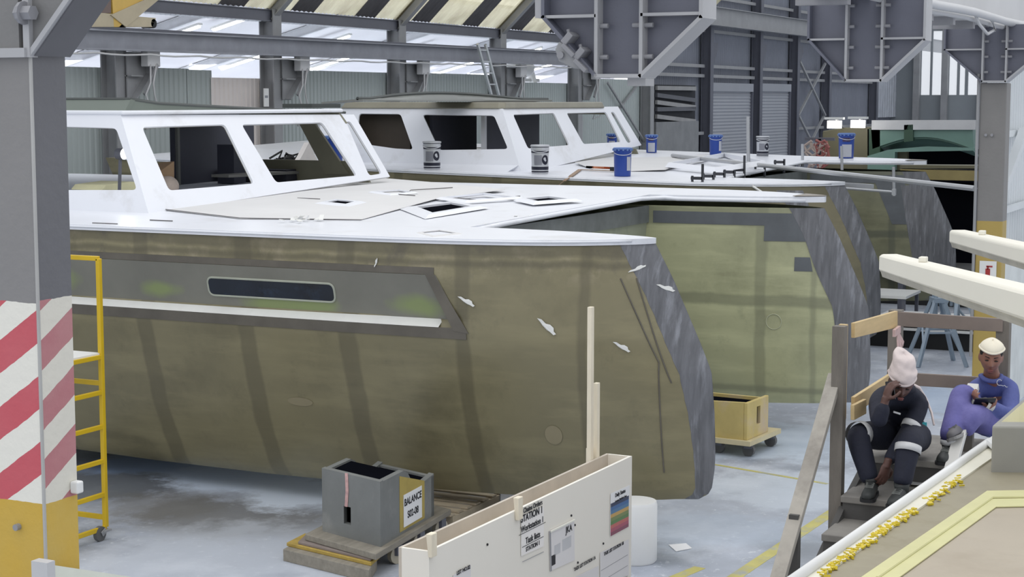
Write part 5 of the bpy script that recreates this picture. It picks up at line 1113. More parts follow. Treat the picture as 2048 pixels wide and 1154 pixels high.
def deck2(x, y): yl_ = y - 1.38; return SHEER + .022 * max(0, yl_ - 8.5) + .03 + .027 * max(0, min(8, x - 27.6 + .9))
for (px, py, ptop, X, kind, lab, rz) in [
    (864, 337, 281, 27.05, 'bw', 'navy and silver pail beside the second boat cabin windows, left of the other silver pail', 0), (1080, 340, 283, 27.2, 'bw', 'navy and silver pail in front of the second boat windscreen corner', 0),
    (1245, 346, 289, 27.4, 'b', 'blue pail with narrow white label beside the orange strap', 0), (668, 334, 276, 27.05, 'b', 'blue pail seen through the nearest boat cabin window', 2.2),
    (1303, 300, 264, 33.7, 'bl', 'blue pail with big white label just right of the second windscreen', 0), (1431, 306, 266, 33.8, 'b', 'blue pail in front of the first roller shutter', 0),
    (1525, 311, 271, 33.9, 'bw', 'navy and silver pail in front of the second roller shutter', 0), (1692, 327, 277, 34.0, 'bl', 'blue pail with large white label before the green mould', 0),
    (1224, 294, 262, 34.2, 'bl', 'blue pail with white label seen through the end windscreen pane', 0), (1047, 297, 263, 34.2, 'bw', 'navy and silver pail seen through the second boat windscreen', 0)]:
    p = onx(px, py, X); d = (p - CO).dot(FW); h = (py - ptop) * d / FP; zz = deck2(p.x, p.y) + .002
    pail(kind, h, h * .315, (p.x, p.y, zz), lab, rz)
# ---- strap, clamps, poles on the second boat
orange = M('orange_strap', (204, 138, 104), .7, 0, .12, 6); wk = M('brown_webbing', (150, 128, 108), .8, 0, .1, 8)
def ribbon(m, pts, w, up=(0, 0, 1)):
    for a, b in zip(pts, pts[1:]): m.bar(a, b, w, .012, up)
Z2 = lambda x, y, e=.02: (lambda p: V(p.x, p.y, deck2(p.x, p.y) + e))(onx(x, y, 28.2))
t = thing('cargo_strap', 'orange lashing strap trailing over the second boat deck edge', 'strap', Z2(1180, 330))
m = MB(); L = [onx(1108, 378, 26.55), onx(1128, 362, 26.6), onx(1142, 352, 26.75), Z2(1160, 338), Z2(1178, 326), Z2(1205, 318), Z2(1228, 313)]; ribbon(m, L, .07); m.build('webbing', wk, t)
m = MB(); ribbon(m, [Z2(1178, 322), Z2(1186, 338), Z2(1212, 342), Z2(1240, 341)], .06); m.build('webbing', wk, t)
m = MB(); m.prism([Z2(1172, 326, .05), Z2(1178, 316, .05), Z2(1225, 311, .05), Z2(1228, 318, .05), Z2(1188, 326, .05), Z2(1184, 338, .05), Z2(1174, 336, .05)], (0, 0, .04)); m.build('wrap', orange, t)
m = MB(); m.bar(Z2(1222, 315, .06), Z2(1240, 312, .06), .1, .06); m.build('ratchet', black_m, t)
gal = M('galvanised_tube', (178, 180, 184), .4, .3, .06); blk_m = M('clamp_black', (52, 54, 60), .45)
Yf2 = 8.29 + 1.38
for i, (px, py, hh) in enumerate([(1396, 352, .3), (1418, 350, .08), (1440, 348, .08), (1480, 344, .32), (1521, 344, .1), (1560, 345, .12), (1460, 346, .08)]):
    p = ony(px, py, Yf2 + .05); zz = deck2(p.x, p.y); t = thing('bar_clamp', None, 'clamp', (p.x, p.y, zz), 'clamps along the second foredeck edge'); t['label'] = 'black screw clamp gripping the front edge of the second foredeck'
    m = MB(); m.bar((p.x, p.y - .08, zz - .14), (p.x, p.y - .08, zz + hh), .03, .05); m.build('bar', blk_m, t); m = MB(); m.bar((p.x, p.y - .08, zz + .06), (p.x, p.y + .12, zz + .06), .05, .05); m.build('jaw', blk_m, t)
    m = MB(); m.cyl((p.x, p.y + .1, zz + .0), (p.x, p.y + .1, zz + .1), .022, 8); m.build('screw', blk_m, t)
for (a, b, X, r, lab) in [((1496, 233), (1497, 352), 30.6, .035, 'tall thin pole standing on the second foredeck'), ((1605, 288), (1605, 333), 33.2, .03, 'short upright tube left of the labelled blue pail'), ((1683, 292), (1684, 340), 32.9, .03, 'short upright tube standing before the labelled blue pail'), ((1787, 334), (1788, 392), 32.6, .03, 'upright tube standing on the last bow')]:
    p, q = onx(*a, X), onx(*b, X); m = MB(); m.cyl(q, p, r, 8); tag(m.build('pole', gal), lab, 'pole')
p, q = ony(1345, 311, 12.2), ony(1950, 377, 4.7); m = MB(); m.cyl(p, q, .04, 8); tag(m.build('long_pole', gal), 'very long pale pole lying across the last bows towards the yellow-footed column', 'pole')
p, q = onx(1430, 342, 29.5), onx(1585, 336, 33.2); m = MB(); m.bar(p, q, .1, .1); tag(m.build('timber', M('plank_grey', (134, 130, 126), .7)), 'grey plank lying on the second foredeck edge under the clamps', 'board')
p, q = onx(1630, 366, 28.3), onx(1745, 373, 27.5); m = MB(); m.bar(p, q, .06, .07); tag(m.build('spirit_level', gal), 'pale flat bar sticking out past the third bow', 'bar')
p, q = onx(1640, 373, 28.6), onx(1788, 384, 28.0); m = MB(); m.cyl(p, q, .022, 8); m.cbox(q, (.06, .06, .1)); tag(m.build('rod', gal), 'thin pale rod with end block below the flat bar at the third bow', 'bar')
# wire scraps on the decks
for (px, py, z, s_) in [(612, 443, 2.99, 1), (1035, 440, 2.96, .8)]:
    c = onz(px, py, z); m = MB(); rnd = random.Random(px)
    for k in range(9): a = c + V(rnd.uniform(-.2, .2) * s_, rnd.uniform(-.2, .2) * s_, .012); b = a + V(rnd.uniform(-.12, .12), rnd.uniform(-.12, .12), rnd.uniform(0, .06)) * s_; m.bar(a, b, .05 * s_, .006)
    tag(m.build('pale_piece', film_glint_m), 'crumpled peel film lying on the white deck edge' if s_ == 1 else 'crumpled white film caught on the foredeck front edge', 'scrap')
# things inside the nearest cabin
p = ony(248, 308, 13.62); t = thing('work_lamp', 'dazzling round work lamp glowing in the nearest cabin window', 'lamp', p)
m = MB(); m.cyl(p, p + V(0, .1, 0), .07, 16); m.build('housing', steel_dk, t)
m = MB(); m.ell(p, (.065, .03, .065)); m.build('lens', M('lamp_lens', (255, 255, 255), .3, emit=(245, 250, 255), es=40), t, smooth=True)
m = MB(); m.bar(p + V(0, .06, -.06), V(p.x, p.y + .1, 2.98), .03, .03); m.build('stand', steel_dk, t)
q = lambda x, y, Y: ony(x, y, Y)
m = MB(); m.prism([q(308, 350, 14.6), q(332, 334, 14.6), q(349, 322, 14.6), q(349, 376, 14.6), q(318, 378, 14.6)], (0, .25, -.02)); tag(m.build('cardboard_box', carton, bevel=.01), 'brown cardboard carton beside the dark bulkhead in the nearest cabin', 'box')
m = MB(); c = q(335, 368, 14.2); m.ell(c + V(0, 0, -.03), (.16, .15, .14), 14, 9); tag(m.build('plastic_bag', M('pinkish_bag', (206, 190, 178), .5, 0, .1, 9, .6, 12), smooth=True), 'crumpled pale bag in front of the brown carton', 'bag')
m = MB(); m.prism([q(203, 381, 13.9), q(212, 370, 13.9), q(262, 363, 13.9), q(275, 364, 13.9), q(275, 382, 13.9)], (0, .5, 0)); tag(m.build('foam_slab', M('pale_yellow_foam', (218, 214, 176), .8, 0, .08, 4), bevel=.015), 'pale yellow foam slab lying inside the first cabin window', 'foam')
m = MB(); rnd = random.Random(3)
for k in range(30): c = q(585 + rnd.uniform(-28, 24), 322 + rnd.uniform(-6, 6), 17); m.tube([c, c + V(rnd.uniform(-.3, .3), 0, rnd.uniform(-.06, .14)), c + V(rnd.uniform(-.3, .3), .1, rnd.uniform(-.06, .08))], .02, 5)
tag(m.build('cable_bundle', black_m), 'tangle of black cables heaped on the olive sill in the nearest cabin', 'cable')
m = MB(); m.prism([q(592, 332, 16.6), q(604, 312, 16.6), q(618, 285, 16.6), q(640, 330, 16.6)], (0, .1, 0))
tag(m.build('triangular_moulding', M('white_panel', (226, 220, 216), .5)), 'white triangular moulding seen between the cabin pillars', 'panel')
# ================================================================ green mould and dark hull, right background
gm = M('dark_green_mould', (58, 82, 66), .35, 0, .12, .8); gl = M('light_green_mould', (112, 142, 132), .35, 0, .1, .8); gb = M('brown_green_mould', (104, 100, 78), .5, 0, .12, 1)
XG = 45.0; G = lambda x, y, X=XG: onx(x, y, X)
t = thing('boat_mould', 'big green boat mould with arched recess behind the last bows', 'mould', V(G(1800, 400).x, G(1800, 400).y, 0))
m = MB(); m.prism([G(1645, 262), G(1690, 255), G(1740, 254), G(1740, 420), G(1640, 420)], (2, 0, 0)); m.build('end_panel', gb, t, bevel=.03)
m = MB(); m.prism([G(1735, 258), G(1760, 256), G(1760, 420), G(1735, 420)], (2.2, 0, 0)); m.build('corner', gm, t)
arch = [G(1745 + 200 * k / 20, 298 - 24 * math.sin(math.pi * k / 20)) for k in range(21)]
m = MB(); m.prism([G(1742, 258), G(1790, 250), G(1944, 247), G(1948, 296)] + arch[::-1], (.4, 0, 0)); o = m.build('upper_panel', gl, t); o['label'] = 'light green panel with arched lower edge'
m = MB(); m.prism([G(1808, 250, 44.9), G(1826, 249, 44.9), G(1826, 282, 44.9), G(1808, 284, 44.9)], (.15, 0, 0)); m.build('rib', gm, t)
m = MB(); rows = [[p + V(0.1, 0, 0) for p in arch], [p + V(1.6, 0, -.35) for p in arch]]; m.slab(rows, (0, 0, -.05)); m.build('arch_soffit', gl, t)
m = MB(); m.prism([G(1735, 330, 44.8), G(1735, 312, 44.8), G(1775, 300, 44.8), G(1790, 298, 44.8), G(1850, 293, 44.8), G(1950, 296, 44.8), G(1950, 301, 44.8), G(1790, 304, 44.8), G(1785, 420, 44.8), G(1735, 420, 44.8)], (.3, 0, 0)); m.build('lower_flange', gl, t)
m = MB(); m.prism([G(1785, 302, 46), G(1960, 299, 46), G(1960, 420, 46), G(1785, 420, 46)], (.4, 0, 0)); m.build('dark_interior', hole_m, t)  # black backing sheet stands in for the shaded inside
m = MB(); m.prism([G(1785, 304, 45.2), G(1814, 302, 45.2), G(1814, 420, 45.2), G(1785, 420, 45.2)], (.2, 0, 0)); m.build('side_plate', gb, t)
m = MB(); m.bar(G(1745, 250), V(G(1745, 250).x, G(1952, 240).y, G(1745, 250).z + .02), .2, .25); m.build('top_beam', steel_lt, t)
t = thing('storage_rack', 'dark rack with a yellow beam beside the yellow-footed column', 'rack', V(36, onx(1900, 400, 36).y, 0)); R_ = lambda x, y: onx(x, y, 38)
m = MB(); m.prism([R_(1800, 338), R_(1960, 342), R_(1960, 362), R_(1800, 358)], (.5, 0, 0)); m.build('beam', M('beam_yellow_brown', (146, 132, 86), .6), t)
m = MB(); m.prism([R_(1800, 330), R_(1960, 331), R_(1960, 337), R_(1800, 337)], (.5, 0, 0)); m.build('shelf', gb, t)
for px in (1802, 1955): m = MB(); q = R_(px, 332); m.box((38.2, q.y - .06, 0), (38.3, q.y + .06, q.z)); m.build('upright', steel_dk, t)
m = MB(); m.prism([onx(1800, 365, 38.6), onx(1965, 365, 38.6), onx(1965, 560, 38.6), onx(1800, 560, 38.6)], (.3, 0, 0)); m.build('dark_panel', hole_m, t)
for (px, py) in ((1669, 249), (1716, 248)):
    p = onx(px, py, 44.2); t = thing('strip_light', 'lit strip light hanging over the green mould' + (', left one' if px < 1700 else ', right one'), 'lamp', p, 'lights over the green mould')
    m = MB(); m.bar(p + V(0, -.17, 0), p + V(0, .17, 0), .2, .2); m.build('tube', M('lit_tube_far', (255, 255, 255), .4, emit=(255, 252, 246), es=6), t); m = MB(); m.bar(p + V(0, -.25, .16), p + V(0, .25, .16), .2, .06); m.build('housing', white_plastic, t); m = MB(); m.bar(p + V(.12, 0, .16), V(p.x + .9, p.y, p.z - .1), .05, .05); m.build('bracket_arm', steel, t)
t = thing('hose_bundle', 'bundle of red and pale hoses hung on a post beside the cross-braced wall', 'hose', onx(1638, 325, 44)); rnd = random.Random(5)
q = onx(1640, 278, 44.15); m = MB(); m.bar(V(q.x, q.y, 0), q, .08, .08); m.bar(q + V(0, -.4, 0), q + V(0, .4, 0), .08, .08); m.build('hook_post', steel_dk, t)
for k in range(12):
    c = onx(1618 + 34 * rnd.random(), 280 + 8 * rnd.random(), 44); m = MB(); L = [c + V(0, rnd.uniform(-.15, .15), -.13 * j) for j in range(6)]; m.tube(L, .04, 6); m.build('hose', M('hose_red', (150, 88, 84), .5) if k % 2 else M('hose_pale', (176, 160, 152), .5), t)
# ================================================================ stands and stock on the floor behind the stairs
tr_m = M('trestle_blue_grey', (150, 164, 178), .45, .2, .08, 3)
def trestle(c, h, w, label, rz=0):
    t = thing('trestle_stand', label, 'stand', (0, 0, 0))
    for sx in (-1, 1):
        for sy in (-1, 1): m = MB(); m.bar((sx * .1 * w, sy * .07 * w, h * .82), (sx * .36 * w, sy * .4 * w, 0), .055, .055); m.build('leg', tr_m, t)
        m = MB(); m.bar((sx * .22 * w, -.22 * w, h * .42), (sx * .22 * w, .22 * w, h * .42), .03, .03); m.build('cross_bar', tr_m, t)
        m = MB(); m.bar((-.3 * w, sx * .3 * w, h * .2), (.18 * w, sx * .2 * w, h * .52), .03, .03); m.build('cross_bar', tr_m, t)
    m = MB(); m.box((-.14 * w, -.1 * w, h * .79), (.14 * w, .1 * w, h * .85)); m.build('head', tr_m, t); m = MB(); m.cyl((0, .03, h * .5), (0, .03, h * 1.1), .035, 10); m.build('screw_post', tr_m, t); m = MB(); m.cyl((.12, .03, h * .6), (.12, .03, h * 1.05), .03, 10); m.build('screw_post', tr_m, t)
    t.location = c; t.rotation_euler = (0, 0, rz); return t
p = onz(1872, 728, 0); trestle((p.x, p.y, 0), 1.3, 1.0, 'tall pale steel trestle nearest, behind the stair back rail', .5)
p = onz(1912, 690, 0); trestle((p.x, p.y, 0), 1.15, .9, 'second pale steel trestle further back by the yellow column foot', .9)
p = onz(1850, 715, 0); t = thing('board_stack', 'stack of pale boards on a black base under the trestle', 'stack', (p.x + 1.3, p.y + .4, 0)); b_ = V(p.x + 1.3, p.y + .4, 0)
m = MB(); m.box(b_ + V(-.3, -1.2, .0), b_ + V(1.0, 1.1, .3)); m.build('base', black_m, t)
for k in range(3): m = MB(); m.box(b_ + V(-.4 + .05 * k, -1.3 + .1 * k, .32 + .06 * k), b_ + V(1.1, 1.2 - .2 * k, .36 + .06 * k)); m.build('board', white_plastic if k != 1 else steel_lt, t)
p = onz(1772, 640, 0); m = MB(); m.box((p.x + 2, p.y - .2, .55), (p.x + 3, p.y + 1.2, .6)); b_ = C
t = thing('work_table', 'table with white board on top right of the far bow', 'table', onx(1785, 640, 31.0) * 1 - V(0, 0, onx(1785, 640, 31.0).z)); W_ = lambda x, y: onx(x, y, 31.0)
a, b = W_(1748, 590), W_(1812, 592); m = MB(); m.box((31, b.y, a.z - .05), (32.2, a.y + .6, a.z)); m.build('top', white_plastic, t)
for y in (b.y + .05, a.y + .4): 
    for x in (31.05, 32.1): m = MB(); m.bar((x, y, 0), (x, y, a.z - .05), .06, .06); m.build('leg', steel_dk, t)
a, b = onx(1745, 537, 33.0), onx(1785, 540, 33.0); m = MB(); m.box((33, b.y - .3, a.z - .04), (33.4, a.y + .6, a.z + .05)); o = m.build('beam', gal); o.name = 'aluminium_beam'; tag(o, 'pale metal beam resting level right of the third bow', 'beam')
m = MB(); m.box((33.05, b.y - .2, 0), (33.3, b.y - .1, a.z - .04)); m.box((33.05, a.y + .3, 0), (33.3, a.y + .4, a.z - .04)); o = m.build('beam_stand', steel_dk, None); tag(o, 'dark stand under the pale metal beam', 'stand')
m = MB(); a = onx(1760, 560, 36); m.box((36, a.y - 2.4, 0), (37.5, a.y + 1.4, a.z + .3)); tag(m.build('dark_crate', M('dark_crate', (58, 58, 58), .6), bevel=.02), 'dark crate standing on the floor behind the trestles', 'crate')
# ================================================================ wooden access stairs
ww = M('weathered_timber', (118, 112, 104), .75, 0, .2, 3, .2, 25, stretch=(4, 4, 1)); wd_ = M('dark_timber', (84, 82, 80), .75, 0, .2, 3, .2, 25); pine = M('pine_board', (208, 182, 134), .65, 0, .1, 3, stretch=(1, 6, 6)); tread_m = M('stair_tread_grey', (138, 134, 128), .7, 0, .18, 4, dirt=(170, 166, 158), damt=.4)
YA = 2.86; XBk = 11.98; YCk = onx(2003, 650, XBk).y; YA2 = YCk + .02
t_st = thing('wooden_stairs', 'grey timber access stairs with landing where two people sit', 'stairs', (10.8, (YA + YCk) / 2, 0))
steps = [(11.11, 1.94, XBk + .05), (10.56, 1.78, 11.16), (10.12, 1.63, 10.62)]
x, z = 10.12, 1.63
while z > .2: x -= .24; z -= .18; steps.append((x, z, x + .3))
for i, (xf, z, xb_) in enumerate(steps):
    m = MB(); m.box((xf, YCk + .02, z - .045), (xb_, YA - .04, z)); m.build('tread', tread_m, t_st, bevel=.006)
    m = MB(); m.box((xf + .015, YCk + .03, z - .16 if i < 3 else z - .1), (xf + .05, YA - .05, z - .045)); m.build('riser', wd_, t_st)
for y in (YA - .06, YCk + .03):
    m = MB(); m.prism([(x + .0, y, 0), (x + .35, y, 0), (10.7, y, 1.46), (XBk, y, 1.7), (XBk, y, 1.89), (11.1, y, 1.86), (10.6, y, 1.7), (10.1, y, 1.5)], (0, .04, 0)); m.build('stringer', wd_, t_st)
P = lambda px, py: ony(px, py, YA)
zr = P(1690, 645).z; xA = P(1683, 700).x
m = MB(); m.box((xA - .05, YA - .03, 0), (xA + .03, YA + .05, P(1688, 650).z)); m.build('post', ww, t_st)
m = MB(); m.box((xA + .03, YA - .02, P(1690, 835).z), (xA + .075, YA + .03, P(1690, 648).z)); m.build('post', pine, t_st)
xB = P(1790, 650).x
m = MB(); m.box((xB - .04, YA - .05, 0), (xB + .05, YA + .04, P(1786, 622).z)); m.build('post', ww, t_st)
m = MB(); m.box((xB - .04, YCk - .04, 0), (xB + .05, YCk + .05, onx(2003, 640, xB).z)); m.build('post', ww, t_st)
m = MB(); m.box((xA, YCk - .02, 0), (xA + .06, YCk + .04, 1.9)); m.build('post', wd_, t_st)
for (a, b, c, d, nm, mt) in [((1693, 645), (1780, 621), (1780, 654), (1693, 675), 'guard_rail', pine), ((1693, 793), (1770, 745), (1770, 778), (1693, 826), 'guard_rail', pine), ((1678, 808), (1703, 796), (1703, 825), (1678, 838), 'block', pine)]:
    m = MB(); oo = .1 if nm == 'block' else .055; m.prism([P(*a) - V(0, oo, 0), P(*b) - V(0, oo, 0), P(*c) - V(0, oo, 0), P(*d) - V(0, oo, 0)], (0, .025, 0)); m.build(nm, mt, t_st, bevel=.003)
Q = lambda px, py: onx(px, py, xB - .06)
for (a, b, c, d) in [((1785, 623), (2005, 638), (2005, 664), (1785, 652)), ((1800, 745), (2005, 757), (2005, 782), (1800, 770))]:
    m = MB(); m.prism([Q(*a), Q(*b), Q(*c), Q(*d)], (.03, 0, 0)); m.build('guard_rail', M('grey_brown_rail', (128, 116, 108), .7, 0, .15, 3), t_st, bevel=.003)
hr = M('pale_handrail', (172, 166, 156), .65, 0, .15, 4, dirt=(126, 120, 112), damt=.4)
a, b = P(1686, 752), P(1578, 1140); dd = (b - a); m = MB(); m.bar(a + V(0, .05, 0), b + V(0, .05, 0) + dd * .62, .045, .09, (0, 1, 0)); m.build('handrail', hr, t_st, bevel=.004)
xx = P(1606, 1030).x; m = MB(); m.box((xx - .03, YA + .02, 0), (xx + .03, YA + .08, P(1606, 1030).z)); m.build('post', wd_, t_st)
xx = 8.9; m = MB(); m.box((xx - .03, YA + .02, 0), (xx + .03, YA + .08, (a + dd * (a.x - xx) / (a.x - b.x)).z - .02)); m.build('post', wd_, t_st)
Pc = lambda px, py: ony(px, py, YCk + .12)
a, b = Pc(1947, 772), Pc(1902, 935); dd = b - a; m = MB(); m.bar(a, b + dd * 2.6, .05, .075, (0, 1, 0)); m.build('handrail', M('white_handrail', (214, 212, 206), .6, 0, .06), t_st, bevel=.004)
m = MB(); q = Pc(1940, 790); m.box((q.x - .03, q.y - .03, 1.9), (q.x + .03, q.y + .03, q.z)); m.build('post', ww, t_st)
q = Pc(1906, 930) ; m = MB(); m.box((9.3, YCk + .05, 0), (9.36, YCk + .1, 1.8)); m.build('post', wd_, t_st)
p = onz(1832, 968, 1.782); t = thing('plate', 'white plate lying on the stair tread beside the boots', 'plate', p); m = MB(); m.lathe([(.03, 0), (.06, .004), (.1, .016), (.103, .02), (.098, .02), (.06, .009), (0, .006)], p, 28); m.build('dish', white_plastic, t, smooth=True)
p = P(1668, 925); m = MB(); m.box((10.62, YA + .0, 1.78), (10.66, YA + .04, 2.0)); tag(m.build('white_strip', white_plastic), 'short white strip standing behind the stair post', 'strip')
t = thing('warning_ribbon', 'pale pink ribbon knotted round the back corner post', 'ribbon', P(1770, 665)); rb = M('pink_ribbon', (206, 176, 172), .6, 0, .15, 20)
m = MB(); c = P(1772, 662) + V(0, -.08, 0); m.bar(c + V(-.1, 0, .0), c + V(.06, 0, .01), .02, .05); m.build('knot', rb, t)
for (dx_, dz_) in ((-.03, -.15), (.04, -.13), (.1, -.1)): m = MB(); m.bar(c, c + V(dx_, -.02, dz_), .03, .008, (0, 1, 0), .045); m.build('tail', rb, t)
# ================================================================ foreground mould, tub and spars, lower right
ZM = 2.6; F_ = lambda x, y, e=0: onz(x, y, ZM) + V(0, 0, e)
lam = M('tan_laminate', (176, 164, 144), .4, 0, .08, 1.2, dirt=(160, 146, 124), damt=.4); tape_y = M('yellow_green_tape', (208, 204, 150), .5, 0, .06, 4); cream = M('cream_flange', (228, 224, 206), .4, 0, .05, 3); rough_e = M('raw_edge_brown', (140, 130, 104), .75, 0, .25, 8); ybit = M('yellow_resin', (206, 184, 38), .5, 0, .2, 20)
t = thing('deck_mould', 'tan laminate mould with yellow tape and white rim, bottom right foreground', 'mould', V(F_(1900, 1100).x, F_(1900, 1100).y, 0))
e0, e1, e2, e3 = F_(1560, 1190), F_(1977, 893), F_(2140, 882), F_(2140, 1240)
m = MB(); m.prism([F_(1560, 1190), F_(1977, 893), F_(2140, 882), F_(2140, 1240), F_(1580, 1240)], (0, 0, -.05)); m.build('panel', lam, t)
m = MB(); m.prism([F_(1560, 1190, .001), F_(1977, 893, .001), F_(2140, 882, .001), F_(2140, 908, .001), F_(1988, 918, .001), F_(1640, 1160, .001), F_(1600, 1190, .001)], (0, 0, .012)); m.build('flange', cream, t)
m = MB(); m.tube([e0 + V(0, 0, .02), e1 + V(0, 0, .02), e2 + V(0, 0, .02)], .022, 10); m.build('rim', white_plastic, t, smooth=True)
m = MB(); m.prism([F_(1640, 1160, .001), F_(1988, 918, .001), F_(2140, 908, .001), F_(2140, 981, .001), F_(1974, 984, .001), F_(1712, 1164, .001)], (0, 0, .003)); m.build('raw_edge', M('raw_margin', (152, 144, 122), .6, 0, .14, 3, dirt=(136, 128, 104), damt=.4, dscale=3), t)
for q in ([(1718, 1160), (1974, 984), (2140, 981), (2140, 996), (1984, 998), (1752, 1160)], [(1756, 1160), (1985, 1000), (2140, 998), (2140, 1013), (1992, 1016), (1795, 1160)]):
    m = MB(); m.prism([F_(*c, .002) for c in q], (0, 0, .004)); m.build('tape', tape_y, t)
m = MB(); m.tube([F_(1754, 1160, .008), F_(1984, 999, .008), F_(2140, 997, .008)], .006, 6); m.build('tape_crease', tape_y, t)
m = MB(); rnd = random.Random(11)
for k in range(260):
    s_ = rnd.random(); gx_ = 1640 + 305 * s_ + rnd.gauss(0, 3); gy_ = 1150 - 208 * s_ + rnd.gauss(0, 4) + 4
    if .62 < s_ < .7 or .93 < s_: continue
    c = F_(gx_, gy_, .012); m.cbox(c, (rnd.uniform(.008, .026), rnd.uniform(.004, .014), rnd.uniform(.004, .014)), Matrix.Rotation(rnd.uniform(0, 3), 3, 'Z') @ Matrix.Rotation(rnd.uniform(-.5, .5), 3, 'X'))
o = m.build('resin_crumbs', ybit, t); o['kind'] = 'stuff'
m = MB(); rnd = random.Random(4)
for k in range(14): c = F_(2010 + rnd.uniform(-18, 30), 939 + rnd.uniform(-4, 4), .012); m.ell(c, (rnd.uniform(.02, .05), rnd.uniform(.015, .03), .014), 8, 5)
m.build('brown_filler', M('brown_filler', (104, 84, 66), .8, 0, .3, 20, .5, 20), t)
m = MB(); m.prism([F_(1560, 1190, -.05), F_(1977, 893, -.05), F_(1990, 905, -.05), F_(1580, 1200, -.05)], (0, 0, -.5)); m.build('skirt', rough_e, t)
for c in (F_(1965, 915), F_(2120, 905), F_(1700, 1120), F_(2100, 1200)): m = MB(); m.bar(V(c.x, c.y, 0), V(c.x, c.y, ZM - .05), .08, .08); m.build('leg', steel_dk, t)
m = MB(); m.prism([F_(1972, 900, .024), F_(1990, 888, .024), F_(2140, 884, .024), F_(2140, 902, .024), F_(1985, 911, .024)], (0, 0, .03)); tag(m.build('white_slab', white_plastic, bevel=.006), 'flat white slab lying on the mould corner', 'board')
t = thing('mould_tub', 'grey tub with cream lining behind the white slab, right edge', 'tub', onz(2040, 880, 2.2)); ZT = 2.82; T_ = lambda x, y, z=ZT: onz(x, y, z)
q = [T_(1984, 852), T_(2030, 812), T_(2140, 720), T_(2160, 800), T_(2140, 853)]
low = [V(p.x, p.y, 2.35) for p in q]; cen = sum(q, Vector()) / 5; inn = [cen + (p - cen) * .84 for p in q]; inl = [V(p.x, p.y, ZT - .12) for p in inn]
grey_t = M('tub_grey', (150, 148, 140), .5, 0, .1, 2)
m = MB(); va = [m.bm.verts.new(p) for p in low]; vb = [m.bm.verts.new(p) for p in q]; vc = [m.bm.verts.new(p) for p in inn]
for u, w in ((va, vb), (vb, vc)):
    for i in range(5): m.face([u[i], u[(i + 1) % 5], w[(i + 1) % 5], w[i]])
m.face(va); m.build('shell', grey_t, t, bevel=.01)
m = MB(); va = [m.bm.verts.new(p) for p in inn]; vb = [m.bm.verts.new(p) for p in inl]
for i in range(5): m.face([va[i], va[(i + 1) % 5], vb[(i + 1) % 5], vb[i]])
m.face(vb); m.build('lining', M('tub_cream', (232, 228, 200), .5, 0, .06, 2), t)
for p in (low[0] * .8 + cen * .2, low[4] * .8 + cen * .2, low[2] * .5 + cen * .5): m = MB(); m.bar(V(p.x, p.y, 0), V(p.x, p.y, 2.36), .07, .07); m.build('leg', steel_dk, t)
spar = M('cream_spar', (232, 228, 214), .5, 0, .03, 1); spar_u = M('spar_underside', (176, 172, 160), .7, 0, .15, 6)
def spar_beam(label, a, b, z, wa, wb, ha, hb, clip):
    a = onz(*a, z); b = onz(*b, z); d = (b - a); b2 = a + d * 1.9; d, sd, u = ortho(d); t = thing('cream_spar', label, 'beam', (a + b2) / 2)
    sec = lambda p, w, h: [p + sd * x * w / 2 + u * y * h / 2 for x, y in ((-1, -.5), (-.7, -1), (.7, -1), (1, -.5), (1, .75), (.8, 1), (-.8, 1), (-1, .75))]
    k = 1.9; m = MB(); A = sec(a + d * .03, wa, ha); B = sec(b2, wa + (wb - wa) * k, ha + (hb - ha) * k); m.hexa(A, B); m.hexa(sec(a, wa * .8, ha * .7), A); m.build('body', spar, t, bevel=.01)
    m = MB(); cpos = a + (b - a) * clip + u * ((ha + (hb - ha) * clip) / 2 + .012); m.cbox(cpos, (.05, .035, .024)); m.build('peg', spar, t, bevel=.004)
    m = MB(); r0, r1 = a + d * .04, b2; m.hexa([r0 + sd * wa * .47 * x - u * (ha * .5 + y) for x, y in ((-1, -.02), (1, -.02), (.8, .012), (-.8, .012))], [r1 + sd * (wa + (wb - wa) * k) * .47 * x - u * ((ha + (hb - ha) * k) * .5 + y) for x, y in ((-1, -.02), (1, -.02), (.8, .012), (-.8, .012))]); m.build('grey_underside', spar_u, t)  # lower side in a greyer colour than the body
    m = MB(); m.bar(V(b2.x, b2.y, 0), b2 - V(0, 0, (ha + (hb - ha) * k) / 2), .1, .1); m.build('prop', steel_dk, t); return t
spar_beam('lower cream spar pointing in from the right edge, longer of two', (1776, 527), (2048, 606), 3.5, .11, .14, .10, .135, .3)
spar_beam('upper cream spar end above the longer spar at the right edge', (1914, 474), (2048, 508), 3.5, .11, .13, .09, .11, .4)
# ================================================================ people
def skin_obj(name, nodes, edges, root, sub=2):
    """nodes: dict key -> (point, radius[, radius_y]); grows one surface over the skeleton"""
    me = bpy.data.meshes.new(name); keys = list(nodes); ix = {k: i for i, k in enumerate(keys)}
    me.from_pydata([tuple(nodes[k][0]) for k in keys], [(ix[a], ix[b]) for a, b in edges], []); me.update()
    o = bpy.data.objects.new(name, me); C.objects.link(o)
    md = o.modifiers.new('skin', 'SKIN'); md.use_smooth_shade = True; md.branch_smoothing = 0.6
    sv = me.skin_vertices[0].data
    for k in keys:
        r = nodes[k][1:]; sv[ix[k]].radius = (r[0], r[-1]); sv[ix[k]].use_root = (k == root)
    s = o.modifiers.new('sub', 'SUBSURF'); s.levels = sub; s.render_levels = sub
    return o
def bake(o):
    bpy.context.view_layer.update(); dg = bpy.context.evaluated_depsgraph_get(); me = bpy.data.meshes.new_from_object(o.evaluated_get(dg)); me.name = o.name
    bpy.data.objects.remove(o); return me
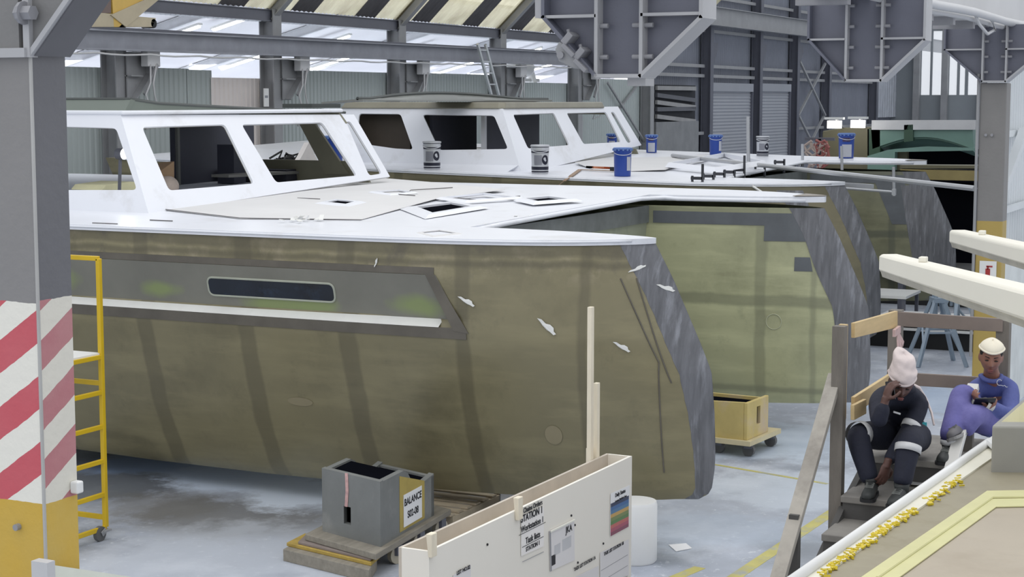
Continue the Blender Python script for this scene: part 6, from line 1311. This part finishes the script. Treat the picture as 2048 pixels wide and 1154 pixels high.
def merge(name, meshes, voxel, smooth=2, mat=None, parent=None):
    bm = bmesh.new()
    for me in meshes:
        if isinstance(me, MB):
            bmesh.ops.recalc_face_normals(me.bm, faces=me.bm.faces); m2 = bpy.data.meshes.new('tmp'); me.bm.to_mesh(m2); me = m2
        bm.from_mesh(me)
    me = bpy.data.meshes.new(name); bm.to_mesh(me); bm.free(); o = bpy.data.objects.new(name, me); C.objects.link(o)
    r = o.modifiers.new('remesh', 'REMESH'); r.mode = 'VOXEL'; r.voxel_size = voxel; r.use_smooth_shade = True
    if smooth: s = o.modifiers.new('smooth', 'SMOOTH'); s.factor = .5; s.iterations = smooth
    me2 = bake(o); 
    for p in me2.polygons: p.use_smooth = True
    off = Vector((0, 0, 0)); q = parent
    while q is not None: off += q.location; q = q.parent
    me2.transform(Matrix.Translation(-off)); me2.materials.clear(); me2.materials.append(mat)
    o = bpy.data.objects.new(name, me2); C.objects.link(o); o.parent = parent; return o
def frame(fwd, up):
    """columns: right, forward, up"""
    f = Vector(fwd).normalized(); r = f.cross(Vector(up)).normalized(); u = r.cross(f); return Matrix((r, f, u)).transposed()
def gs(x, c, s): return math.exp(-((x - c) / s) ** 2)
def head_mesh(c, R, k=1.0):
    m = MB(); rows = []; NU, NV = 56, 44
    for i in range(NV + 1):
        th = math.pi * i / NV; row = []
        for j in range(NU):
            ph = 2 * math.pi * j / NU; x = math.sin(th) * math.sin(ph); y = math.sin(th) * math.cos(ph); z = math.cos(th)
            fx, fy, fz = .074 * x, .094 * y, .115 * z
            low = max(0, -z)
            fx *= 1 - .30 * low ** 1.6; fy *= 1 - .10 * low ** 2 if y > 0 else 1 - .35 * low ** 1.5
            if y > 0:
                f = y ** 1.5
                fy += f * (.021 * gs(fx, 0, .012) * gs(fz, -.018, .020) + .012 * gs(fx, 0, .017) * gs(fz, -.027, .010) + .008 * gs(fx, 0, .009) * gs(fz, .005, .022))
                fy += f * (.006 * gs(abs(fx), .03, .02) * gs(fz, .034, .011) - .010 * gs(abs(fx), .031, .015) * gs(fz, .010, .012) + .005 * gs(abs(fx), .042, .018) * gs(fz, -.02, .02))
                fy += f * (.010 * gs(fx, 0, .022) * gs(fz, -.056, .008) + .009 * gs(fx, 0, .019) * gs(fz, -.070, .008) - .004 * gs(fx, 0, .022) * gs(fz, -.063, .003) + .012 * gs(fx, 0, .022) * gs(fz, -.098, .014))
            row.append(c + R @ (V(fx, fy, fz) * k))
        rows.append(row)
    m.grid(rows, loop=True)
    for s_ in (-1, 1): m.ell(c + R @ (V(s_ * .073, -.006, -.008) * k), (.010 * k, .020 * k, .032 * k), 12, 8, R @ Matrix.Rotation(s_ * .35, 3, 'Z'))
    return m
def hand_mesh(wrist, direc, palm, curl, thumb_side, k=1.0, spread=.12):
    """direc: wrist to knuckles; palm: direction the palm faces; curl: bend per finger joint; thumb_side: +1/-1"""
    d = Vector(direc).normalized(); pn = Vector(palm); pn = (pn - d * pn.dot(d)).normalized(); s = d.cross(pn) * thumb_side
    m = MB(); R = Matrix((s, d, -pn)).transposed()
    m.ell(wrist + d * .048 * k, (.040 * k, .056 * k, .017 * k), 14, 10, R)
    m.tube([wrist - d * .03 * k, wrist + d * .03 * k], [.026 * k, .027 * k], 12)
    for i, (off, ln) in enumerate(((.030, .074), (.010, .082), (-.011, .077), (-.030, .060))):
        p = wrist + d * (.088 if i in (1, 2) else .082) * k + s * off * k; a = .12 + (curl[i] if isinstance(curl, (list, tuple)) else curl) * .6; dr = (d + s * off * spread * 20 * .12).normalized()
        L = [p - dr * .02 * k, p]; rr = [.0095 * k, .0098 * k]
        for j, f in enumerate((.45, .32, .23)):
            ax = (dr * math.cos(a) + pn * math.sin(a)); p = p + ax * ln * f * k; L.append(p); rr.append((.0092 - .0009 * j) * k); a += (curl[i] if isinstance(curl, (list, tuple)) else curl)
        m.tube(L, rr, 10); m.ell(L[-1], rr[-1], 8, 6)
    p = wrist + d * .025 * k + s * .026 * k; L = [p - s * .01]; L.append(p + (s * .75 + d * .5 + pn * .35).normalized() * .036 * k); L.append(L[-1] + (s * .35 + d * .8 + pn * .5).normalized() * .032 * k); L.append(L[-1] + (d * .9 + pn * .5).normalized() * .024 * k)
    m.tube(L, [.014 * k, .0115 * k, .0105 * k, .009 * k], 10); m.ell(L[-1], .009 * k, 8, 6)
    return m
def shoe(parent, heel, toe, up, mat, sole, name='boot', k=1.0, ankle=None):
    d = (toe - heel); L = d.length; R = frame(d, up); m = MB(); P = lambda x, y, z: heel + R @ V(x * k, y * L, z * k)
    prof = [(-.02, .034, .085), (.12, .040, .088), (.3, .040, .092), (.45, .039, .082), (.6, .042, .068), (.75, .046, .058), (.88, .044, .050), (.97, .032, .040), (1.0, .015, .028)]
    rows = []
    for y, w, h in prof:
        row = []
        for i in range(13): a = math.pi * i / 12; row.append(P(math.cos(a) * w * (1 if 0 < i < 12 else 1), y, .018 + max(0.0, math.sin(a)) ** .7 * h))
        rows.append(row)
    vs = [[m.bm.verts.new(p) for p in r] for r in rows]
    for a, b in zip(vs, vs[1:]):
        for q in range(12): m.face([a[q], a[q + 1], b[q + 1], b[q]])
        m.face([a[0], b[0], b[12], a[12]])
    m.face(vs[0]); m.face(vs[-1]); o = m.build(name, mat, parent, smooth=True, sub=1)
    m = MB(); o1 = []; n = len(prof)
    out = [P(w + .004, y, 0) for y, w, h in prof] + [P(-w - .004, y, 0) for y, w, h in prof[::-1]]
    m.hexa(out, [p + R @ V(0, 0, .022 * k) for p in out]); m.build('sole', sole, o)
    if ankle is not None: m = MB(); m.tube([P(0, .12, .06), P(0, .12, .06).lerp(ankle, .6), ankle], [.046 * k, .046 * k, .05 * k], 14); m.build('shaft', mat, o, smooth=True)
    for j in range(4): m = MB(); y = .42 + .08 * j; h = .018 + (.088 - .05 * (y - .4)); m.bar(P(-.026, y, h - .012), P(.026, y, h - .012), .007, .007); m.build('lace', M('lace_grey', (120, 122, 118), .8), o)
    return o
def band(name, parent, p, q, r0, r1, mat, seg=20):
    m = MB(); d, s, u = ortho(q - p)
    rows = [[pp + s * rr * math.cos(2 * math.pi * k / seg) + u * rr * math.sin(2 * math.pi * k / seg) for k in range(seg)] for pp, rr in ((p, r0 * .98), (p, r0), (q, r1), (q, r1 * .98))]
    m.grid(rows, loop=True); return m.build(name, mat, parent, smooth=True)
skin1 = M('deep_brown_skin', (92, 64, 56), .5, 0, .06, 20); skin2 = M('brown_skin', (142, 99, 82), .48, 0, .06, 20)
navy = M('navy_overall', (27, 30, 46), .8, 0, .2, 8, .9, 11); reflect = M('reflective_tape', (206, 206, 206), .4, 0, .06, 10); boot_m = M('dark_work_boot', (44, 47, 46), .55, 0, .25, 12); sole_m = M('boot_sole', (32, 32, 34), .7)
bluew = M('blue_overall', (84, 93, 150), .8, 0, .14, 6, .9, 12, dirt=(106, 104, 160), damt=.35, dscale=3); purp = M('faded_blue_trousers', (102, 99, 158), .8, 0, .16, 6, .9, 11, dirt=(116, 112, 168), damt=.4, dscale=4)
hatw = M('pinkish_white_cloth', (222, 208, 204), .85, 0, .05, 6, .8, 14); capw = M('cream_cap', (234, 226, 206), .8, 0, .04, 8); lashm = M('dark_lash', (30, 22, 20), .7); lipm = M('lip', (128, 74, 70), .5, 0, .05); hairm = M('black_hair', (26, 22, 22), .8, 0, .2, 40)
phone_m = M('black_phone', (20, 20, 24), .2)
def limbs(nd_, pre, pts, rads):
    ed = []; last = None
    for i, (p, r) in enumerate(zip(pts, rads)):
        k = pre + str(i); nd_[k] = (p, r) if not isinstance(r, tuple) else (p,) + r
        if last: ed.append((last, k))
        last = k
    return ed
def mid(a, b, t): return a.lerp(b, t)
def person(name, label, J, skin, suit, leg_suit, handsets, loc, k=1.0, baggy=1.3):
    """J: joint points measured in the photo; builds the body as one surface, the overall over it"""
    t = thing(name, label, 'person', loc)
    def skel(grow, hands):
        nd_ = {}; ed = []
        g = grow if grow < 1 else 1.16; nd_['pel'] = (J['pel'], .125 * g * k, .105 * g * k); nd_['spi'] = (J['spi'], .125 * g * k, .10 * g * k); nd_['che'] = (J['che'], .145 * g * k, .105 * g * k); nd_['upc'] = (J['upc'], .105 * k * g, .08 * g * k)
        ed += [('pel', 'spi'), ('spi', 'che'), ('che', 'upc')]
        nd_['nek'] = (J['nek'], .052 * k * (1.1 if grow > 1 else 1.05)); ed.append(('upc', 'nek'))
        if grow <= 1: nd_['hed'] = (J['hed'], .05 * k); ed.append(('nek', 'hed'))
        for s_ in 'LR':
            sh, el, wr = J['sh' + s_], J['el' + s_], J['wr' + s_]
            e = limbs(nd_, 'a' + s_, [sh, mid(sh, el, .5), el, mid(el, wr, .4), wr], [.062 * grow * k, .052 * grow * k, .044 * grow * k, .042 * grow * k, (.033 if grow <= 1 else .046) * k]); ed += [('upc', 'a' + s_ + '0')] + e
            hp, kn, an = J['hp' + s_], J['kn' + s_], J['an' + s_]
            e = limbs(nd_, 'l' + s_, [hp, mid(hp, kn, .5), kn, mid(kn, an, .35), mid(kn, an, .75), an], [.092 * grow * k, .08 * grow * k, .064 * grow * k, .062 * grow * k, .050 * grow * k, (.042 if grow <= 1 else .072) * k]); ed += [('pel', 'l' + s_ + '0')] + e
        return nd_, ed
    n0, e0 = skel(.68, True); b = bake(skin_obj('b', n0, e0, 'pel'))
    parts = [b, head_mesh(J['hed'], J['hR'], k)] + handsets
    body = merge('body', parts, .0055, 1, skin, t)
    n1, e1 = skel(baggy, False); s_ = bake(skin_obj('s', n1, e1, 'pel')); suit_o = merge('overall', [s_], .011, 3, suit, t)
    return t, suit_o
def face_parts(t, J, k, lid=True, lips=True):
    c, R = J['hed'], J['hR']
    for s_ in (-1, 1):
        m = MB(); m.ell(c + R @ (V(s_ * .031, .0855, .008) * k), (.014 * k, .006 * k, .0045 * k), 12, 8, R); o = m.build('eye', lashm, t, smooth=True)
        m = MB(); L = [c + R @ (V(s_ * (.016 + .009 * j), .0935 - .0045 * j - .001 * j * j, .030 + .003 * math.sin(j * 1.0)) * k) for j in range(4)]; m.tube(L, .003 * k, 6); m.build('eyebrow', hairm, t, smooth=True)
    m = MB(); m.ell(c + R @ (V(0, .0985, -.058) * k), (.021 * k, .008 * k, .0055 * k), 14, 8, R); m.ell(c + R @ (V(0, .0975, -.069) * k), (.018 * k, .008 * k, .006 * k), 14, 8, R); m.build('lips', lipm, t, smooth=True)
D3 = ond
# ---------------------------------------------------------------- person with phone on the stairs
K1 = 1.0
J = dict(pel=D3(1800, 868, 11.50), spi=D3(1806, 836, 11.42), che=D3(1806, 806, 11.28), upc=D3(1804, 786, 11.17), nek=D3(1803, 772, 11.06), hed=D3(1803, 764, 10.96),
         shR=D3(1757, 795, 11.12), elR=D3(1757, 845, 10.80), wrR=D3(1770, 803, 10.80), shL=D3(1846, 803, 11.15), elL=D3(1816, 864, 11.06), wrL=D3(1775, 926, 10.86),
         hpR=D3(1778, 872, 11.44), knR=D3(1713, 868, 11.05), anR=D3(1742, 968, 10.93), hpL=D3(1838, 874, 11.40), knL=D3(1819, 880, 10.84), anL=D3(1803, 975, 10.74))
J['hR'] = frame(-FW * .8 - RT * .12 - V(0, 0, .5), UP * .9 - FW * .5 + RT * .06)
wr = J['wrR']; hd1 = hand_mesh(wr, UP * .9 + RT * .25 - FW * .1, RT * .8 + FW * .3, [.55, .5, .45, .4], -1, 1.0)
hd2 = hand_mesh(J['wrL'], -UP * .95 - RT * .28 + FW * .0, RT * -.3 + FW * .9, [.35, .35, .4, .45], 1, 1.0)
t, so = person('person', 'person in navy overalls and pale cloth headwrap sitting on the stairs with phone at ear', J, skin1, navy, navy, [hd1, hd2], J['pel'], K1)
face_parts(t, J, K1)
hR, hc = J['hR'], J['hed']
# head wrap: fitted turban with a tall gathered top, in one folded surface
m = MB(); rows = []; NS = 40
prof = [(.086, .0), (.094, .008), (.097, .022), (.097, .045), (.094, .065), (.089, .085), (.084, .105), (.081, .125), (.079, .15), (.076, .172), (.070, .188), (.052, .195), (.0, .193)]
for i, (r, z) in enumerate(prof):
    row = []; sh = max(0, z - .06)
    for j in range(NS):
        a = 2 * math.pi * j / NS; w = 1 + (.035 * math.sin(3 * a + z * 90) + .025 * math.sin(7 * a - z * 60)) * min(1, i / 2); row.append(hc + hR @ V(r * w * .92 * math.cos(a) + .10 * sh, (r * w * 1.12 * math.sin(a)) * (1 - .6 * sh) - .012 - .30 * sh, .040 + z * .76 + .006 * math.sin(2 * a + z * 50) + (.015 * math.cos(a) if i > 8 else 0)))
    rows.append(row)
m.grid(rows, loop=True); m.build('headwrap', hatw, t, smooth=True, sub=1)
m = MB(); m.tube([hc + hR @ V(.088 * math.cos(a) * .95, .106 * math.sin(a) - .012, .044 + .006 * math.sin(3 * a)) for a in [k * math.pi / 14 for k in range(28)]], .009, 8, closed=True); m.build('headwrap_hem', hatw, t, smooth=True)
m = MB(); a = hc + hR @ V(.09, -.06, .04); m.tube([a, a + RT * .03 - UP * .03, D3(1838, 776, 11.15), D3(1852, 798, 11.2), D3(1863, 825, 11.18), D3(1868, 850, 11.12)], [.012, .013, .012, .009, .008, .007], 8); m.build('hanging_tie', hatw, t, smooth=True)
ph = D3(1777, 782, 10.80); m = MB(); Rm = frame(RT * .3 - FW * .3, UP); m.cbox(D3(1781, 781, 10.85), (.012, .06, .12), Rm @ Matrix.Rotation(.15, 3, 'X')); tag(m.build('phone', phone_m, bevel=.004), 'dark phone held to the ear of the person in navy overalls', 'phone')
# reflective bands, collar, badge
band('reflective_band', t, mid(J['knR'], J['hpR'], .0), mid(J['knR'], J['hpR'], .13), .082, .088, reflect)
band('reflective_band', t, mid(J['knL'], J['anL'], .12), mid(J['knL'], J['anL'], .27), .085, .084, reflect)
band('reflective_band', t, mid(J['shL'], J['elL'], .72), mid(J['shL'], J['elL'], .90), .064, .062, reflect)
band('reflective_band', t, mid(J['elR'], J['wrR'], .05), mid(J['elR'], J['wrR'], .22), .054, .053, reflect) if False else None
m = MB(); c = D3(1848, 852, 11.29); m.cbox(c, (.035, .012, .05), frame(-FW, UP)); o = m.build('badge', M('teal_badge', (58, 178, 190), .5), t); o['label'] = 'small teal badge on the sleeve'
m = MB(); L = [J['nek'] + V(0, 0, -.015) + (RT * .075 * math.cos(a) + FW * .07 * math.sin(a)) + UP * (.012 * math.sin(a)) for a in [k * math.pi / 10 for k in range(20)]]; m.tube(L, .02, 8, closed=True); m.build('collar', navy, t, smooth=True)
m = MB(); c = D3(1793, 826, 11.0); m.bar(c - RT * .02 + UP * .008, c + RT * .025 - UP * .006, .012, .012, FW); m.build('chest_print', reflect, t)
for s_, a in (('R', (1735, 988)), ('L', (1800, 1003))):
    an = J['an' + s_]; z = 1.782; toe = onz(a[0] + (6 if s_ == 'R' else -4), a[1] + 6, z); heel = V(an.x + .05, an.y + .0, z); dd = (toe - heel); toe = heel + dd.normalized() * .275
    shoe(t, heel, toe, (0, 0, 1), boot_m, sole_m, 'boot', 1.0, V(an.x, an.y, max(an.z, z + .12)))
# ---------------------------------------------------------------- person in blue on the landing
K2 = 1.0
J = dict(pel=D3(1988, 848, 11.95), spi=D3(1990, 815, 11.95), che=D3(1988, 784, 11.88), upc=D3(1984, 765, 11.82), nek=D3(1982, 746, 11.76), hed=D3(1982, 714, 11.68),
         shR=D3(1946, 776, 11.84), elR=D3(1940, 822, 11.62), wrR=D3(1957, 816, 11.45), shL=D3(2022, 778, 11.78), elL=D3(2020, 832, 11.55), wrL=D3(1972, 808, 11.42),
         hpR=D3(1966, 850, 11.85), knR=D3(1925, 782, 11.50), anR=D3(1898, 884, 11.24), hpL=D3(1998, 856, 11.80), knL=D3(1950, 826, 11.35), anL=D3(1922, 862, 11.30))
J['hR'] = frame(-FW * .86 - RT * .22 - UP * .34, UP * .95 - FW * .25 + RT * .03)
hd1 = hand_mesh(J['wrR'], RT * .8 + UP * .1 - FW * .3, UP * .6 - RT * .2, [.7, .7, .7, .7], -1, .95)
hd2 = hand_mesh(J['wrL'], -RT * .75 + UP * .35 - FW * .2, UP * .5 + RT * .2, [.8, .8, .8, .8], 1, .95)
t, so = person('person', 'person in blue overalls and cream cap sitting beside the white board panel', J, skin2, bluew, purp, [hd1, hd2], J['pel'], K2, 1.2)
face_parts(t, J, K2)
hR, hc = J['hR'], J['hed']
m = MB(); rows = []
for i in range(12):
    th = (math.pi / 2) * i / 11; row = []
    for j in range(36): a = 2 * math.pi * j / 36; row.append(hc + hR @ V(.083 * math.cos(th) * math.cos(a), .104 * math.cos(th) * math.sin(a) - .006, .070 + .056 * math.sin(th) + .004 * math.sin(3 * a)))
    rows.append(row)
m.grid(rows, loop=True); m.build('cap', capw, t, smooth=True, sub=1)
m = MB(); m.tube([hc + hR @ V(.083 * math.cos(a), .104 * math.sin(a) - .006, .068 + .004 * math.sin(3 * a)) for a in [k * math.pi / 18 for k in range(36)]], .007, 8, closed=True); m.build('cap_band', capw, t, smooth=True)
m = MB(); m.ell(hc + hR @ V(0, -.012, .028), (.0775, .096, .07), 20, 12, hR); m.build('hair', hairm, t, smooth=True)
# faded trousers drawn over the legs of the overall
nd_ = {}; ed = []
for s_ in 'LR':
    hp, kn, an = J['hp' + s_], J['kn' + s_], J['an' + s_]; e = limbs(nd_, s_, [mid(hp, kn, .35), mid(hp, kn, .7), kn, mid(kn, an, .4), mid(kn, an, .8), mid(kn, an, 1.0)], [.10, .093, .08, .082, .08, .078]); ed += e
ed.append(('L0', 'R0')); ms = bake(skin_obj('trousers', nd_, ed, 'L0')); merge('trousers', [ms], .011, 3, purp, t)
m = MB(); L = [J['nek'] + UP * -.02 + (RT * .07 * math.cos(a) + FW * .06 * math.sin(a)) - UP * (.035 * max(0, -math.sin(a))) for a in [k * math.pi / 10 for k in range(20)]]; m.tube(L, .017, 8, closed=True); m.build('collar', bluew, t, smooth=True)
m = MB(); c = D3(1999, 765, 11.62); L = [c + RT * .018 * math.cos(a) + UP * .02 * math.sin(a) for a in [.6 + k * .5 for k in range(10)]] + [c + RT * x + UP * (-.014 - .3 * x + .005 * math.sin(x * 400)) for x in (.015, .025, .035, .045, .055)]; m.tube(L, .0022, 5); o = m.build('chest_emblem', reflect, t); o['label'] = 'white script emblem on the chest'
band('cuff', t, mid(J['elL'], J['wrL'], .82), J['wrL'] + (J['wrL'] - J['elL']) * .08, .045, .04, M('pale_cuff', (214, 210, 204), .7))
z = 1.943; an = J['anR']; toe = onz(1874, 938, z); heel = V(an.x + .05, an.y, z); dd = toe - heel; dd.z = 0; shoe(t, heel, heel + dd.normalized() * .26, (0, 0, 1), boot_m, sole_m, 'boot', 1.0, V(an.x, an.y, z + .11))
band('sock', t, an + V(0, 0, -.015), an + V(0, 0, .02), .056, .058, reflect)
an = J['anL']; shoe(t, an + RT * .03 - UP * .03 + FW * .03, an - RT * .10 - UP * .05 - FW * .16, UP * .8 - RT * .4, M('grey_boot', (104, 102, 104), .6), M('grey_sole', (140, 138, 136), .7), 'boot', .95)
p = (J['wrR'] + J['wrL']) / 2 + UP * .035 - FW * .06; m = MB(); m.cbox(p, (.075, .012, .14), frame(UP * .8 + FW * .6, RT)); tag(m.build('phone', phone_m, bevel=.004), 'black phone in the lap of the person in blue overalls', 'phone')
